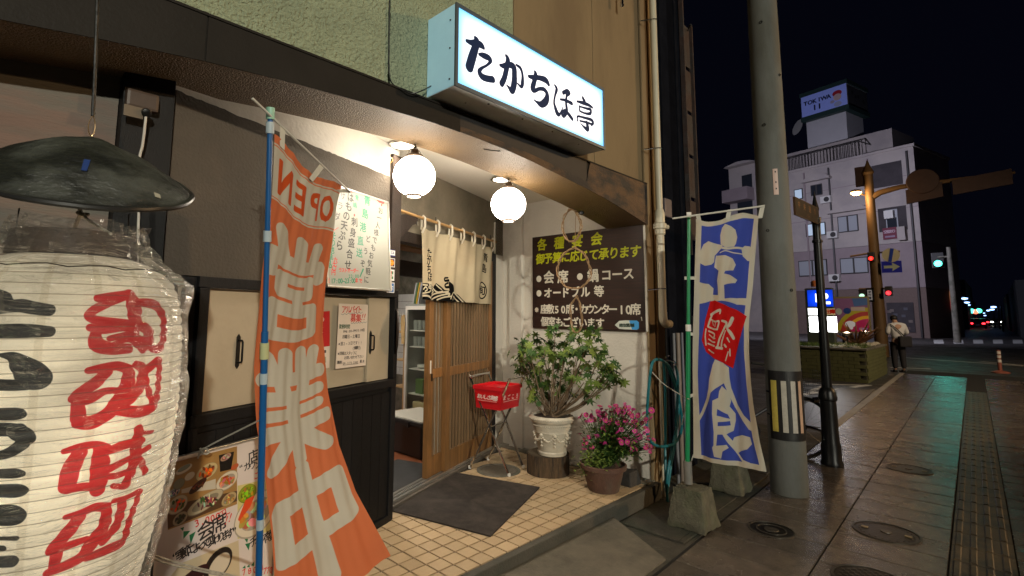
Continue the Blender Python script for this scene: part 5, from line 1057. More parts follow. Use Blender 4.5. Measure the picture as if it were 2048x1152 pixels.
def foot_block(c_, label, w_=.145, h=.275):
    mb = MB(); k = .7; mb.hexa([(c_[0]-w_, c_[1]-w_, 0), (c_[0]+w_, c_[1]-w_, 0), (c_[0]+w_, c_[1]+w_, 0), (c_[0]-w_, c_[1]+w_, 0), (c_[0]-w_*k, c_[1]-w_*k, h), (c_[0]+w_*k, c_[1]-w_*k, h), (c_[0]+w_*k, c_[1]+w_*k, h), (c_[0]-w_*k, c_[1]+w_*k, h)])
    mb.v = [v_+Vector((0, 0, .005)) for v_ in mb.v]
    P8 = mb.v; mb = MB()                      # rough cast faces: each side a small grid pushed in and out
    def tri(x, y, z_): return (P8[0].lerp(P8[1], x)).lerp(P8[3].lerp(P8[2], x), y).lerp((P8[4].lerp(P8[5], x)).lerp(P8[7].lerp(P8[6], x), y), z_)
    cen = tri(.5, .5, .5)
    def rg(p):
        d = (p-cen); n1 = noise.noise(p*14+Vector((c_[0], 0, 0)))*.012+noise.noise(p*45)*.006; q_ = (tri_in(p)); return p+d.normalized()*(n1-q_)
    def tri_in(p):                            # rounds the arrises
        d = p-cen; k2 = sorted((abs(d.x)/w_, abs(d.y)/w_, abs(d.z)/(h/2))); return .012*max(0, k2[1]-.72)/.28
    for fn in (lambda a, b_: tri(a, 0, b_), lambda a, b_: tri(1, a, b_), lambda a, b_: tri(1-a, 1, b_), lambda a, b_: tri(0, 1-a, b_), lambda a, b_: tri(a, b_, 1)): mb.grid(lambda a, b_, fn=fn: rg(fn(a, b_)), 12, 12)
    mb.uv = {}
    o = mb.build("concrete_foot", mat("mossy_concrete", (.12, .11, .075), .85, var=.45, vscale=9, bump=3, bscale=60, col2=(.1, .1, .06), cscale=7), None, smooth=True, sharp=60, origin=(c_[0], c_[1], .005)); tag(o, label, "concrete block", "concrete feet for banner poles"); return o
foot_block((gp.x, gp.y), "mossy concrete foot holding the green flagpole"); foot_block((4.98, 1.76), "spare concrete foot half hidden behind the blue banner")
# ------------------------------------------------------------------ big paper lantern with its plastic cover, and its hat
LA = hd(150, 500, 1.12); lx_, ly_, zt_ = LA.x, LA.y, hd(150, 474, 1.12).z
ZB = zt_-.90
def lr(d):                                   # radius at depth d below the top
    tab = [(0, .105), (.05, .112), (.052, .125), (.075, .165), (.1, .19), (.14, .205), (.22, .214), (.36, .216), (.5, .208), (.62, .188), (.72, .166), (.8, .142), (.86, .115), (.9, .095)]
    for (a, A_), (b_, B_) in zip(tab, tab[1:]):
        if d <= b_: return A_+(B_-A_)*(d-a)/(b_-a)
    return .1
def lpx(u, v):                               # photo point -> (angle, depth) on the lantern body
    d = ray(u, v); R = .21
    for _ in range(6):
        ox, oy = -lx_, -ly_; a = d.x**2+d.y**2; b_ = 2*(ox*d.x+oy*d.y); c0 = ox*ox+oy*oy-R*R; q_ = b_*b_-4*a*c0
        k = (-b_-math.sqrt(max(0, q_)))/(2*a); p = CAM+d*k; R = lr(zt_-p.z)
    return math.atan2(p.y-ly_, p.x-lx_), zt_-p.z
TH0 = math.atan2(-ly_, -lx_)                 # facing the camera
CWD, CHT = 1900, 1260                        # covers 2*pi x .9 m
def lc(u, v, r):
    th, d = lpx(u, v); th = (th-TH0+math.pi) % math.tau-math.pi; return (CWD*(.5+th/math.tau), d/.9*CHT, r)
c = CV(CWD, CHT, (.84, .79, .68))
for k in range(16): x = CWD*(k+.5)/16; c.stroke([(x, 0, 9), (x+8, CHT*.5, 9), (x-4, CHT, 9)], (.62, .54, .4), al=.22)
RED, BLK = (.66, .03, .06), (.035, .035, .035)
def lst(q_, sc, strokes, col, k=1.0):
    for st in strokes:
        pts = []
        for p in st:
            u, v = q_(p[0], p[1]); r = p[2] if len(p) > 2 else st[0][2]; pts.append(lc(u, v, r/sc*1.85*k))
        c.stroke(pts, col)
qa, qb = crop(0, 440, 2.743), crop(0, 800, 3.273)
lst(qa, 2.743, [[(535, 430, 15), (600, 420, 16), (690, 408, 17)], [(690, 410, 18), (600, 450, 18), (520, 490, 17), (488, 525, 17), (530, 550, 17), (620, 560, 17), (690, 572, 20)], [(705, 412, 24), (730, 460, 32), (735, 520, 30), (740, 570, 24)], [(755, 452, 16), (840, 465, 22), (888, 530, 22), (890, 620, 20), (872, 700, 20), (830, 705, 16)],
    [(495, 590, 15), (560, 600, 18), (660, 590, 16), (720, 590, 16)], [(520, 625, 18), (530, 680, 27), (600, 705, 24), (700, 705, 20)], [(760, 580, 20), (808, 610, 24), (812, 690, 20)], [(600, 650, 12), (680, 632, 14), (740, 625, 16)], [(600, 685, 8), (700, 655, 12), (765, 670, 28), (780, 705, 20)]], RED)
lst(qa, 2.743, [[(485, 825, 13), (560, 812, 18), (640, 800, 18), (700, 820, 20)], [(700, 822, 22), (700, 890, 30), (650, 990, 30), (580, 1070, 26), (500, 1110, 26), (430, 1112, 22)], [(585, 830, 20), (525, 890, 22), (440, 950, 22), (400, 978, 14)], [(400, 980, 16), (480, 985, 20), (570, 940, 14), (640, 935, 12)], [(425, 1000, 20), (430, 1085, 26)],
    [(740, 790, 14), (785, 830, 24), (750, 940, 24), (670, 1010, 22)], [(800, 825, 18), (862, 775, 20), (868, 850, 16), (850, 1000, 18), (780, 1050, 24), (640, 1042, 20)], [(800, 835, 12), (805, 910, 14), (830, 990, 16)]], RED)
lst(qb, 3.273, [[(420, 335, 12), (520, 308, 18), (620, 292, 17), (700, 312, 18)], [(520, 345, 30), (465, 450, 36), (440, 560, 34)], [(440, 588, 18), (540, 568, 18), (640, 570, 20)], [(650, 315, 26), (655, 440, 42), (640, 580, 34)], [(700, 335, 18), (800, 300, 22), (925, 262, 16)], [(905, 195, 26), (890, 300, 32), (865, 430, 28), (820, 555, 22)], [(930, 215, 10), (992, 208, 9)],
    [(720, 450, 16), (800, 405, 16), (970, 305, 12)], [(700, 500, 14), (760, 495, 14), (840, 465, 14)], [(905, 370, 16), (940, 470, 18)], [(740, 562, 12), (800, 570, 12)]], RED)
lst(qb, 3.273, [[(430, 765, 12), (520, 742, 18), (620, 702, 20), (700, 702, 22)], [(695, 710, 24), (680, 820, 32), (600, 930, 34), (530, 1020, 26), (420, 1085, 22), (310, 1128, 18)], [(520, 765, 26), (430, 880, 30), (340, 970, 22), (320, 1000, 12)], [(345, 992, 14), (450, 950, 18), (560, 910, 14)], [(370, 1000, 26), (350, 1100, 22)],
    [(740, 660, 12), (820, 640, 14), (900, 595, 13)], [(800, 670, 24), (760, 820, 26), (670, 920, 22)], [(905, 605, 16), (840, 790, 20), (800, 920, 22), (700, 975, 24), (560, 1030, 16)]], RED)
lst(qa, 2.743, [[(-60, 405, 26), (20, 425, 22), (60, 445, 12)], [(-60, 498, 18), (100, 470, 24), (180, 482, 24), (268, 494, 22)], [(-60, 612, 24), (120, 608, 26), (270, 612, 20)], [(5, 740, 6), (70, 752, 18), (125, 800, 36), (180, 850, 48), (215, 868, 40)], [(-60, 900, 20), (90, 905, 20), (190, 893, 20), (235, 860, 18)], [(-60, 1066, 20), (80, 1064, 22), (128, 1066, 12)], [(-60, 1150, 22), (110, 1150, 22)]], BLK)
lst(qb, 3.273, [[(-60, 190, 26), (60, 190, 26), (140, 220, 34), (185, 250, 28)], [(-60, 372, 16), (60, 345, 22), (150, 285, 26)], [(-60, 478, 16), (90, 480, 20), (150, 480, 12)], [(-60, 590, 24), (110, 590, 28), (165, 590, 14)], [(-60, 750, 40), (80, 755, 44), (125, 758, 26)], [(-60, 905, 9), (110, 903, 10)], [(-60, 972, 16), (20, 970, 14)], [(-60, 1060, 24), (80, 1052, 26)]], BLK)
NR = 40
for k in range(NR+1):
    y = CHT*(.055+(.945-.055)*k/NR); c.stroke([(0, y, 1.0), (CWD, y, 1.0)], (.3, .24, .16), al=.6)
gy = np.linspace(0, 1, CHT)[:, None]; gx = np.linspace(0, 1, CWD)[None, :]; c.a *= (.8+.34*np.exp(-((gy-.5)/.28)**2)*(.85+.15*np.sin(gx*40+gy*9))+.05*np.sin(gy*23+gx*31))[:, :, None]  # bulb glow painted into the paper, brightest at mid height
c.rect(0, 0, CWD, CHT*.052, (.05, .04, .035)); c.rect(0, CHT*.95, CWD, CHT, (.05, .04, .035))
tl = thing("paper_lantern", "big cream ribbed paper lantern with red and black brush characters under clear plastic", "lantern", (lx_, ly_, ZB))
def lf(a, b_):
    th = TH0-math.pi+a*math.tau; d = b_*.9; rib = abs(math.sin(math.pi*NR*(b_-.055)/.89)) if .055 < b_ < .945 else 0
    r = lr(d)+.0045*rib-.001+.003*noise.noise(Vector((math.cos(th)*3, math.sin(th)*3, d*7))); return (lx_+r*math.cos(th), ly_+r*math.sin(th), zt_-d)
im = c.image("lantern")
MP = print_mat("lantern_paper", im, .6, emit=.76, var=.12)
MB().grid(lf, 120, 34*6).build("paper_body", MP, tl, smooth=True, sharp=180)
MB().lathe((lx_, ly_, zt_-.045), [(.112, 0), (.116, .002), (.11, .05), (.1, .052), (.1, .0)], 48, cap=False).build("top_ring", mat("lacquer_black", (.05, .03, .02), .65, var=.4), tl, smooth=True)
MB().lathe((lx_, ly_, ZB-.02), [(.1, 0), (.104, .03), (.098, .03), (.094, 0)], 48, cap=False).build("bottom_ring", MATS["lacquer_black"], tl, smooth=True)
# plastic cover
M_film = bpy.data.materials.new("clear_film"); M_film.use_nodes = True; nt = M_film.node_tree; nt.nodes.clear(); NN = nt.nodes
o_ = NN.new("ShaderNodeOutputMaterial"); tr_ = NN.new("ShaderNodeBsdfTransparent"); tr_.inputs[0].default_value = (.93, .92, .9, 1); gl = NN.new("ShaderNodeBsdfGlossy"); gl.inputs["Roughness"].default_value = .07; gl.inputs[0].default_value = (1, 1, 1, 1)
df = NN.new("ShaderNodeBsdfDiffuse"); df.inputs[0].default_value = (.8, .78, .72, 1); lw = NN.new("ShaderNodeLayerWeight"); lw.inputs[0].default_value = .35
m1 = NN.new("ShaderNodeMixShader"); m2 = NN.new("ShaderNodeMixShader"); mr = NN.new("ShaderNodeMapRange"); mr.inputs[3].default_value = .08; mr.inputs[4].default_value = .6
nt.links.new(lw.outputs[1], mr.inputs[0]); nt.links.new(mr.outputs[0], m1.inputs[0]); nt.links.new(tr_.outputs[0], m1.inputs[1]); nt.links.new(gl.outputs[0], m1.inputs[2]); m2.inputs[0].default_value = .03; nt.links.new(m1.outputs[0], m2.inputs[1]); nt.links.new(df.outputs[0], m2.inputs[2]); nt.links.new(m2.outputs[0], o_.inputs[0])
tc = NN.new("ShaderNodeTexCoord"); nz = NN.new("ShaderNodeTexNoise"); nz.inputs["Scale"].default_value = 9; nz.inputs["Detail"].default_value = 6; nz.inputs["Distortion"].default_value = 2.5; mpf = NN.new("ShaderNodeMapping"); mpf.inputs["Scale"].default_value = (.7, .7, 3.4); nt.links.new(tc.outputs["Object"], mpf.inputs[0]); nt.links.new(mpf.outputs[0], nz.inputs["Vector"]); bp = NN.new("ShaderNodeBump"); bp.inputs["Strength"].default_value = .9; bp.inputs["Distance"].default_value = .035; nt.links.new(nz.outputs[0], bp.inputs["Height"]); nt.links.new(bp.outputs[0], gl.inputs["Normal"]); nt.links.new(bp.outputs[0], lw.inputs["Normal"])
def cf(a, b_):
    th = TH0-math.pi+a*math.tau; d = -.03+b_*.93; n1 = noise.noise(Vector((math.cos(th)*4, math.sin(th)*4, d*9))); n2 = abs(noise.noise(Vector((math.cos(th)*9, math.sin(th)*9, d*16+5))))
    base = max(lr(max(0, d)), .1 if d < .02 else 0)
    sh = .02*math.exp(-((d-.09)/.06)**2); low = .03*max(0, (d-.55)/.35)
    r = base+.010+sh+low+.012*n1+.016*n2*(1+1.5*math.exp(-((d-.06)/.07)**2)); 
    if d < .05: r = r*(.93+.07*(d+.03)/.08)+.02*n2
    return (lx_+r*math.cos(th), ly_+r*math.sin(th), zt_-d+.008*n1)
MB().grid(cf, 80, 70).build("plastic_cover", M_film, tl, smooth=True, sharp=24)
for zz__, rr in ((.075, .215), (.79, .2)):
    MB().tube([(lx_+(lr(zz__)+.03)*math.cos(k*math.tau/40), ly_+(lr(zz__)+.03)*math.sin(k*math.tau/40), zt_-zz__+.003*math.sin(k*2.1)) for k in range(41)], .0012, 5).build("cover_string", M_darkwood, tl)
# wire handle and rope to the hat
HAT = hd(180, 273, 1.16); hz_ = HAT.z
MB().tube(cr([(lx_-.1, ly_, zt_-.0), (lx_-.098, ly_, zt_+.05)]), .0016, 5).build("wire", M_iron, tl); MB().tube(cr([(lx_+.09, ly_-.03, zt_-.0), (lx_+.088, ly_-.03, zt_+.06)]), .0016, 5).build("wire", M_iron, tl)
rope = mat("white_rope", (.5, .47, .4), .9, var=.3, vscale=80, bump=2, bscale=200)
kn = hd(161, 425, 1.14)
t = thing("lantern_rope", "white cord knotted under the hat carrying the paper lantern", "rope", kn)
MB().tube(cr([hd(148, 472, 1.13), hd(152, 450, 1.14), hd(160, 430, 1.14), kn, hd(158, 405, 1.14), hd(163, 395, 1.14)]), .0045, 6).build("cord", rope, t, smooth=True)
MB().tube(cr([kn, hd(178, 441, 1.12), hd(200, 455, 1.1), hd(222, 468, 1.08)]), .003, 6).build("cord_tail", rope, t, smooth=True)
MB().tube(cr([hd(155, 425, 1.14), hd(165, 432, 1.13), hd(176, 429, 1.14), hd(160, 428, 1.15)]), .004, 6).build("knot", rope, t, smooth=True)
th_ = thing("lacquer_hat", "wide black conical hat hung upside right above the paper lantern", "hat", (HAT.x, HAT.y, hz_-.14))
M_hat = mat("old_lacquer", (.01, .011, .011), .42, var=.6, vscale=7, bump=1.6, bscale=50, col2=(.07, .075, .068), cscale=4.5, cthr=(.44, .58), stretch=(1, 1, 2))
RH = .216; RHT = Matrix.Rotation(math.radians(15), 3, FWD)@Matrix.Rotation(math.radians(20), 3, RGT)
def hf(a, b_):
    th = a*math.tau; r = RH*b_; z = hz_-.105*b_**1.0+.06*(1-b_)*b_-.006*b_*math.cos(th*8)*.2; z -= .0; return HAT+RHT@Vector((r*math.cos(th), r*math.sin(th), z-hz_+.004*noise.noise(Vector((r*20*math.cos(th), r*20*math.sin(th), 0)))))
def hf2(a, b_):
    p = hf(a, b_); return HAT+(p-HAT)*.985+RHT@Vector((0, 0, -.006))
mb = MB(); mb.grid(hf, 64, 22); mb.build("crown", M_hat, th_, smooth=True)
MB().grid(hf2, 64, 10).build("underside", M_hat, th_, smooth=True)
MB().tube([hf(k/64, 1) for k in range(65)], .007, 8, cap=False).build("rim", mat("hat_rim", (.02, .02, .02), .35, var=.3), th_, smooth=True)
p = hp(172, 328, HAT+Vector((-.06, -.09, -.07)), Vector((.5, .6, .2)))
def onhat(u, v):
    d = ray(u, v); best = None
    for i in range(500):
        q_ = CAM+d*(.8+i*.0012); l_ = RHT.inverted()@(q_-HAT); r = math.hypot(l_.x, l_.y)/RH
        if r < 1 and l_.z <= -.105*r+.06*(1-r)*r+.003: return q_-d*.004
    return CAM+d*1.1
MB().quad(onhat(168, 318), onhat(181, 320), onhat(174, 342), onhat(162, 340)).build("blue_tape", mat("blue_tape", (.02, .05, .2), .5), th_)
MB().quad(onhat(308, 384), onhat(320, 389), onhat(322, 397), onhat(310, 393)).build("lacquer_chip", mat("chip", (.4, .38, .3), .7), th_)
t = thing("hanging_rod", "thin black rod with a wire ring hanging down to the hat", "rod", hd(186, 232, 1.2))
MB().tube([hd(197, -60, 1.2), hd(191, 120, 1.19), hd(186, 232, 1.18)], .0042, 8).build("rod", M_iron, t, smooth=True)
MB().tube(cr([hd(186, 230, 1.18), hd(178, 245, 1.175), hd(177, 262, 1.17), hd(183, 272, 1.165), hd(189, 262, 1.17), hd(190, 245, 1.175), hd(186, 230, 1.18)]), .0012, 6).build("ring", mat("copper_wire", (.6, .4, .22), .3, .9), t)
# outlet with its cord on the black column
Y_ = 2.425
def rc(u0, v0, u1, v1, y): a, b_ = hy(u0, v0, y), hy(u1, v1, y); return a, b_
a, b_ = rc(250, 180, 312, 232, Y_)
t = thing("outlet_box", "weathered brown outlet box with an open flap on the black column", "socket", (a.x, Y_, b_.z))
MB().b2((a.x, Y_-.045, b_.z), (b_.x, Y_, a.z)).build("box", mat("brown_plastic", (.07, .045, .032), .5, var=.3), t, bevel=.012)
a2, b2_ = rc(248, 207, 285, 240, Y_-.05); MB().hexa([(a2.x, Y_-.06, b2_.z), (b2_.x, Y_-.06, b2_.z), (b2_.x, Y_-.05, b2_.z), (a2.x, Y_-.05, b2_.z), (a2.x, Y_-.052, a2.z), (b2_.x, Y_-.052, a2.z), (b2_.x, Y_-.046, a2.z), (a2.x, Y_-.046, a2.z)]).build("flap", mat("tan_plastic", (.17, .13, .09), .5, var=.2), t, bevel=.003)
a3 = hy(292, 225, Y_-.055); MB().lathe(a3, [(.018, 0), (.018, .02), (.01, .024)], 14, axis=(0, -1, -.5)).build("plug", M_iron, t, smooth=True)
tag(MB().tube(cr([hy(292, 232, 2.36), hy(290, 250, 2.36), hy(285, 290, 2.38), hy(279, 318, 2.39), hy(279, 380, 2.4), hy(277, 440, 2.4), hy(275, 500, 2.4), hy(270, 620, 2.4)]), .005, 8).build("power_cord", mat("cord_white", (.6, .56, .5), .5), None, smooth=True), "white power cord hanging from the outlet box behind the hat", "cord")
# food menu board and ropes
OB = .05
A0 = hp(322, 925, W(0, OB, 0), NI); A1 = hp(560, 862, W(0, OB, 0), NI); zt_m = A0.z
b = Board(A0, DW*((A1-A0).dot(DW)), (0, 0, -.75), 1100, (.84, .8, .78)); c = b.cv; q = crop(320, 860, 3.946); f = lambda x, y: b.px(*q(x, y))
t = thing("food_menu_board", "framed board with food photos and handwritten prices leaning at the bottom left", "menu board", A0-Vector((0, 0, .75)))
def dish(x, y, rx, ry, rim=(.82, .78, .7), fills=((.7, .25, .08), (.2, .3, .08), (.85, .6, .3)), rot=-.25):
    X, Y = f(x, y); kx = abs(f(x+rx, y)[0]-X); ky = abs(f(x, y+ry)[1]-Y); c.ell(X, Y, kx, ky, tuple(r*.75 for r in rim), 1, rot); c.ell(X, Y-1, kx*.95, ky*.93, rim, 1, rot)
    if fills: c.ell(X, Y, kx*.72, ky*.66, tuple(.5*r for r in rim), .5, rot)
    for i in range(26):
        if not fills: break
        a = random.uniform(0, 6.28); r = random.random()**.5*.62; col = random.choice(fills); kk = random.uniform(.6, 1.1); c.ell(X+kx*r*math.cos(a), Y+ky*r*math.sin(a), kx*.2*kk, ky*.17*kk, tuple(min(1, v_*random.uniform(.6, 1.25)) for v_ in col), .9, random.uniform(0, 3))
ph = lambda pts, col: c.poly([f(*p) for p in pts], col)
ph([(40, 272), (608, 128), (608, 585), (62, 790)], (.62, .48, .28)); ph([(60, 600), (608, 480), (608, 560), (62, 780)], (.32, .22, .14))
dish(190, 310, 65, 30, fills=None); dish(190, 300, 50, 18, fills=None, rim=(.5, .55, .5)); dish(235, 365, 40, 30, fills=None); dish(370, 330, 85, 62, (.75, .68, .5), ((.75, .28, .05), (.85, .4, .1), (.6, .2, .05)))
ph([(465, 200), (585, 170), (560, 310), (475, 330)], (.03, .03, .05)); dish(520, 215, 42, 25, (.7, .55, .45), ((.85, .8, .7), (.7, .3, .3))); dish(590, 290, 30, 22, (.7, .35, .2), None)
ph([(170, 470), (440, 385), (440, 465), (170, 500)], (.75, .72, .66)); dish(300, 440, 72, 32, (.22, .1, .08), ((.3, .12, .08), (.45, .25, .15)), -.5)
dish(530, 400, 85, 68, (.82, .78, .7), ((.85, .45, .12), (.8, .35, .1), (.75, .6, .4))); dish(110, 495, 50, 34, (.6, .62, .6), ((.15, .18, .3), (.8, .8, .78))); dish(150, 425, 45, 40, (.5, .5, .42), None)
dish(140, 590, 78, 70, (.72, .68, .58), ((.85, .3, .08), (.1, .3, .1), (.8, .5, .2))); dish(360, 570, 140, 62, (.7, .66, .55), ((.35, .1, .12), (.15, .35, .12), (.85, .82, .7), (.6, .25, .35))); dish(545, 545, 58, 48, (.7, .62, .45), ((.85, .75, .5), (.7, .5, .3)))
dish(160, 700, 58, 50, (.62, .58, .48), ((.1, .16, .13), (.15, .2, .16)))
ph([(612, 440), (960, 360), (960, 780), (612, 860)], (.8, .76, .5)); dish(760, 660, 160, 170, (.86, .82, .74), ((.85, .75, .5), (.9, .85, .7), (.75, .6, .3))); dish(690, 500, 70, 70, (.55, .6, .15), ((.55, .65, .12), (.65, .72, .2)), 0)
for k in range(5): c.stroke([(*f(630+18*k, 700-24*k), 10), (*f(680+14*k, 560-8*k), 7)], (.85, .3, .15))
R_, K_, G_ = (.82, .15, .12), (.06, .06, .08), (.03, .42, .25)
c.run("3,000円~", f(290, 735), f(535, 655), 48, R_, .012, .05, rot=-.25); c.run("会席", f(362, 790), f(465, 745), 92, K_, .012, .04, rot=-.15); c.run("!!", f(525, 710), f(555, 690), 56, R_, .01, skew=.3)
c.run("“季節によって変わります”", f(120, 1000), f(590, 800), 52, K_, .022, .06, rot=-.25)
for pts in ([(160, 775), (190, 765), (182, 798)], [(185, 800), (240, 795), (185, 860)], [(232, 830), (282, 800), (242, 900)], [(668, 862), (695, 858), (688, 890)], [(672, 900), (712, 890), (700, 950)], [(650, 1090), (672, 1068), (676, 1092)], [(685, 1080), (706, 1058), (708, 1085)], [(720, 1068), (745, 1035), (742, 1075)]): ph(pts, G_)
c.run("店内", f(735, 210), f(840, 185), 70, K_, .012, .05, rot=-.15); c.run("“カウンター”", f(640, 300), f(900, 245), 46, K_, .02, .05, rot=-.2); c.run("二次会", f(770, 360), f(900, 330), 44, R_, .012)
c.run("チキン南蛮定食", f(740, 880), f(960, 800), 60, K_, .015, .05, rot=-.25); c.run("780円", f(665, 1120), f(790, 1095), 44, R_, .012, rot=-.2); c.run("770円", f(830, 1110), f(900, 1100), 44, R_, .012)
ph([(60, 1180), (170, 1050), (620, 870), (640, 1400), (60, 1400)], (.78, .72, .6)); dish(460, 1060, 110, 115, (.1, .07, .08), None, -.5); dish(470, 1070, 85, 85, (.82, .78, .7), None, -.5); dish(250, 1170, 130, 60, (.2, .07, .1), None)
b.mesh("print", print_mat("food_print", c.image("food_board"), .28, var=.08), t)
nb = b.n if b.n.dot(NI) > 0 else -b.n
MB().hexa([b.tl+nb*.002, b.tl+b.ex+nb*.002, b.tl+b.ex+b.ey+nb*.002, b.tl+b.ey+nb*.002, b.tl+nb*.014, b.tl+b.ex+nb*.014, b.tl+b.ex+b.ey+nb*.014, b.tl+b.ey+nb*.014]).build("backing", M_white, t)
ev = Vector((0, 0, -1))
def bar2(p, q_, w_, d_):
    p, q_ = Vector(p), Vector(q_); a = (q_-p).normalized(); sd = a.cross(nb).normalized()*w_/2
    MB().hexa([p-sd-nb*.008, p+sd-nb*.008, q_+sd-nb*.008, q_-sd-nb*.008, p-sd+nb*d_, p+sd+nb*d_, q_+sd+nb*d_, q_-sd+nb*d_]).build("frame", M_steel, t, bevel=.0015)
bar2(b.tl, b.tl+b.ex, .011, .016); bar2(b.tl+ev*.006, b.tl+b.ey, .011, .016); bar2(b.tl+b.ex+ev*.006, b.tl+b.ex+b.ey, .011, .016); MB().lathe(b.tl-nb*.005+Vector((0, 0, .0)), [(.001, -.01), (.01, -.005), (.01, .006), (.001, .012)], 8).build("corner_cap", M_cream, t)
def rope2(name, pts, r, label, cat="rope"): tag(MB().tube(cr(pts, 6), r, 6).build(name, rope, None, smooth=True, origin=pts[0]), label, cat)
rope2("tie_rope", [hd(396, 916, 2.1), hd(405, 900, 2.1), hd(440, 880, 2.06), hd(510, 845, 1.96), hd(528, 836, 1.94)], .0035, "thin rope tied from the menu board to the blue pole")
rope2("rope_knot", [hd(396, 916, 2.09), hd(402, 900, 2.08), hd(412, 898, 2.09), hd(418, 905, 2.1), hd(408, 908, 2.08), hd(400, 896, 2.08)], .004, "small rope knot on the top edge of the food menu board", "knot")
for k, l_ in ((0, "upper of the two cords running from the lantern to the orange banner"), (5, "lower of the two cords running from the lantern to the orange banner")):
    rope2("guy_cord", [hd(262, 1092+k, 1.35), hd(330, 1118+k*1.5, 1.5), hd(400, 1137+k, 1.65), hd(480, 1154+k, 1.8), hd(525, 1166+k, 1.95)], .003, l_, "cord")
# ------------------------------------------------------------------ pipes, tap and hose at the building corner
M_pipe = mat("cream_pipe", (.55, .5, .38), .4, var=.15, vscale=3, bump=.2)
YP = 2.06
t = thing("drain_pipe", "cream plastic drain pipe with clamps running down the building corner", "pipe", (4.6, YP, 1.4))
g = lambda u, v, y=YP: hy(u, v, y)
top_ = g(1303, 0); mid = g(1319, 430); low = g(1330, 640); top_ = Vector((mid.x, YP, 8)); low = Vector((mid.x, YP, low.z+.05))
MB().tube([top_, Vector((mid.x, YP, g(1319, 425).z))], .03, 16).build("upper_pipe", M_pipe, t, smooth=True)
MB().tube([Vector((mid.x, YP, g(1319, 425).z)), low], .034, 16).build("lower_pipe", M_pipe, t, smooth=True)
z0 = g(1319, 470).z; z1 = g(1319, 420).z
MB().lathe((mid.x, YP, z0), [(.034, 0), (.045, .01), (.045, .05), (.058, .06), (.058, .1), (.045, .11), (.045, z1-z0-.03), (.036, z1-z0)], 20).build("joint_fitting", M_pipe, t, smooth=True)
MB().tube([Vector((mid.x, YP, z0+.08)), Vector((mid.x+.09, YP-.03, z0+.08))], .022, 12).build("side_plug", M_pipe, t, smooth=True)
MB().tube(cr([low+Vector((0, 0, .02)), low+Vector((.01, 0, -.05)), low+Vector((.06, 0, -.085)), low+Vector((.13, .0, -.085))], 5), .036, 14).build("elbow", M_pipe, t, smooth=True)
for v_ in (40, 298, 578):
    z = g(1303+v_*.04, v_).z; MB().tube([(mid.x+.035*math.cos(k*math.tau/16), YP+.035*math.sin(k*math.tau/16), z) for k in range(17)], .005, 6).build("clamp", M_chrome, t, smooth=True)
    MB().tube([(mid.x-.035, YP, z), (mid.x-.1, YP+.08, z-.01)], .006, 6).build("clamp_stem", M_chrome, t)
for i, (x, r, c_, v0, l_) in enumerate(((4.74, .014, (.2, .2, .21), 655, "thin grey vertical pipe nearest the drain pipe elbow"), (4.83, .02, (.26, .2, .16), 690, "brownish vertical pipe behind the green hose"), (4.92, .012, (.15, .16, .2), 660, "thin bluish vertical pipe behind the green flagpole"))):
    tag(MB().tube([(x, 2.12, 1.38), (x, 2.12, .0)], r, 10).build("service_pipe", mat("svc%d" % i, c_, .5, var=.2), None, smooth=True, origin=(x, 2.12, 0)), l_, "pipe", "thin service pipes at the building corner")
M_hose = mat("teal_hose", (.01, .14, .17), .35, var=.15)
TP = hy(1336, 722, 2.05)
t = thing("water_tap", "chrome water tap on a standpipe at the building corner", "tap", (TP.x, 2.08, .8))
MB().tube([(TP.x-.05, 2.1, 0), (TP.x-.05, 2.1, TP.z)], .014, 10).build("standpipe", M_pipe, t, smooth=True)
MB().tube(cr([(TP.x-.05, 2.1, TP.z), (TP.x, 2.06, TP.z+.01), (TP.x+.05, 2.02, TP.z-.01), (TP.x+.055, 2.015, TP.z-.04)]), .012, 10).build("spout", M_chrome, t, smooth=True)
MB().tube([(TP.x-.03, 2.06, TP.z+.035), (TP.x+.05, 2.06, TP.z+.04)], .006, 8).build("handle", M_chrome, t); MB().tube([(TP.x, 2.06, TP.z), (TP.x, 2.06, TP.z+.04)], .006, 8).build("valve_stem", M_chrome, t)
HP = [(1350, 728), (1356, 760), (1353, 830), (1351, 880), (1342, 930), (1334, 985), (1336, 940), (1352, 860), (1358, 800), (1345, 745), (1326, 722), (1306, 724), (1298, 770), (1294, 830), (1295, 870), (1310, 890), (1335, 892), (1355, 880), (1364, 850), (1358, 800), (1342, 750), (1328, 724), (1330, 760), (1331, 850), (1331, 950), (1336, 1010)]
tag(MB().tube(cr([hy(u, v, 2.03-.02*math.sin(i*1.3)) for i, (u, v) in enumerate(HP)], 7), .0115, 10).build("garden_hose", M_hose, None, smooth=True, origin=hy(1336, 1010, 2.03)), "teal garden hose looped over the tap at the building corner", "hose")
rope2("white_string", [hy(1305, 745, 1.98), hy(1330, 770, 1.9), hy(1372, 796, 1.78), hy(1378, 798, 1.66), hy(1372, 800, 1.7), hy(1368, 830, 1.72), hy(1364, 850, 1.74)], .004, "white string tied from the hose to the green flagpole", "string")
# small bulb fitting high on the wall
lf_ = hy(1244, 8, 2.1); tag(MB().lathe(lf_, [(.012, .12), (.014, 0), (.02, -.01), (.015, -.02), (.004, -.03)], 12).build("wall_bracket", M_chrome, None, smooth=True, origin=lf_), "small metal fitting high on the wall beside the drain pipe", "bracket")
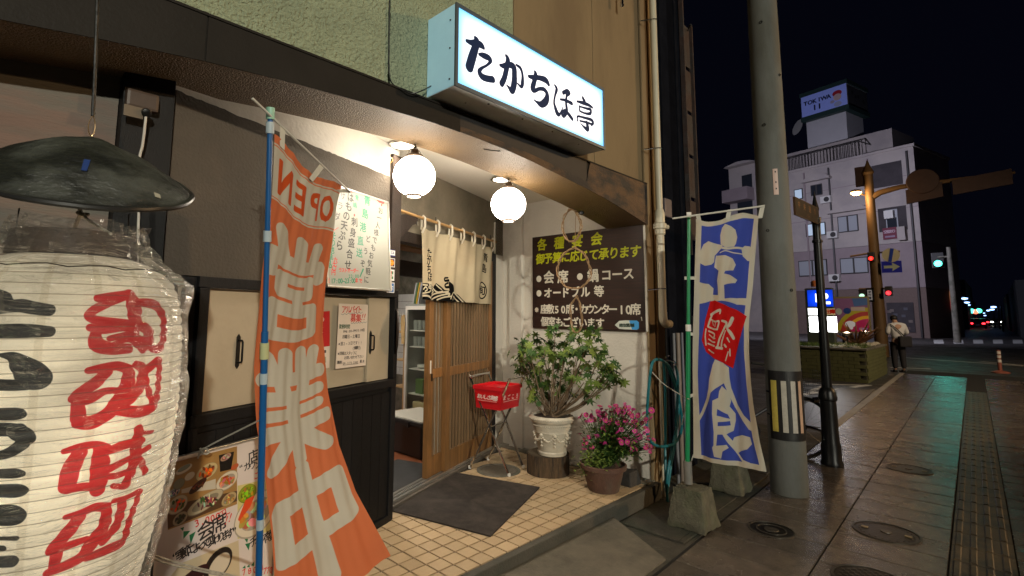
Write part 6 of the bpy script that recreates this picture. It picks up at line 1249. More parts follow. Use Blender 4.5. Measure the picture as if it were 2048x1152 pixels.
# neighbouring dark building with rusty channel
nb_ = thing("neighbour_building", "narrow dark clad neighbouring building behind the drain pipe", "building", (4.9, 3, 0))
xe = hy(1368, 300, 2.32).x
n_ = 5
for i in range(n_):
    a = 4.67+(xe-4.67)*i/n_; MB().b2((a+.002, 2.3+.01*(i % 2), 0), (4.67+(xe-4.67)*(i+1)/n_-.002, 2.36, 10)).build("cladding_sheet", mat("dark_cladding", (.008, .009, .013), .95, var=.4, bump=.5, orand=.3, spec=0.0), nb_)
MB().b2((4.67, 2.37, 0), (xe, 7, 10)).build("side_wall", MATS["dark_cladding"], nb_)
M_rusty = mat("rusty_steel", (.05, .028, .024), .8, var=.5, vscale=10, bump=2, bscale=50, col2=(.04, .035, .035), cscale=5)
for u in (1366, 1383):
    x = hy(u, 200, 2.28).x; zt2 = 10 if u == 1366 else hy(1377, 55, 2.28).z; zb2 = hy(1383, 440, 2.28).z-.4; MB().b2((x-.012, 2.24, zb2), (x+.012, 2.29, zt2)).build("steel_channel", M_rusty, nb_, bevel=.002)
xa, xb = hy(1369, 200, 2.28).x, hy(1380, 200, 2.28).x
for i in range(5):
    zz1 = hy(1375, 60+85*i, 2.28).z; zz0 = hy(1375, 60+85*i+78, 2.28).z; MB().b2((xa, 2.262, zz0), (xb, 2.285, zz1)).build("rusty_plate", M_rusty, nb_, bevel=.003)
MB().tube(cr([hy(1376, 62, 2.24), hy(1380, 50, 2.2), hy(1383, 52, 2.18)]), .01, 6).build("bracket", M_rusty, nb_)
bx = hy(1330, 395, 2.2), hy(1345, 437, 2.2); MB().b2((bx[0].x, 2.2, bx[1].z), (bx[1].x, 2.29, bx[0].z)).build("meter_box", mat("meter_grey", (.12, .1, .11), .5, var=.2), nb_, bevel=.012)
MB().tube([(hy(1326, 200, 2.2).x, 2.25, .5), (hy(1326, 200, 2.2).x, 2.25, 9)], .008, 8).build("black_cable", M_iron, nb_)

# ------------------------------------------------------------------ utility pole
UP = Vector((5.318, 1.382, 0)); M_up = mat("pole_concrete", (.135, .14, .13), .75, var=.18, vscale=3, bump=.6, bscale=120, col2=(.095, .095, .08), cscale=1.6, stretch=(1, 1, .35))
t = thing("utility_pole", "thick round concrete utility pole with a striped hazard sleeve", "utility pole", UP)
rp = lambda z: .147-.0045*z if z < 6 else .12-.003*(z-6)
MB().lathe(UP, [(rp(0), .001), (rp(6), 6), (rp(12), 12)], 56, cap=False).build("shaft", M_up, t, smooth=True)
view = (CAM-UP); va = math.atan2(view.y, view.x)
def patch(mb, a0, a1, z0, z1, d, n=14):
    for i in range(n):
        b0, b1 = a0+(a1-a0)*i/n, a0+(a1-a0)*(i+1)/n
        P = [UP+Vector(((rp(z)+d_)*math.cos(b), (rp(z)+d_)*math.sin(b), z)) for z, d_ in ((z0, d), (z1, d)) for b in (b0, b1)]; Pi = [UP+Vector(((rp(z)+.0005)*math.cos(b), (rp(z)+.0005)*math.sin(b), z)) for z in (z0, z1) for b in (b0, b1)]
        mb.hexa([Pi[0], Pi[1], P[1], P[0], Pi[2], Pi[3], P[3], P[2]])
    return mb
def ua(u): return va+math.asin(max(-1, min(1, (u-1572)/42.5)))         # photo column -> angle round the pole (right of the picture is +)
Z0, Z1 = .47, 1.065
patch(MB(), ua(1538), ua(1538)+4.6, Z0, Z1, .004, 40).build("black_sleeve", mat("rubber_black", (.012, .012, .013), .45, var=.3, bump=.3), t, smooth=True)
for (u0, u1, c_) in ((1544, 1556, (.62, .5, .1)), (1566, 1577.5, (.5, .47, .4)), (1587, 1597, (.5, .46, .4)), (1603, 1608.5, (.55, .36, .25))):
    patch(MB(), ua(u0), ua(u1), Z0+.07, Z1-.085, .0075, 4).build("reflective_stripe", mat("stripe%d" % u0, c_, .4, var=.25, vscale=14), t)
for z in (Z0+.2, Z1-.2, Z0+.4): patch(MB(), ua(1531), ua(1539), z, z+.012, .006, 3).build("lashing_band", M_chrome, t)
for (u, v) in ((1522, 45), (1529, 250), (1536, 461), (1583, 140), (1590, 580)):
    d = ray(u, v); hdn = Vector((d.x, d.y, 0)).normalized(); k = (UP-CAM).dot(hdn)-.12; p = CAM+d*(k/Vector((d.x, d.y, 0)).length); q_ = (p-UP); q_.z = 0; q_.normalize(); p = UP+q_*(rp(p.z)-.002)+Vector((0, 0, p.z)); MB().lathe(p, [(.014, 0), (.014, .008), (.009, .008), (.008, .001)], 12, axis=q_).build("step_socket", M_iron, t)
ap = ua(1581); p = hd(1581, 350, 4.47); zc1, zc0 = hd(1581, 322, 4.47).z, hd(1581, 378, 4.47).z
patch(MB(), ua(1575), ua(1587), zc0, zc1, .004, 4).build("number_plate", mat("plate_pink", (.6, .42, .36), .5), t)
for k in (.2, .45, .85): patch(MB(), ua(1580), ua(1583), zc0+(zc1-zc0)*k, zc0+(zc1-zc0)*(k+.06), .006, 2).build("plate_mark", M_iron, t)
# ------------------------------------------------------------------ black lamp post with the brown street sign
LP = Vector((6.62, 1.31, 0)); M_lp = mat("black_lamp_post", (.014, .014, .015), .32, .2, var=.3, bump=.3, bscale=150, spec=.6)
t = thing("ornamental_post", "black ornamental post with a spear finial and a brown street name plate", "post", LP)
MB().lathe(LP, [(0.1026, .002), (0.1026, .03), (0.0912, .05), (0.0912, .2), (0.0798, .24), (0.07448, .6), (0.0722, .66), (0.08512, .67), (0.0874, .7), (0.07904, .72), (0.07904, .75), (0.0646, .78), (0.04712, .8)], 32).build("base", M_lp, t, smooth=True)
MB().lathe(LP, [(0.04712, .8), (0.04256, 1.6), (0.038, 2.5), (0.03952, 2.56), (0.0456, 2.57), (0.0456, 2.62), (0.038, 2.63)], 28).build("shaft", M_lp, t, smooth=True)
MB().lathe(LP, [(0.01368, 2.63), (0.0152, 2.66), (0.0228, 2.67), (0.038, 2.73), (0.0228, 2.8), (0.00912, 2.88), (0.00076, 2.94)], 10).build("finial", M_lp, t)
for z in (2.35, 2.6): MB().lathe(LP+Vector((0, 0, z)), [(0.04256, 0), (0.05016, .004), (0.05016, .03), (0.04256, .034)], 24).build("sign_clamp", M_lp, t, smooth=True)
zs1, zs0 = 2.66, 2.4
E0 = hp(1637, 416, LP, Vector((LP.x, LP.y, 0))); E1 = hd(1590, 397, 5.12); ex = E1-E0; ex.z = 0; ex = ex*1.0
b = Board(E1-Vector((0, 0, E1.z))+Vector((0, 0, E0.z)), -ex, (0, 0, -.185), 900, (.07, .035, .016)); c = b.cv
c.run("中央通り", (c.w*.15, c.h*.36), (c.w*.82, c.h*.36), c.h*.4, (.5, .34, .2), .03); c.run("St.", (c.w*.5, c.h*.78), (c.w*.62, c.h*.78), c.h*.26, (.5, .34, .2), .02)
for x0, y0, x1, y1 in ((0, 0, c.w, 4), (0, c.h-4, c.w, c.h), (0, 0, 4, c.h), (c.w-4, 0, c.w, c.h)): c.rect(x0, y0, x1, y1, (.38, .25, .14))
b.mesh("name_plate_face", print_mat("street_name", c.image("street_name"), .4), t); nn = b.n if b.n.dot(b.tl-CAM) > 0 else -b.n
MB().hexa([b.tl+nn*.002, b.tl+b.ex+nn*.002, b.tl+b.ex+b.ey+nn*.002, b.tl+b.ey+nn*.002, b.tl+nn*.02, b.tl+b.ex+nn*.02, b.tl+b.ex+b.ey+nn*.02, b.tl+b.ey+nn*.02]).build("name_plate", mat("brown_plate", (.1, .05, .025), .5), t)

# ------------------------------------------------------------------ bicycle parked behind the poles
BR_, BF_ = Vector((5.98, 2.28, .0)), Vector((6.66, 1.57, .0)); bd_ = (BF_-BR_).normalized(); bs = bd_.cross(Vector((0, 0, 1)))
t = thing("bicycle", "dark city bicycle with a wire basket parked behind the utility pole", "bicycle", (BR_+BF_)/2)
M_tyre = mat("tyre", (.015, .015, .015), .8); M_bk = mat("bike_paint", (.02, .02, .025), .3, .3); R_ = .32
for c_ in (BR_, BF_):
    C_ = c_+Vector((0, 0, R_+.012)); pts = [C_+bd_*(R_*math.cos(k*math.tau/40))+Vector((0, 0, R_*math.sin(k*math.tau/40))) for k in range(41)]
    w_ = MB().tube(pts, .016, 8, cap=False).build("wheel", M_tyre, t, smooth=True); MB().tube([C_+(p-C_)*.94 for p in pts], .008, 6, cap=False).build("rim", M_chrome, w_, smooth=True)
    mb = MB()
    for k in range(18): a = k*math.tau/18; mb.tube([C_+bs*(.02 if k % 2 else -.02), C_+bd_*(R_*.93*math.cos(a))+Vector((0, 0, R_*.93*math.sin(a)))], .001, 4)
    mb.build("spokes", M_chrome, w_); MB().tube([C_-bs*.05, C_+bs*.05], .014, 8).build("hub", M_chrome, w_)
    MB().grid(lambda a, b_, C_=C_: C_+bd_*((R_+.035)*math.cos(.3+a*2.6))+Vector((0, 0, (R_+.035)*math.sin(.3+a*2.6)))+bs*(.03*(b_*2-1)), 20, 2).build("mudguard", M_chrome, t, smooth=True)
z = Vector((0, 0, 1)); RC_, FC_ = BR_+z*(R_+.012), BF_+z*(R_+.012); BB = RC_.lerp(FC_, .42)-z*.04; ST = BB-bd_*.14+z*.5; HT = FC_-bd_*.16+z*.52; HB = FC_-bd_*.1+z*.36
for n_, pts, r in (("frame_tube", [BB, ST], .014), ("frame_tube", [BB+z*.12, HB], .016), ("chain_stay", [BB, RC_], .009), ("seat_stay", [ST-z*.05, RC_], .008), ("fork", [HT, HB, FC_+bs*.04], .012), ("handlebar_stem", [HB, HT+z*.12-bd_*.03], .011)): MB().tube(pts, r, 8).build(n_, M_bk, t, smooth=True)
HH = HT+z*.12-bd_*.03; MB().tube(cr([HH-bs*.27-bd_*.18+z*.03, HH-bs*.24, HH-bs*.08+bd_*.03, HH, HH+bs*.08+bd_*.03, HH+bs*.24, HH+bs*.27-bd_*.18+z*.03]), .011, 8).build("handlebar", M_chrome, t, smooth=True)
for s_ in (-1, 1): MB().tube([HH+bs*.27*s_-bd_*.19+z*.03, HH+bs*.26*s_-bd_*.07+z*.015], .016, 8).build("grip", M_tyre, t)
MB().lathe(ST+z*.1, [(.02, -.02), (.1, 0), (.11, .03), (.05, .05), (.01, .052)], 16).build("saddle", M_tyre, t, smooth=True); MB().tube([ST, ST+z*.09], .012, 8).build("seat_post", M_chrome, t)
mb = MB(); BC = FC_+bd_*.12+z*.38
for k in range(6):
    zz = BC+z*(.045*k); w2, d2 = .13+.006*k, .1+.006*k; P = [zz+bs*w2+bd_*d2, zz-bs*w2+bd_*d2, zz-bs*w2-bd_*d2, zz+bs*w2-bd_*d2]; mb.tube(P+[P[0]], .0025, 4)
for k in range(9):
    a = -1+2*k/8
    for s_ in (-1, 1): mb.tube([BC+bs*(.13*a)+bd_*(.1*s_), BC+z*.225+bs*(.16*a)+bd_*(.13*s_)], .002, 4)
mb.build("basket", M_chrome, t); MB().lathe(FC_+bd_*.16+z*.3, [(.01, -.03), (.03, -.02), (.035, .02), (.02, .03)], 12, axis=bd_).build("headlamp", M_chrome, t)
MB().lathe(BB+bs*.04, [(.09, 0), (.09, .005), (.01, .005)], 20, axis=bs).build("chain_guard", M_bk, t)

# ------------------------------------------------------------------ car park, planter, lit pay sign, billboard
M_line = mat("road_paint", (.6, .6, .57), .6, var=.35, vscale=20, col2=(.25, .25, .24), cscale=12, cthr=(.55, .75))
def stripe(a, b_, w_, label, name="road_marking"):
    a, b_ = Vector(a), Vector(b_); d = (b_-a).normalized(); s_ = d.cross(z)*w_/2; mb = MB(); mb.face([a-s_, b_-s_, b_+s_, a+s_]); mb.v = [p+Vector((0, 0, .004)) for p in mb.v]; return mb
def gz(u, v): return hz(u, v, -.03)
mk = stripe(gz(1600, 790), gz(1738, 770), .14, "").build("parking_line", M_line, kind="structure"); stripe(gz(1612, 768), gz(1735, 771), .12, "").build("parking_line", M_line, kind="structure"); stripe(gz(1620, 783), gz(1655, 770), .12, "").build("parking_line", M_line, kind="structure")
MB().prism([(8.5, 1.70), (14.0, 1.83), (14.2, 2.5), (9.2, 2.5)], -.029, -.012).build("drain_channel", mat("wet_dark_stone", (.05, .05, .05), .35, var=.4, bump=1), kind="structure")
for i in range(9): a = 8.7+i*.6; MB().prism([(a, 1.74+.02*i), (a+.59, 1.76+.02*i), (a+.62, 2.1), (a+.03, 2.1)], -.011, -.004).build("channel_cover", MATS["wet_dark_stone"], bpy.data.objects["drain_channel"])
random.seed(9)
p0 = Vector((15.38, 2.21, 0)); HP_ = hp(1737, 698, p0, Vector((p0.x, p0.y, 0))).z
pl = thing("brick_planter", "low brick planter at the street corner under the lit parking sign", "planter", (17, 3.8, -.03))
yL = hx(1588, 740, 15.38).y
M_brick = mat("planter_brick", (.13, .14, .055), .8, var=.3, orand=.3, bump=.6); M_mort = mat("mortar", (.05, .05, .035), .9)  # brick colour carries the greenish light falling on the planter
MB().prism([(15.41, 2.24), (18.6, 2.24), (18.6, yL), (15.41, yL)], -.03, HP_-.05).build("core", M_mort, pl)
MB().prism([(15.36, 2.19), (18.65, 2.19), (18.65, yL+.02), (15.36, yL+.02)], HP_-.048, HP_).build("coping", M_conc, pl, bevel=.01)
nr = 9; bh = (HP_-.05+.03)/nr; bm_ = MB(); M_b = None
mbx = MB(); mby = MB()
for r in range(nr):
    z_ = -.03+r*bh
    for k in range(int((yL-2.24)/.22)):
        y = 2.24+k*.22+(.11 if r % 2 else 0); mbx.b2((15.385, y+.004, z_+.004), (15.41, min(y+.214, yL), z_+bh-.004))
    for k in range(14):
        x = 15.41+k*.22+(.11 if r % 2 else 0); mby.b2((x+.004, 2.215, z_+.004), (min(x+.214, 18.6), 2.239, z_+bh-.004))
o = mbx.build("front_brickwork", M_brick, pl); o["kind"] = "stuff"; o = mby.build("side_brickwork", M_brick, pl); o["kind"] = "stuff"
# lit parking sign
XS = 15.95; a, b_ = hx(1609, 580, XS), hx(1670, 690, XS); base_z = HP_+.001
t = thing("parking_sign", "lit blue parking pylon with white price panels standing in the planter", "sign", (XS, (a.y+b_.y)/2, base_z))
ztop = hx(1640, 576, XS).z
MB().b2((XS, b_.y, base_z), (XS+.28, a.y, ztop)).build("housing", mat("sign_grey", (.09, .11, .09), .4, .3, var=.2), t, bevel=.01)
def lit(px4, painter, nm, s_, t=t, X=XS-.006, res=300):
    A_, B_ = hx(px4[0], px4[1], X), hx(px4[2], px4[3], X); bd2 = Board(A_, (0, B_.y-A_.y, 0), (0, 0, B_.z-A_.z), res, (1, 1, 1)); painter(bd2.cv); bd2.mesh(nm, print_mat(nm+str(px4[0]), bd2.cv.image(nm), .4, emit=s_, var=0), t)
def pP(c):
    c.a[:] = (.03, .22, .85); yy, xx = np.mgrid[0:c.h, 0:c.w]; c.a *= (.6+.6*np.exp(-(((xx/c.w-.5)/.45)**2+((yy/c.h-.5)/.5)**2)))[:, :, None]
    c.rect(c.w*.36, c.h*.2, c.w*.48, c.h*.85, (1, 1, 1)); c.ell(c.w*.66, c.h*.38, c.w*.17, c.h*.2, (1, 1, 1)); c.run("24h", (c.w*.72, c.h*.8), (c.w*.84, c.h*.8), c.h*.18, (.03, .22, .85)); c.rect(c.w*.72, c.h*.7, c.w*.9, c.h*.86, (.9, .95, 1)); c.char("P", c.w*.45, c.h*.47, c.h*.7, (1, 1, 1), .05)
lit((1614, 580.5, 1667, 613), pP, "blue_panel", 1.9)
lit((1616, 616.5, 1636, 630), lambda c: None, "small_panel", 5)
def pE(c): c.a[:] = (.62, .55, .4); c.run("出庫", (c.w*.3, c.h*.5), (c.w*.75, c.h*.5), c.h*.75, (.5, .08, .03), .06)
lit((1650, 617, 1671, 630), pE, "exit_panel", .7)
lit((1618, 633.5, 1637, 664), lambda c: c.stroke([(c.w*.2, c.h*.2, 2), (c.w*.5, c.h*.22, 2)], (.9, .95, 1)), "price_panel", 11); lit((1653, 633.5, 1675, 664), lambda c: c.ell(c.w*.08, c.h*.32, 3, 3, (.4, .3, .6)), "price_panel", 11)
bl_ = bpy.data.lights
MB().lathe(hx(1668, 572, XS)+Vector((.1, .45, .0)), [(.08, 0), (.08, .12), (.05, .16), (.01, .17)], 12).build("beacon", mat("beacon_orange", (.45, .14, .04), .4), t)
# billboard behind
XB2 = 18.3; a, b_ = hx(1668, 597, XB2), hx(1739, 664, XB2)
t = thing("billboard", "colourful advertising billboard with a pink and yellow arc behind the planter lights", "billboard", (XB2, (a.y+b_.y)/2, HP_))
bd2 = Board(a, (0, b_.y-a.y, 0), (0, 0, b_.z-a.z), 220, (.55, .4, .5)); c = bd2.cv; w_, h_ = c.w, c.h
c.poly([(0, 0), (w_, 0), (w_, h_), (0, h_)], (.45, .3, .42)); c.poly([(w_*.55, 0), (w_, 0), (w_, h_*.2), (w_*.6, h_*.25)], (.25, .35, .5))
c.ell(w_*.95, h_*1.1, w_*.95, h_*.82, (.6, .55, .12)); c.ell(w_*.97, h_*1.12, w_*.85, h_*.72, (.6, .18, .15)); c.ell(w_*.98, h_*1.14, w_*.7, h_*.62, (.8, .6, .1)); c.ell(w_*.99, h_*1.16, w_*.62, h_*.55, (.65, .08, .3))
c.ell(w_*.38, h_*.38, w_*.12, h_*.09, (.1, .2, .4)); c.ell(w_*.12, h_*.4, w_*.1, h_*.1, (.6, .62, .55)); c.rect(w_*.5, h_*.26, w_*.92, h_*.38, (.62, .55, .5)); c.ell(w_*.45, h_*.78, w_*.16, h_*.1, (.85, .85, .88)); c.ell(w_*.47, h_*.88, w_*.06, h_*.06, (.85, .85, .88)); c.rect(w_*.7, h_*.88, w_*.95, h_*.95, (.5, .4, .6))
bd2.mesh("advert", print_mat("billboard_print", c.image("billboard"), .4, emit=.16), t); MB().b2((XB2+.01, b_.y-.04, b_.z-.05), (XB2+.08, a.y+.04, a.z+.05)).build("frame", mat("gold_frame", (.3, .25, .12), .5, .3), t)
for y in (a.y-.15, b_.y+.15): MB().tube([(XB2+.12, y, HP_-.01), (XB2+.12, y, b_.z)], .04, 10).build("support_post", M_iron, t)
# ground lights, stones and blades in the planter
for i, (u, v, l_) in enumerate(((1694, 669, "left glowing spotlight on a short stem in the planter"), (1731, 666.5, "right glowing spotlight on a short stem in the planter"))):
    p = hx(u, v, 16.5+i*.8); t = thing("garden_spotlight", l_, "spotlight", (p.x, p.y, HP_), "small garden spotlights in the planter")
    MB().tube([(p.x, p.y, HP_), (p.x, p.y, p.z)], .02, 8).build("stem", M_chrome, t); MB().lathe(p, [(.02, -.03), (.1, -.01), (.12, .05), (.1, .05)], 16, cap=False).build("shade", M_chrome, t, smooth=True); MB().lathe(p, [(.09, .02), (.05, .05), (.01, .06)], 14).build("bulb", glow("garden_bulb", (1, .78, .55), 30), t)
M_stone = mat("pale_stone", (.5, .47, .38), .7, var=.2, orand=.2, bump=.5); mb = MB()
for i in range(160):
    u_ = random.random(); x = 15.5+u_*3.0; y = 2.32+random.random()*1.0*(1-u_*.4); r = random.uniform(.04, .1); hh = r*random.uniform(.5, .9)
    mb.lathe((x, y, HP_-.01), [(r*.7, 0), (r, hh*.5), (r*.6, hh), (.01, hh*1.1)], 6)
o = mb.build("white_stones", M_stone); o["kind"] = "stuff"; o["label"] = "heap of pale stones filling the planter corner"; o["category"] = "stones"
mb = MB(); mb.k = 0
for i in range(2600): p = Vector((random.uniform(15.45, 16.4), random.uniform(2.25, yL), HP_)); mb.k = random.choice((0, 1, 2)); blade(mb, p, Vector((random.gauss(0, .4), random.gauss(0, .4), 1)), rdir(), random.uniform(.05, .12), .008, .3, 1)
o = mb.build("planter_grass", M_leaf); o["kind"] = "stuff"; o["label"] = "short grass growing along the planter edge"; o["category"] = "grass"
t = thing("spiky_plant", "brownish spiky plant between the two planter spotlights", "plant", (17.0, 3.1, HP_)); p0_ = hx(1712, 690, 17.2); p0_.z = HP_; mb = MB()
for k in range(26): blade(mb, p0_, rdir(.5, 1), Vector((1, 0, 0)), random.uniform(.4, .75), .025, .35, 3)
mb.build("leaves", mat("bronze_leaf", (.2, .09, .035), .5, var=.3), t)

# ------------------------------------------------------------------ person seen from behind, head bent over a phone
PX = hz(1800, 745, 0); zq = hp(1800, 632, PX, Vector((PX.x, PX.y, 0))).z
def skin(name, chain, edges, m_, parent, lv=2, base=(0, 0, 0)):
    me = bpy.data.meshes.new(name); me.from_pydata([Vector(p[:3])-wl(parent) for p in chain], edges, []); me.materials.append(m_); o = bpy.data.objects.new(name, me); COL.objects.link(o); o.parent = parent
    md = o.modifiers.new("skin", 'SKIN'); md.use_smooth_shade = True
    for i, p in enumerate(chain): me.skin_vertices[0].data[i].radius = (p[3], p[4] if len(p) > 4 else p[3])
    me.skin_vertices[0].data[0].use_root = True
    o.modifiers.new("sub", 'SUBSURF').levels = lv; o.modifiers["sub"].render_levels = lv; return o
t = thing("person", "person seen from behind in a white shirt, black shoulder bag, at the pavement end", "person", PX)
fdir = Vector((.55, .35, 0)).normalized(); sdir = Vector((-fdir.y, fdir.x, 0))     # facing away and a little left; sdir = their left
def pp(f_, s_, z_, *r): v_ = PX+fdir*f_+sdir*s_; return (v_.x, v_.y, z_, *r)
HGT = zq/1.6
Zs = lambda a: a*HGT
M_skin = mat("skin", (.42, .25, .17), .6); M_shirt = mat("white_shirt", (.6, .62, .65), .85, bump=.8, bscale=20); M_trou = mat("dark_trousers", (.018, .018, .024), .85, bump=.5); M_hair = mat("black_hair", (.01, .009, .009), .5, bump=1, bscale=120)
skin("body", [pp(0, 0, Zs(.92), .11, .08), pp(0, 0, Zs(1.12), .11, .085), pp(.0, 0, Zs(1.33), .13, .08), pp(.05, 0, Zs(1.42), .045), pp(.12, 0, Zs(1.52), .075, .085), pp(.14, 0, Zs(1.585), .05),
    pp(.01, .18, Zs(1.32), .045), pp(-.02, .23, Zs(1.1), .036), pp(.16, .15, Zs(1.08), .026), pp(.24, .08, Zs(1.13), .02), pp(.01, -.18, Zs(1.32), .045), pp(-.02, -.23, Zs(1.1), .036), pp(.16, -.15, Zs(1.06), .026), pp(.24, -.07, Zs(1.12), .02),
    pp(0, .085, Zs(.86), .075), pp(.02, .09, Zs(.48), .05), pp(0, .1, Zs(.09), .032), pp(.1, .11, Zs(.04), .03), pp(0, -.085, Zs(.86), .075), pp(0, -.09, Zs(.48), .05), pp(-.02, -.1, Zs(.09), .032), pp(.08, -.11, Zs(.04), .03)],
    [(0, 1), (1, 2), (2, 3), (3, 4), (4, 5), (2, 6), (6, 7), (7, 8), (8, 9), (2, 10), (10, 11), (11, 12), (12, 13), (0, 14), (14, 15), (15, 16), (16, 17), (0, 18), (18, 19), (19, 20), (20, 21)], M_skin, t)
skin("shirt", [pp(0, 0, Zs(.88), .15, .11), pp(-.01, 0, Zs(1.1), .15, .12), pp(-.01, 0, Zs(1.31), .16, .11), pp(.03, 0, Zs(1.4), .07), pp(0, .185, Zs(1.32), .075), pp(-.03, .24, Zs(1.12), .06), pp(.1, .18, Zs(1.08), .045), pp(0, -.185, Zs(1.32), .075), pp(-.03, -.24, Zs(1.12), .06), pp(.1, -.18, Zs(1.06), .045)],
    [(0, 1), (1, 2), (2, 3), (2, 4), (4, 5), (5, 6), (2, 7), (7, 8), (8, 9)], M_shirt, t)
skin("trousers", [pp(0, 0, Zs(.9), .15, .115), pp(0, .09, Zs(.78), .1), pp(.02, .095, Zs(.48), .08), pp(0, .1, Zs(.1), .062), pp(0, -.09, Zs(.78), .1), pp(0, -.095, Zs(.48), .08), pp(-.02, -.1, Zs(.1), .062)], [(0, 1), (1, 2), (2, 3), (0, 4), (4, 5), (5, 6)], M_trou, t)
for s_ in (1, -1): MB().lathe(Vector(pp(.03, .1*s_, .035)), [(.02, -.035), (.055, -.03), (.06, 0), (.045, .04), (.01, .05)], 14).build("shoe", M_iron, t, smooth=True); MB().box(Vector(pp(.1, .105*s_, .025)), (.15, .09, .05), Matrix.Rotation(math.atan2(fdir.y, fdir.x), 3, 'Z')).build("shoe_toe", M_iron, t, bevel=.018)
skin("hair", [pp(.07, 0, Zs(1.47), .07), pp(.085, 0, Zs(1.53), .1, .095), pp(.12, 0, Zs(1.58), .085), pp(.15, 0, Zs(1.6), .04)], [(0, 1), (1, 2), (2, 3)], M_hair, t)
mb = MB(); mb.tube(cr([pp(-.1, .19, Zs(1.37)), pp(-.135, .08, Zs(1.25)), pp(-.15, -.06, Zs(1.08)), pp(-.14, -.15, Zs(.95))]), .014, 6); mb.build("bag_strap", M_iron, t)
MB().box(Vector(pp(-.17, -.1, Zs(.88))), (.12, .3, .3), Matrix.Rotation(math.atan2(fdir.y, fdir.x), 3, 'Z')).build("shoulder_bag", M_trou, t, bevel=.04)
MB().box(Vector(pp(.27, 0, Zs(1.14))), (.01, .07, .14), Matrix.Rotation(math.atan2(fdir.y, fdir.x), 3, 'Z')@Matrix.Rotation(.6, 3, 'Y')).build("phone", M_iron, t, bevel=.003)
# flexible post
BP = hz(2001, 746, -.03); zb_ = hp(1997, 700, BP, Vector((BP.x, BP.y, 0))).z; t = thing("delineator_post", "orange flexible post with white bands on the carriageway", "traffic post", BP)
M_or = mat("orange_rubber", (.3, .1, .07), .5, var=.15); MB().lathe(BP, [(.2, 0), (.2, .03), (.1, .06), (.05, .08)], 20).build("base", M_or, t, smooth=True); MB().tube([BP, (BP.x, BP.y, zb_)], .045, 14).build("post", M_or, t, smooth=True)
for k in (.55, .75, .93): MB().tube([BP+z*((zb_)*k-.04), BP+z*((zb_)*k+.04)], .049, 14, cap=False).build("white_band", M_white, t)
# road markings beyond
for a, b_, w_ in (((1775, 713), (2060, 733), .25), ((1780, 735), (1862, 738), .2), ((1960, 723), (2060, 732), .2), ((1770, 690), (2060, 697), .25)): stripe(gz(*a), gz(*b_), w_, "").build("road_line", M_line, kind="structure")
cw = thing("x", "x", "x"); bpy.data.objects.remove(cw)
for k in range(9):
    u0 = 1868+k*39.5; A_, B_, C_, D_ = gz(u0, 687.5), gz(u0+20, 687.5), gz(u0+18, 679.5), gz(u0-1, 679.5); mb = MB(); mb.face([A_, B_, C_, D_]); mb.v = [p+Vector((0, 0, .006)) for p in mb.v]; mb.build("crossing_bar", M_line, kind="structure")
# pavement end apron
# ------------------------------------------------------------------ apartment block at the crossing
AB = math.radians(76); BE = Vector((math.cos(AB), math.sin(AB), 0)); CN = Vector((51.5, 3.45, 0)); BN = Vector((-BE.y, BE.x, 0))
if BN.dot(CAM-CN) < 0: BN = -BN
def bs_(u, v, off=0.0): p = hp(u, v, CN+BN*off, BN); q_ = p-(CN+BN*off); return q_.dot(BE), p.z
def BW(s, off, z_): return CN+BE*s+BN*off+Vector((0, 0, z_))
def bb(mb, s0, s1, o0, o1, z0, z1): mb.hexa([BW(s0, o0, z0), BW(s1, o0, z0), BW(s1, o1, z0), BW(s0, o1, z0), BW(s0, o0, z1), BW(s1, o0, z1), BW(s1, o1, z1), BW(s0, o1, z1)]); return mb
M_apt = mat("apartment_render", (.5, .44, .41), .8, var=.12, vscale=.5, col2=(.42, .37, .36), cscale=.3); M_apt2 = mat("apartment_band", (.34, .27, .28), .8, var=.15, vscale=.6); M_apt3 = mat("apartment_ground", (.2, .14, .12), .8, var=.2); M_dkgl = mat("dark_window", (.03, .035, .045), .15, spec=.6); M_curt = mat("pale_window", (.4, .42, .45), .35); M_frm = mat("window_frame_dark", (.05, .045, .045), .5)
t = apt = thing("apartment_building", "five storey pale apartment block with a rooftop tower across the junction", "building", CN)
s_l = bs_(1512, 345)[0]; zr = bs_(1826, 292)[1]; zb1 = bs_(1846, 481)[1]; zg = bs_(1852, 574)[1]; s_r = bs_(1826, 292)[0]
bb(MB(), s_r, s_l, -7, 0, zb1, zr).build("upper_wall", M_apt, t); bb(MB(), s_r, s_l, -7, -.02, zg, zb1-.02).build("middle_wall", M_apt2, t); bb(MB(), s_r, s_l, -7, -.04, -.03, zg-.02).build("ground_wall", M_apt3, t)
bb(MB(), s_r-.1, s_l, -7.1, .1, zr+.001, zr+.22).build("roof_edge", M_apt, t)
s4 = bs_(1448, 340)[0]; z4 = bs_(1475, 330)[1]; zA = bs_(1490, 320)[1]
bb(MB(), s_l+.02, s4, -14, -.8, -.03, z4).build("left_wing", M_apt, t)
for (u0, v0, u1, v1) in ((1484, 352, 1505, 374), (1475, 395, 1507, 440)): a, zt2 = bs_(u0, v0, -.8); c_, zb2 = bs_(u1, v1, -.8); bb(MB(), min(a, c_), max(a, c_), -.85, -.72, zb2, zt2).build("window", M_dkgl, t)
a, zt2 = bs_(1458, 378, -.8); c_, zb2 = bs_(1509, 392, -.8); bb(MB(), min(a, c_), max(a, c_), -.79, .5, zb2-.4, zt2-.4).build("balcony", M_apt2, t)
P = [BW(s_l+(s4-s_l)*k/12, -.8, z4+(zA-z4)*math.sin(math.pi*min(1, (1-k/12)*1.0))) for k in range(13)]; MB().extr([BW(s_l+.02, -.8, z4+.01)]+P[::1]+[BW(s4, -.8, z4+.01)], BN*.9).build("arched_gable", M_apt, t)
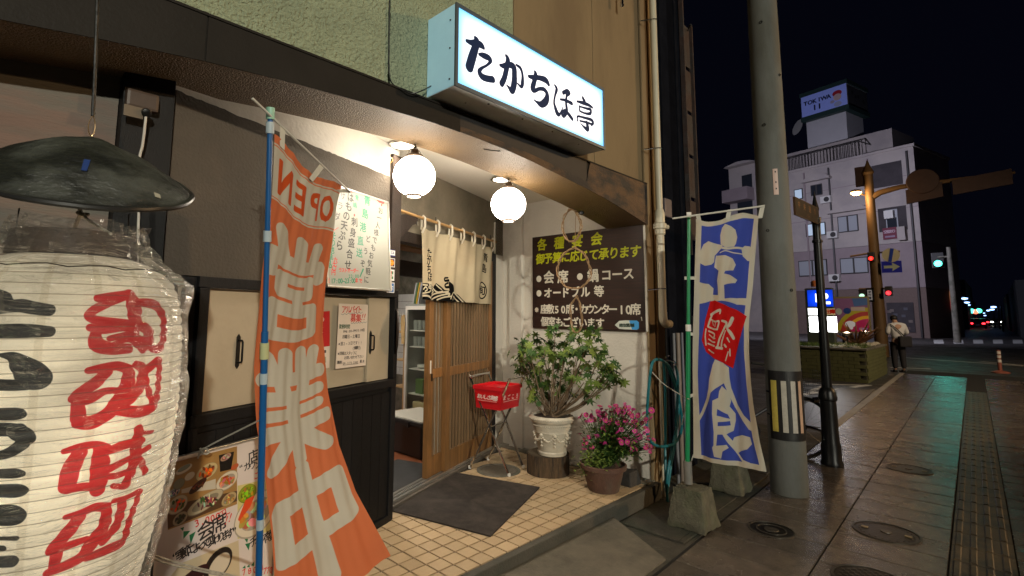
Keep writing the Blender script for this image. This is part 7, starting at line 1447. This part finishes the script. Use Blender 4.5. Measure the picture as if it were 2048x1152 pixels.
# stepped roof volume and railing
a, z_a = bs_(1783, 256, -2.5); c_, _ = bs_(1560, 300, -2.5); bb(MB(), min(a, c_), max(a, c_)+2, -6.9, -2.5, zr+.23, z_a).build("roof_storey", M_apt, t)
a, z_a = bs_(1720, 308, -.6); c_, z_c = bs_(1560, 320, -.6); mb = MB(); nn_ = 26
for k in range(nn_+1): s = a+(c_-a)*k/nn_; mb.tube([BW(s, -.6, zr+.2), BW(s, -.6, zr+1.6)], .03, 4)
mb.tube([BW(a, -.6, zr+1.6), BW(c_, -.6, zr+1.6)], .05, 5); mb.tube([BW(a, -.6, zr+1.6), BW(a-.1, -2.6, zr+1.6)], .05, 5); mb.build("roof_railing", M_frm, t)
# tower and its lettered sign box
a, z_a = bs_(1691, 214, -3.5); c_, z_c = bs_(1612, 236, -3.5); z_b = bs_(1640, 292, -3.5)[1]-1
bb(MB(), min(a, c_), max(a, c_), -6.8, -3.5, z_b, z_a+.3).build("rooftop_tower", mat("tower_white", (.62, .6, .62), .8, var=.1, vscale=.8), t)
a, z_a = bs_(1692, 166, -3.0); c_, z_c = bs_(1601, 186, -3.0); _, z_l = bs_(1692, 209, -3.0); zt2, zb2 = z_a, z_l; s0_, s1_ = min(a, c_), max(a, c_)
bb(MB(), s0_, s1_, -7, -3.02, zb2, zt2).build("sign_box", MATS["tower_white"], t); bb(MB(), s0_-.1, s1_+.1, -7.1, -2.95, zt2+.01, zt2+.4).build("sign_trim", mat("dark_green_trim", (.02, .05, .045), .6), t); bb(MB(), s0_-.1, s1_+.1, -7.1, -2.95, zb2-.45, zb2-.01).build("sign_trim", MATS["dark_green_trim"], t)
bd2 = Board(BW(s1_, -3.0, zt2), -BE*(s1_-s0_), (0, 0, zb2-zt2), 110, (.5, .56, .85)); c = bd2.cv; w_, h_ = c.w, c.h; NV = (.04, .06, .16)
c.run("TOKIWA", (w_*.1, h_*.36), (w_*.62, h_*.36), h_*.27, NV, .05); c.run("11", (w_*.3, h_*.68), (w_*.41, h_*.68), h_*.34, NV, .06)
c.ell(w_*.8, h_*.34, w_*.1, h_*.14, (.5, .1, .16)); c.ell(w_*.8, h_*.52, w_*.085, h_*.16, (.6, .52, .55)); c.ell(w_*.69, h_*.68, w_*.05, h_*.07, (.5, .48, .58)); c.ell(w_*.8, h_*.85, w_*.08, h_*.12, (.5, .52, .66))
bd2.mesh("sign_face", print_mat("tower_sign", c.image("tower_sign"), .5, emit=.14), t)  # bluish spotlighting put into the panel colour and a faint emission
bd2 = Board(BW(s0_-.02, -3.1, zt2-.1), -BN*3.8, (0, 0, (zb2-zt2)*.9), 60, (.3, .3, .31)); c = bd2.cv
for k, (x, y) in enumerate(((.25, .3), (.4, .45), (.55, .4), (.8, .55))): c.ell(c.w*x, c.h*y, c.w*.05, c.h*.1, (.12, .12, .14))
bd2.mesh("sign_face", print_mat("tower_sign_side", c.image("tower_sign_side"), .6), t)
td = bs_(1606, 254, -5); MB().lathe(BW(td[0]+.3, -5, td[1]), [(.8, .25), (.5, .08), (.01, 0)], 18, axis=(BN+BE*.6+Vector((0, 0, .3)))).build("satellite_dish", M_white, t, smooth=True)
# windows: (u0,v0,u1,v1, material, frame)
def win(u0, v0, u1, v1, mt, mul=1, off=0.0, rec=.0, hood=False):
    a, zt2 = bs_((u0+u1)/2, v0, off); _, zb2 = bs_((u0+u1)/2, v1, off); s0 = bs_(u1, (v0+v1)/2, off)[0]; s1 = bs_(u0, (v0+v1)/2, off)[0]
    f = bb(MB(), s0, s1, off+.005, off+.07, zb2, zt2).build("window", M_frm, apt)
    for k in range(mul): w2 = (s1-s0)/mul; bb(MB(), s0+w2*k+.07, s0+w2*(k+1)-.07, off+.071, off+.085, zb2+.08, zt2-.08).build("pane", mt, f)
    if hood:
        n = 10; P = [BW(s0-.8+(s1-s0+1.4)*k/n, off+.01, zt2+.45+.4*math.sin(math.pi*(k/n)**.7)) for k in range(n+1)]; MB().extr([BW(s0-.8, off+.01, zt2+.3)]+P+[BW(s0-.8+(s1-s0+1.4), off+.01, zt2+.3)], BN*.5).build("window_hood", M_apt, apt)
M_litw = glow("lit_window", (.5, .72, 1.0), .42)
win(1589, 378, 1606, 399, M_litw); win(1622, 369, 1645, 391, M_dkgl, 2, hood=True); win(1676, 431, 1717, 464, M_curt, 2, hood=True); win(1612, 446, 1652, 472, M_litw, 2); win(1598, 520, 1655, 552, M_curt, 2); win(1681, 515, 1737, 547, M_curt, 2)
def recess(u0, v0, u1, v1, nm="balcony_opening"):
    a, zt2 = bs_((u0+u1)/2, v0); _, zb2 = bs_((u0+u1)/2, v1); s0 = bs_(u1, (v0+v1)/2)[0]; s1 = bs_(u0, (v0+v1)/2)[0]
    bb(MB(), s0, s1, .004, .03, zb2, zt2).build(nm, mat("opening_dark", (.06, .05, .055), .8, var=.4, vscale=1.2), apt); return s0, s1, zb2, zt2  # flat dark panel stands in for the shade of the opening
recess(1744, 326, 1805, 373); s0, s1, zb2, zt2 = recess(1757, 414, 1814, 462)
w2 = s1-s0; bb(MB(), s0+w2*.3, s0+w2*.72, .04, .08, zb2+.1, zt2-.2).build("balcony_door", M_curt, apt); bb(MB(), s0+w2*.34, s0+w2*.68, .085, .1, zb2+.2, zb2+(zt2-zb2)*.55).build("balcony_door_pane", M_dkgl, apt)
bb(MB(), s0+w2*.38, s0+w2*.7, .09, .5, zt2-.95, zt2-.3).build("air_conditioner", M_white, apt)
a, zt2 = bs_(1766, 457); c_, zb2 = bs_(1796, 477); bd2 = Board(BW(a, .12, zt2), BE*(c_-a), (0, 0, zb2-zt2), 200, (.45, .08, .2)); bd2.cv.run("空室あり", (bd2.cv.w*.2, bd2.cv.h*.35), (bd2.cv.w*.8, bd2.cv.h*.35), bd2.cv.h*.3, (.8, .7, .75), .03); bd2.cv.rect(bd2.cv.w*.15, bd2.cv.h*.7, bd2.cv.w*.85, bd2.cv.h*.85, (.6, .5, .6)); bd2.mesh("vacancy_banner", print_mat("vacancy", bd2.cv.image("vacancy"), .5), apt)
a, zt2 = bs_(1798, 455); c_, zb2 = bs_(1816, 480); bb(MB(), c_, a, .05, .45, zb2, zt2).build("balcony_panel", M_apt, apt)
s0, s1, zb2, zt2 = recess(1775, 605, 1829, 664, "shopfront"); 
random.seed(4)
for k in range(14): s = s0+(s1-s0)*random.random(); z_ = zb2+(zt2-zb2)*random.random()*.8; bb(MB(), s, s+.25, .04, .06, z_, z_+.2).build("window_sticker", mat("sticker%d" % (k % 3), ((.16, .1, .1), (.1, .1, .12), (.2, .16, .14))[k % 3], .6), apt)
for k, (u, mt_) in enumerate(((1612, M_apt2), (1662, M_frm), (1741, M_apt2), (1822, M_frm))):
    s = bs_(u, 400)[0]; mb = MB(); mb.tube([BW(s, .12, 0), BW(s, .12, zr-.3)], .07, 6); mb.build("wall_pipe", mt_, apt)
for (u, v) in ((1668, 470), (1655, 400), (1672, 556)):
    s, z_ = bs_(u, v); bb(MB(), s-.4, s+.4, .02, .4, z_-.3, z_+.3).build("air_conditioner", M_white, apt); MB().lathe(BW(s-.1, .41, z_), [(.22, 0), (.2, .01), (.01, .01)], 14, axis=BN).build("fan_grille", M_frm, apt)
for z_ in (zb1+(zr-zb1)*.36, zb1+(zr-zb1)*.7): bb(MB(), s_r, s_l, .001, .02, z_, z_+.05).build("wall_joint", M_apt2, apt)
# ------------------------------------------------------------------ yellowish signal pole with arm, lamp and signs
YPt = Vector((26.1, 3.24, 0)); M_yp = mat("mustard_pole", (.17, .1, .04), .6, .1, var=.2, vscale=2)
def yx(u, v, d=0): return hp(u, v, YPt-Vector((d, 0, 0)), Vector((1, .1, 0)))
t = thing("signal_pole", "tall mustard signal pole with a spear top, a long arm and an orange lamp", "signal pole", YPt)
ztp = yx(1735, 321).z; zk = yx(1738, 350).z
MB().lathe(YPt, [(.22, -.03), (.22, 1.0), (.19, 2.5), (.15, zk)], 20, cap=False).build("shaft", M_yp, t, smooth=True); MB().lathe(YPt+z*zk, [(.16, 0), (.2, .1), (.12, .3), (.02, ztp-zk)], 12).build("spear_top", M_yp, t)
arm0, arm1 = yx(1740, 385), yx(2030, 345); MB().tube([yx(1738, 398), yx(1760, 385), yx(1800, 374), yx(1850, 368), yx(1950, 355), arm1], .09, 8, rs=[.14, .12, .1, .09, .07, .05]).build("arm", M_yp, t, smooth=True)
MB().lathe(yx(1845, 362, .2), [(.001, .0), (.47, .02), (.5, .06), (.5, .12)], 24, axis=(1, .1, 0)).build("round_sign_back", mat("sign_back_brown", (.05, .025, .02), .7, var=.3), t)
for q_ in (((1812, 394), (1885, 378), .28), ((1905, 375), (2025, 352), .28)):
    A_, B_ = yx(*q_[0], .15), yx(*q_[1], .15); MB().hexa([A_-z*q_[2], B_-z*q_[2], B_-z*q_[2]+Vector((.12, 0, 0)), A_-z*q_[2]+Vector((.12, 0, 0)), A_+z*q_[2], B_+z*q_[2], B_+z*q_[2]+Vector((.12, 0, 0)), A_+z*q_[2]+Vector((.12, 0, 0))]).build("sign_back", MATS["sign_back_brown"], t)
MB().box(yx(1725, 352)+Vector((.1, 0, 0)), (.2, .5, .8)).build("junction_box", MATS["sign_back_brown"], t)
L_ = yx(1712, 384, .3); MB().tube([yx(1733, 392), yx(1720, 387, .2), L_], .03, 6).build("lamp_arm", M_yp, t); MB().lathe(L_, [(.02, .1), (.16, .08), (.2, .0), (.19, -.02)], 16, cap=False).build("lamp_hood", M_yp, t); MB().lathe(L_, [(.17, .03), (.19, -.03), (.12, -.12), (.01, -.14)], 16).build("lamp_lens", glow("sodium", (1, .52, .14), 26), t, smooth=True)
ld = bpy.data.lights.new("sodium_light", 'POINT'); ld.energy = 90; ld.color = LAMP_ORANGE; ld.shadow_soft_size = .15; lo = bpy.data.objects.new("sodium_light", ld); COL.objects.link(lo); lo.location = L_-Vector((.25, 0, .35))
def disc(u, v, r, mt, nm, d=.35, ax=(-1, -.1, 0)): return MB().lathe(yx(u, v, d), [(r, -.02), (r, .02), (.001, .021)], 24, axis=ax).build(nm, mt, t)
# no-parking style round sign and one-way arrow
A_ = yx(1767.5, 497, .35); B_ = yx(1796, 524, .35); t = thing("round_road_sign", "round pale sign with a blue diagonal bar on the mustard pole", "road sign", (A_+B_)/2)
cc_ = (A_+B_)/2; R2 = (A_.z-B_.z)/2; disc_ = MB().lathe(cc_, [(R2, -.02), (R2, .0), (.001, .003)], 28, axis=(-1, -.1, 0)).build("disc", mat("sign_cream", (.5, .48, .33), .5), t)
MB().hexa([cc_+Vector((-.03, R2*.32, -R2*.9)), cc_+Vector((-.03, -R2*.02, -R2*.98)), cc_+Vector((-.02, -R2*.02, -R2*.98)), cc_+Vector((-.02, R2*.32, -R2*.9)), cc_+Vector((-.03, -R2*.02, R2*.98)), cc_+Vector((-.03, -R2*.4, R2*.9)), cc_+Vector((-.02, -R2*.4, R2*.9)), cc_+Vector((-.02, -R2*.02, R2*.98))]).build("blue_bar", mat("sign_blue", (.02, .06, .4), .4), t)
A_ = yx(1762, 523, .35); B_ = yx(1804.5, 544.5, .35); t = thing("one_way_sign", "blue rectangular one way sign with a pale arrow pointing right", "road sign", (A_+B_)/2)
bd2 = Board(A_, Vector((B_.x-A_.x, B_.y-A_.y, 0)), (0, 0, B_.z-A_.z), 200, (.03, .09, .55)); c = bd2.cv; w_, h_ = c.w, c.h; AR_ = (.6, .62, .5); c.poly([(w_*.1, h_*.38), (w_*.55, h_*.38), (w_*.52, h_*.12), (w_*.92, h_*.5), (w_*.52, h_*.88), (w_*.55, h_*.62), (w_*.1, h_*.62), (w_*.14, h_*.5)], AR_)
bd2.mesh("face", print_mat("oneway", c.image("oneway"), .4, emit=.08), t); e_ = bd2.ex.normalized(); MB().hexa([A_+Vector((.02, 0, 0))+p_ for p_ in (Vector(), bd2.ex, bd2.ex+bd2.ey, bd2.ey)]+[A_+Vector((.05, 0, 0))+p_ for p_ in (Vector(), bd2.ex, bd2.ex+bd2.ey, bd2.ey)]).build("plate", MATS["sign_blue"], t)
def signal(u, v, col, r, label, s_=12, d=.4, body=True, pos=None, size=.5):
    p = pos or yx(u, v, d); t = thing("traffic_signal", label, "traffic light", p, "signal heads at the junction"); M_sg = mat("signal_body", (.03, .03, .03), .5)
    if body: MB().box(p+Vector((.12, 0, .16*size)), (.2, .45*size, .75*size)).build("housing", M_sg, t, bevel=.02)
    MB().lathe(p, [(r, .0), (r*.8, .04), (.01, .06)], 20, axis=(-1, 0, 0)).build("lens", glow("lens"+label[:12], col, s_), t, smooth=True)
    MB().lathe(p, [(r*1.15, -.02), (r*1.15, .12), (r*1.1, .12), (r*1.1, -.02)], 20, axis=(-1, 0, 0), cap=False).build("visor", M_sg, t)
    return t
signal(1742, 517, (1, .03, .02), .085, "red pedestrian signal glowing on the left of the mustard pole", 2)
signal(1777, 586, (1, .03, .05), .09, "red signal glowing to the right of the mustard pole below the arrow sign", 1.8)
signal(1724, 592, (.5, .9, .6), .09, "pale green signal glowing left of the small vertical sign", 1.6)
tag(MB().tube([yx(1700, 513), yx(1742, 506), yx(1800, 503)], .04, 6).build("signal_bracket", M_yp, None), "horizontal bracket pipe carrying the round sign and the red pedestrian signal", "bracket")
tag(MB().tube([yx(1718, 578), yx(1752, 577), yx(1778, 577)], .04, 6).build("signal_bracket", M_yp, None), "lower bracket pipe between the pale green and the red signal", "bracket")
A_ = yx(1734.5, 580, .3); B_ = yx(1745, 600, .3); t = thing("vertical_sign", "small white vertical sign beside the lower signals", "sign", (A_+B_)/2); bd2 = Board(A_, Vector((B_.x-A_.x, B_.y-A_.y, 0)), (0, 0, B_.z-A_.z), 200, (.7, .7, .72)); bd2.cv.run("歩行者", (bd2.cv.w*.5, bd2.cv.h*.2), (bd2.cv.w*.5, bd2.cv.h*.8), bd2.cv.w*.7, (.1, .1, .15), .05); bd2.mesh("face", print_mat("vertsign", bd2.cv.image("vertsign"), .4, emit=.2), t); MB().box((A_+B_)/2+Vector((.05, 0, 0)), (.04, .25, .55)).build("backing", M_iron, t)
# green signal farther right with its pole
GX = 44.0; gp2 = hx(1876, 527, GX)
sg = signal(0, 0, (.08, 1, .72), .2, "bright green traffic signal at the far corner of the apartment block", 4, pos=gp2, size=1.3)
ld = bpy.data.lights.new("green_signal_light", 'SPOT'); ld.energy = 95; ld.color = (.1, 1, .78); ld.shadow_soft_size = .2; ld.spot_size = math.radians(24); ld.spot_blend = 1; lo = bpy.data.objects.new("green_signal_light", ld); COL.objects.link(lo); lo.location = gp2-Vector((.4, 0, 0)); lo.rotation_euler = (Vector((7, .6, 0))-lo.location).to_track_quat('-Z', 'Y').to_euler()
gb2 = hz(1916, 690, 0); gb2 = hx(1916, 690, GX); gb2.z = 0
t = thing("far_signal_pole", "grey signal pole carrying the green traffic signal", "signal pole", gb2); MB().tube([gb2, (gb2.x, gb2.y, gp2.z+1)], .16, 12, rs=[.18, .12]).build("shaft", M_conc, t, smooth=True); MB().tube([(gb2.x, gb2.y, gp2.z+.4), (gb2.x, gp2.y, gp2.z+.4)], .06, 8).build("arm", M_conc, t)
pz = hd(1548, 500, 30.0); street_lamp((pz.x, pz.y), 10.0, (CN.x, CN.y+8, 6), (.8, .8, 1.0), 8200, "bluish street lamp hidden behind the thick utility pole")
# farther shops and lights along the street
def far_box(name, px4, X, depth, mt, label, cat, z0=None):
    A_, B_ = hx(px4[0], px4[1], X), hx(px4[2], px4[3], X); t = thing(name, label, cat, (X, (A_.y+B_.y)/2, 0)); MB().b2((X, B_.y, -.03 if z0 is None else B_.z), (X+depth, A_.y, A_.z)).build("wall", mt, t); return t, A_, B_
M_far = mat("far_wall", (.16, .15, .15), .8, var=.3, vscale=.5); M_fard = mat("far_dark", (.03, .032, .035), .8, var=.3, vscale=.4)
def litp(t, px4, X, col, s_, nm, txt=None, tc_=(.1, .1, .3)):
    A_, B_ = hx(px4[0], px4[1], X), hx(px4[2], px4[3], X); bd2 = Board(A_, (0, B_.y-A_.y, 0), (0, 0, B_.z-A_.z), 60, col)
    if txt: bd2.cv.run(txt, (bd2.cv.w*.5, bd2.cv.h*.2), (bd2.cv.w*.5, bd2.cv.h*.5), bd2.cv.w*.8, tc_, .05); bd2.cv.rect(0, bd2.cv.h*.55, bd2.cv.w, bd2.cv.h*.85, (.8, .12, .1))
    bd2.mesh(nm, print_mat(nm+str(px4[0]), bd2.cv.image(nm), .5, emit=s_, var=0), t)
t, A_, B_ = far_box("corner_shop", (1864, 560, 1912, 672), 60, 10, M_far, "dim corner shop with a lit white doorway beyond the apartment block", "shop")
litp(t, (1872, 595, 1884, 606), 59.9, (.8, .9, 1), 1.6, "lit_panel"); litp(t, (1880, 606, 1885, 620), 59.9, (.8, .9, 1), 1.6, "lit_panel"); litp(t, (1874, 610, 1878, 623), 59.9, (.7, .8, .95), 1.0, "lit_panel")
a, b_ = hx(1866, 566, 59.5), hx(1908, 580, 59.5); MB().b2((58, b_.y, b_.z), (59.9, a.y, a.z)).build("awning", M_far, t)
t, A_, B_ = far_box("vertical_shop_sign", (1903, 594, 1913, 628), 57, .4, M_fard, "lit vertical shop sign with a red lower band", "sign", z0=1); litp(t, (1903.5, 595, 1912.5, 616), 56.9, (.75, .78, .95), .9, "lit_face", "宝石")
tag(MB().b2((57.1, B_.y+.3, -.03), (57.3, B_.y+.5, B_.z)).build("sign_post", M_conc, None), "grey post under the vertical shop sign", "post")
for i, (v, col, l_) in enumerate(((594, (1, .35, .12), "amber round advertising light beside the corner shop"), (610, (1, .12, .1), "red round advertising light beside the corner shop"))): p = hx(1892, v, 56); tag(MB().lathe(p, [(.55, -.1), (.55, .05), (.3, .1), (.01, .1)], 20, axis=(-1, 0, 0)).build("round_light", glow("roundlight%d" % i, col, .32), None, smooth=True, origin=p), l_, "light")
for k, (u0, vt, u1, X, l_) in enumerate(((1912, 560, 1942, 95, "dark low building left of the distant street"), (1938, 600, 1952, 150, "dark distant building where the street lamps begin"), (2012, 588, 2060, 90, "dark building on the right side of the distant street"), (2030, 560, 2110, 60, "dark building at the right edge of the photo"))): far_box("dark_building", (u0, vt, u1, 690), X, 30, M_fard, l_, "building")
# distant street lamps and their bluish heads
pts_ = [(1929, 597, 70), (1934, 605, 85), (1936, 610, 100), (1939, 618, 120), (1987, 614, 85), (1984, 619, 100), (1976, 621, 115), (1967, 626, 150), (1970, 631, 180)]
ords = ("nearest", "second nearest", "third nearest", "fourth nearest", "nearest", "second nearest", "third nearest", "fourth nearest", "farthest")
for i, (u, v, X) in enumerate(pts_):
    p = hx(u, v, X); side = "left" if i < 4 else "right"; t = thing("distant_street_lamp", "%s bluish street lamp of the row on the %s side of the distant street" % (ords[i], side), "street lamp", (p.x, p.y, 0), "distant street lamps")
    MB().lathe(p, [(.01, -.12), (.24, -.05), (.24, .05), (.01, .1)], 12).build("lamp_head", glow("far_lamp", (.3, .5, 1), 4.5), t, smooth=True); MB().tube([(p.x, p.y+(.6 if i < 4 else -.6), 0), (p.x, p.y+(.6 if i < 4 else -.6), p.z+.2), (p.x, p.y, p.z+.15)], .08, 6).build("post", M_iron, t)
for i, (u, v, col, l_) in enumerate(((1944, 622, (.1, 1, .8), "left distant green traffic signal down the street"), (1958, 621.5, (.1, 1, .6), "right distant green traffic signal down the street"), (1951, 623.5, (1, .15, .08), "distant red traffic signal between the two green ones"))):
    p = hx(u, v, 110); t = thing("distant_signal", l_, "traffic light", p); MB().lathe(p, [(.35, -.1), (.35, .1), (.01, .2)], 12, axis=(-1, 0, 0)).build("lens", glow("dsig%d" % i, col, 3), t); MB().box(p+Vector((.3, 0, 0)), (.3, 1.6, .6)).build("housing", M_iron, t)
def car(u, v, X, label, tail=True, colr=(.05, .05, .06)):
    c_ = hx(u, v, X); c_.z = -.03; t = thing("car", label, "car", c_, "cars far down the street"); M_car = mat("car_paint%d" % int(u), colr, .3, .3); M_gl = M_dkgl
    sec = [(-2.1, .35), (-2.15, .8), (-1.9, .95), (-1.35, 1.42), (.5, 1.45), (1.1, .98), (2.05, .85), (2.1, .35)]
    MB().extr([c_+Vector((x, .85, z_)) for x, z_ in sec], (0, -1.7, 0)).build("body", M_car, t, bevel=.05)
    MB().hexa([c_+Vector(q_) for q_ in ((-1.87, .7, 1.0), (-1.87, -.7, 1.0), (-1.8, -.7, 1.0), (-1.8, .7, 1.0), (-1.44, .6, 1.38), (-1.44, -.6, 1.38), (-1.38, -.6, 1.38), (-1.38, .6, 1.38))]).build("rear_window", M_gl, t)
    for sx_ in (-1.3, 1.3):
        for sy_ in (-.78, .78): MB().lathe(c_+Vector((sx_, sy_, .31)), [(.01, -.1), (.3, -.1), (.31, 0), (.3, .1), (.01, .1)], 16, axis=(0, 1, 0)).build("wheel", M_tyre, t)
    for sy_ in (-.62, .62): MB().box(c_+Vector((-2.17, sy_, .75)), (.06, .32, .18)).build("tail_light" if tail else "headlight", glow("tail" if tail else "headlamp", (1, .02, .03) if tail else (1, .95, .8), 9 if tail else 14), t)
    MB().box(c_+Vector((-2.17, 0, .55)), (.04, .4, .2)).build("number_plate", M_white, t)
car(1955, 640, 105, "dark car with glowing red tail lights, nearest down the street"); car(1966, 638, 140, "second car with red tail lights down the street", colr=(.3, .3, .32)); car(1992, 637, 150, "oncoming car with white headlights far down the street", False)
litp_ = None
# parked scooters and dim things behind the utility pole
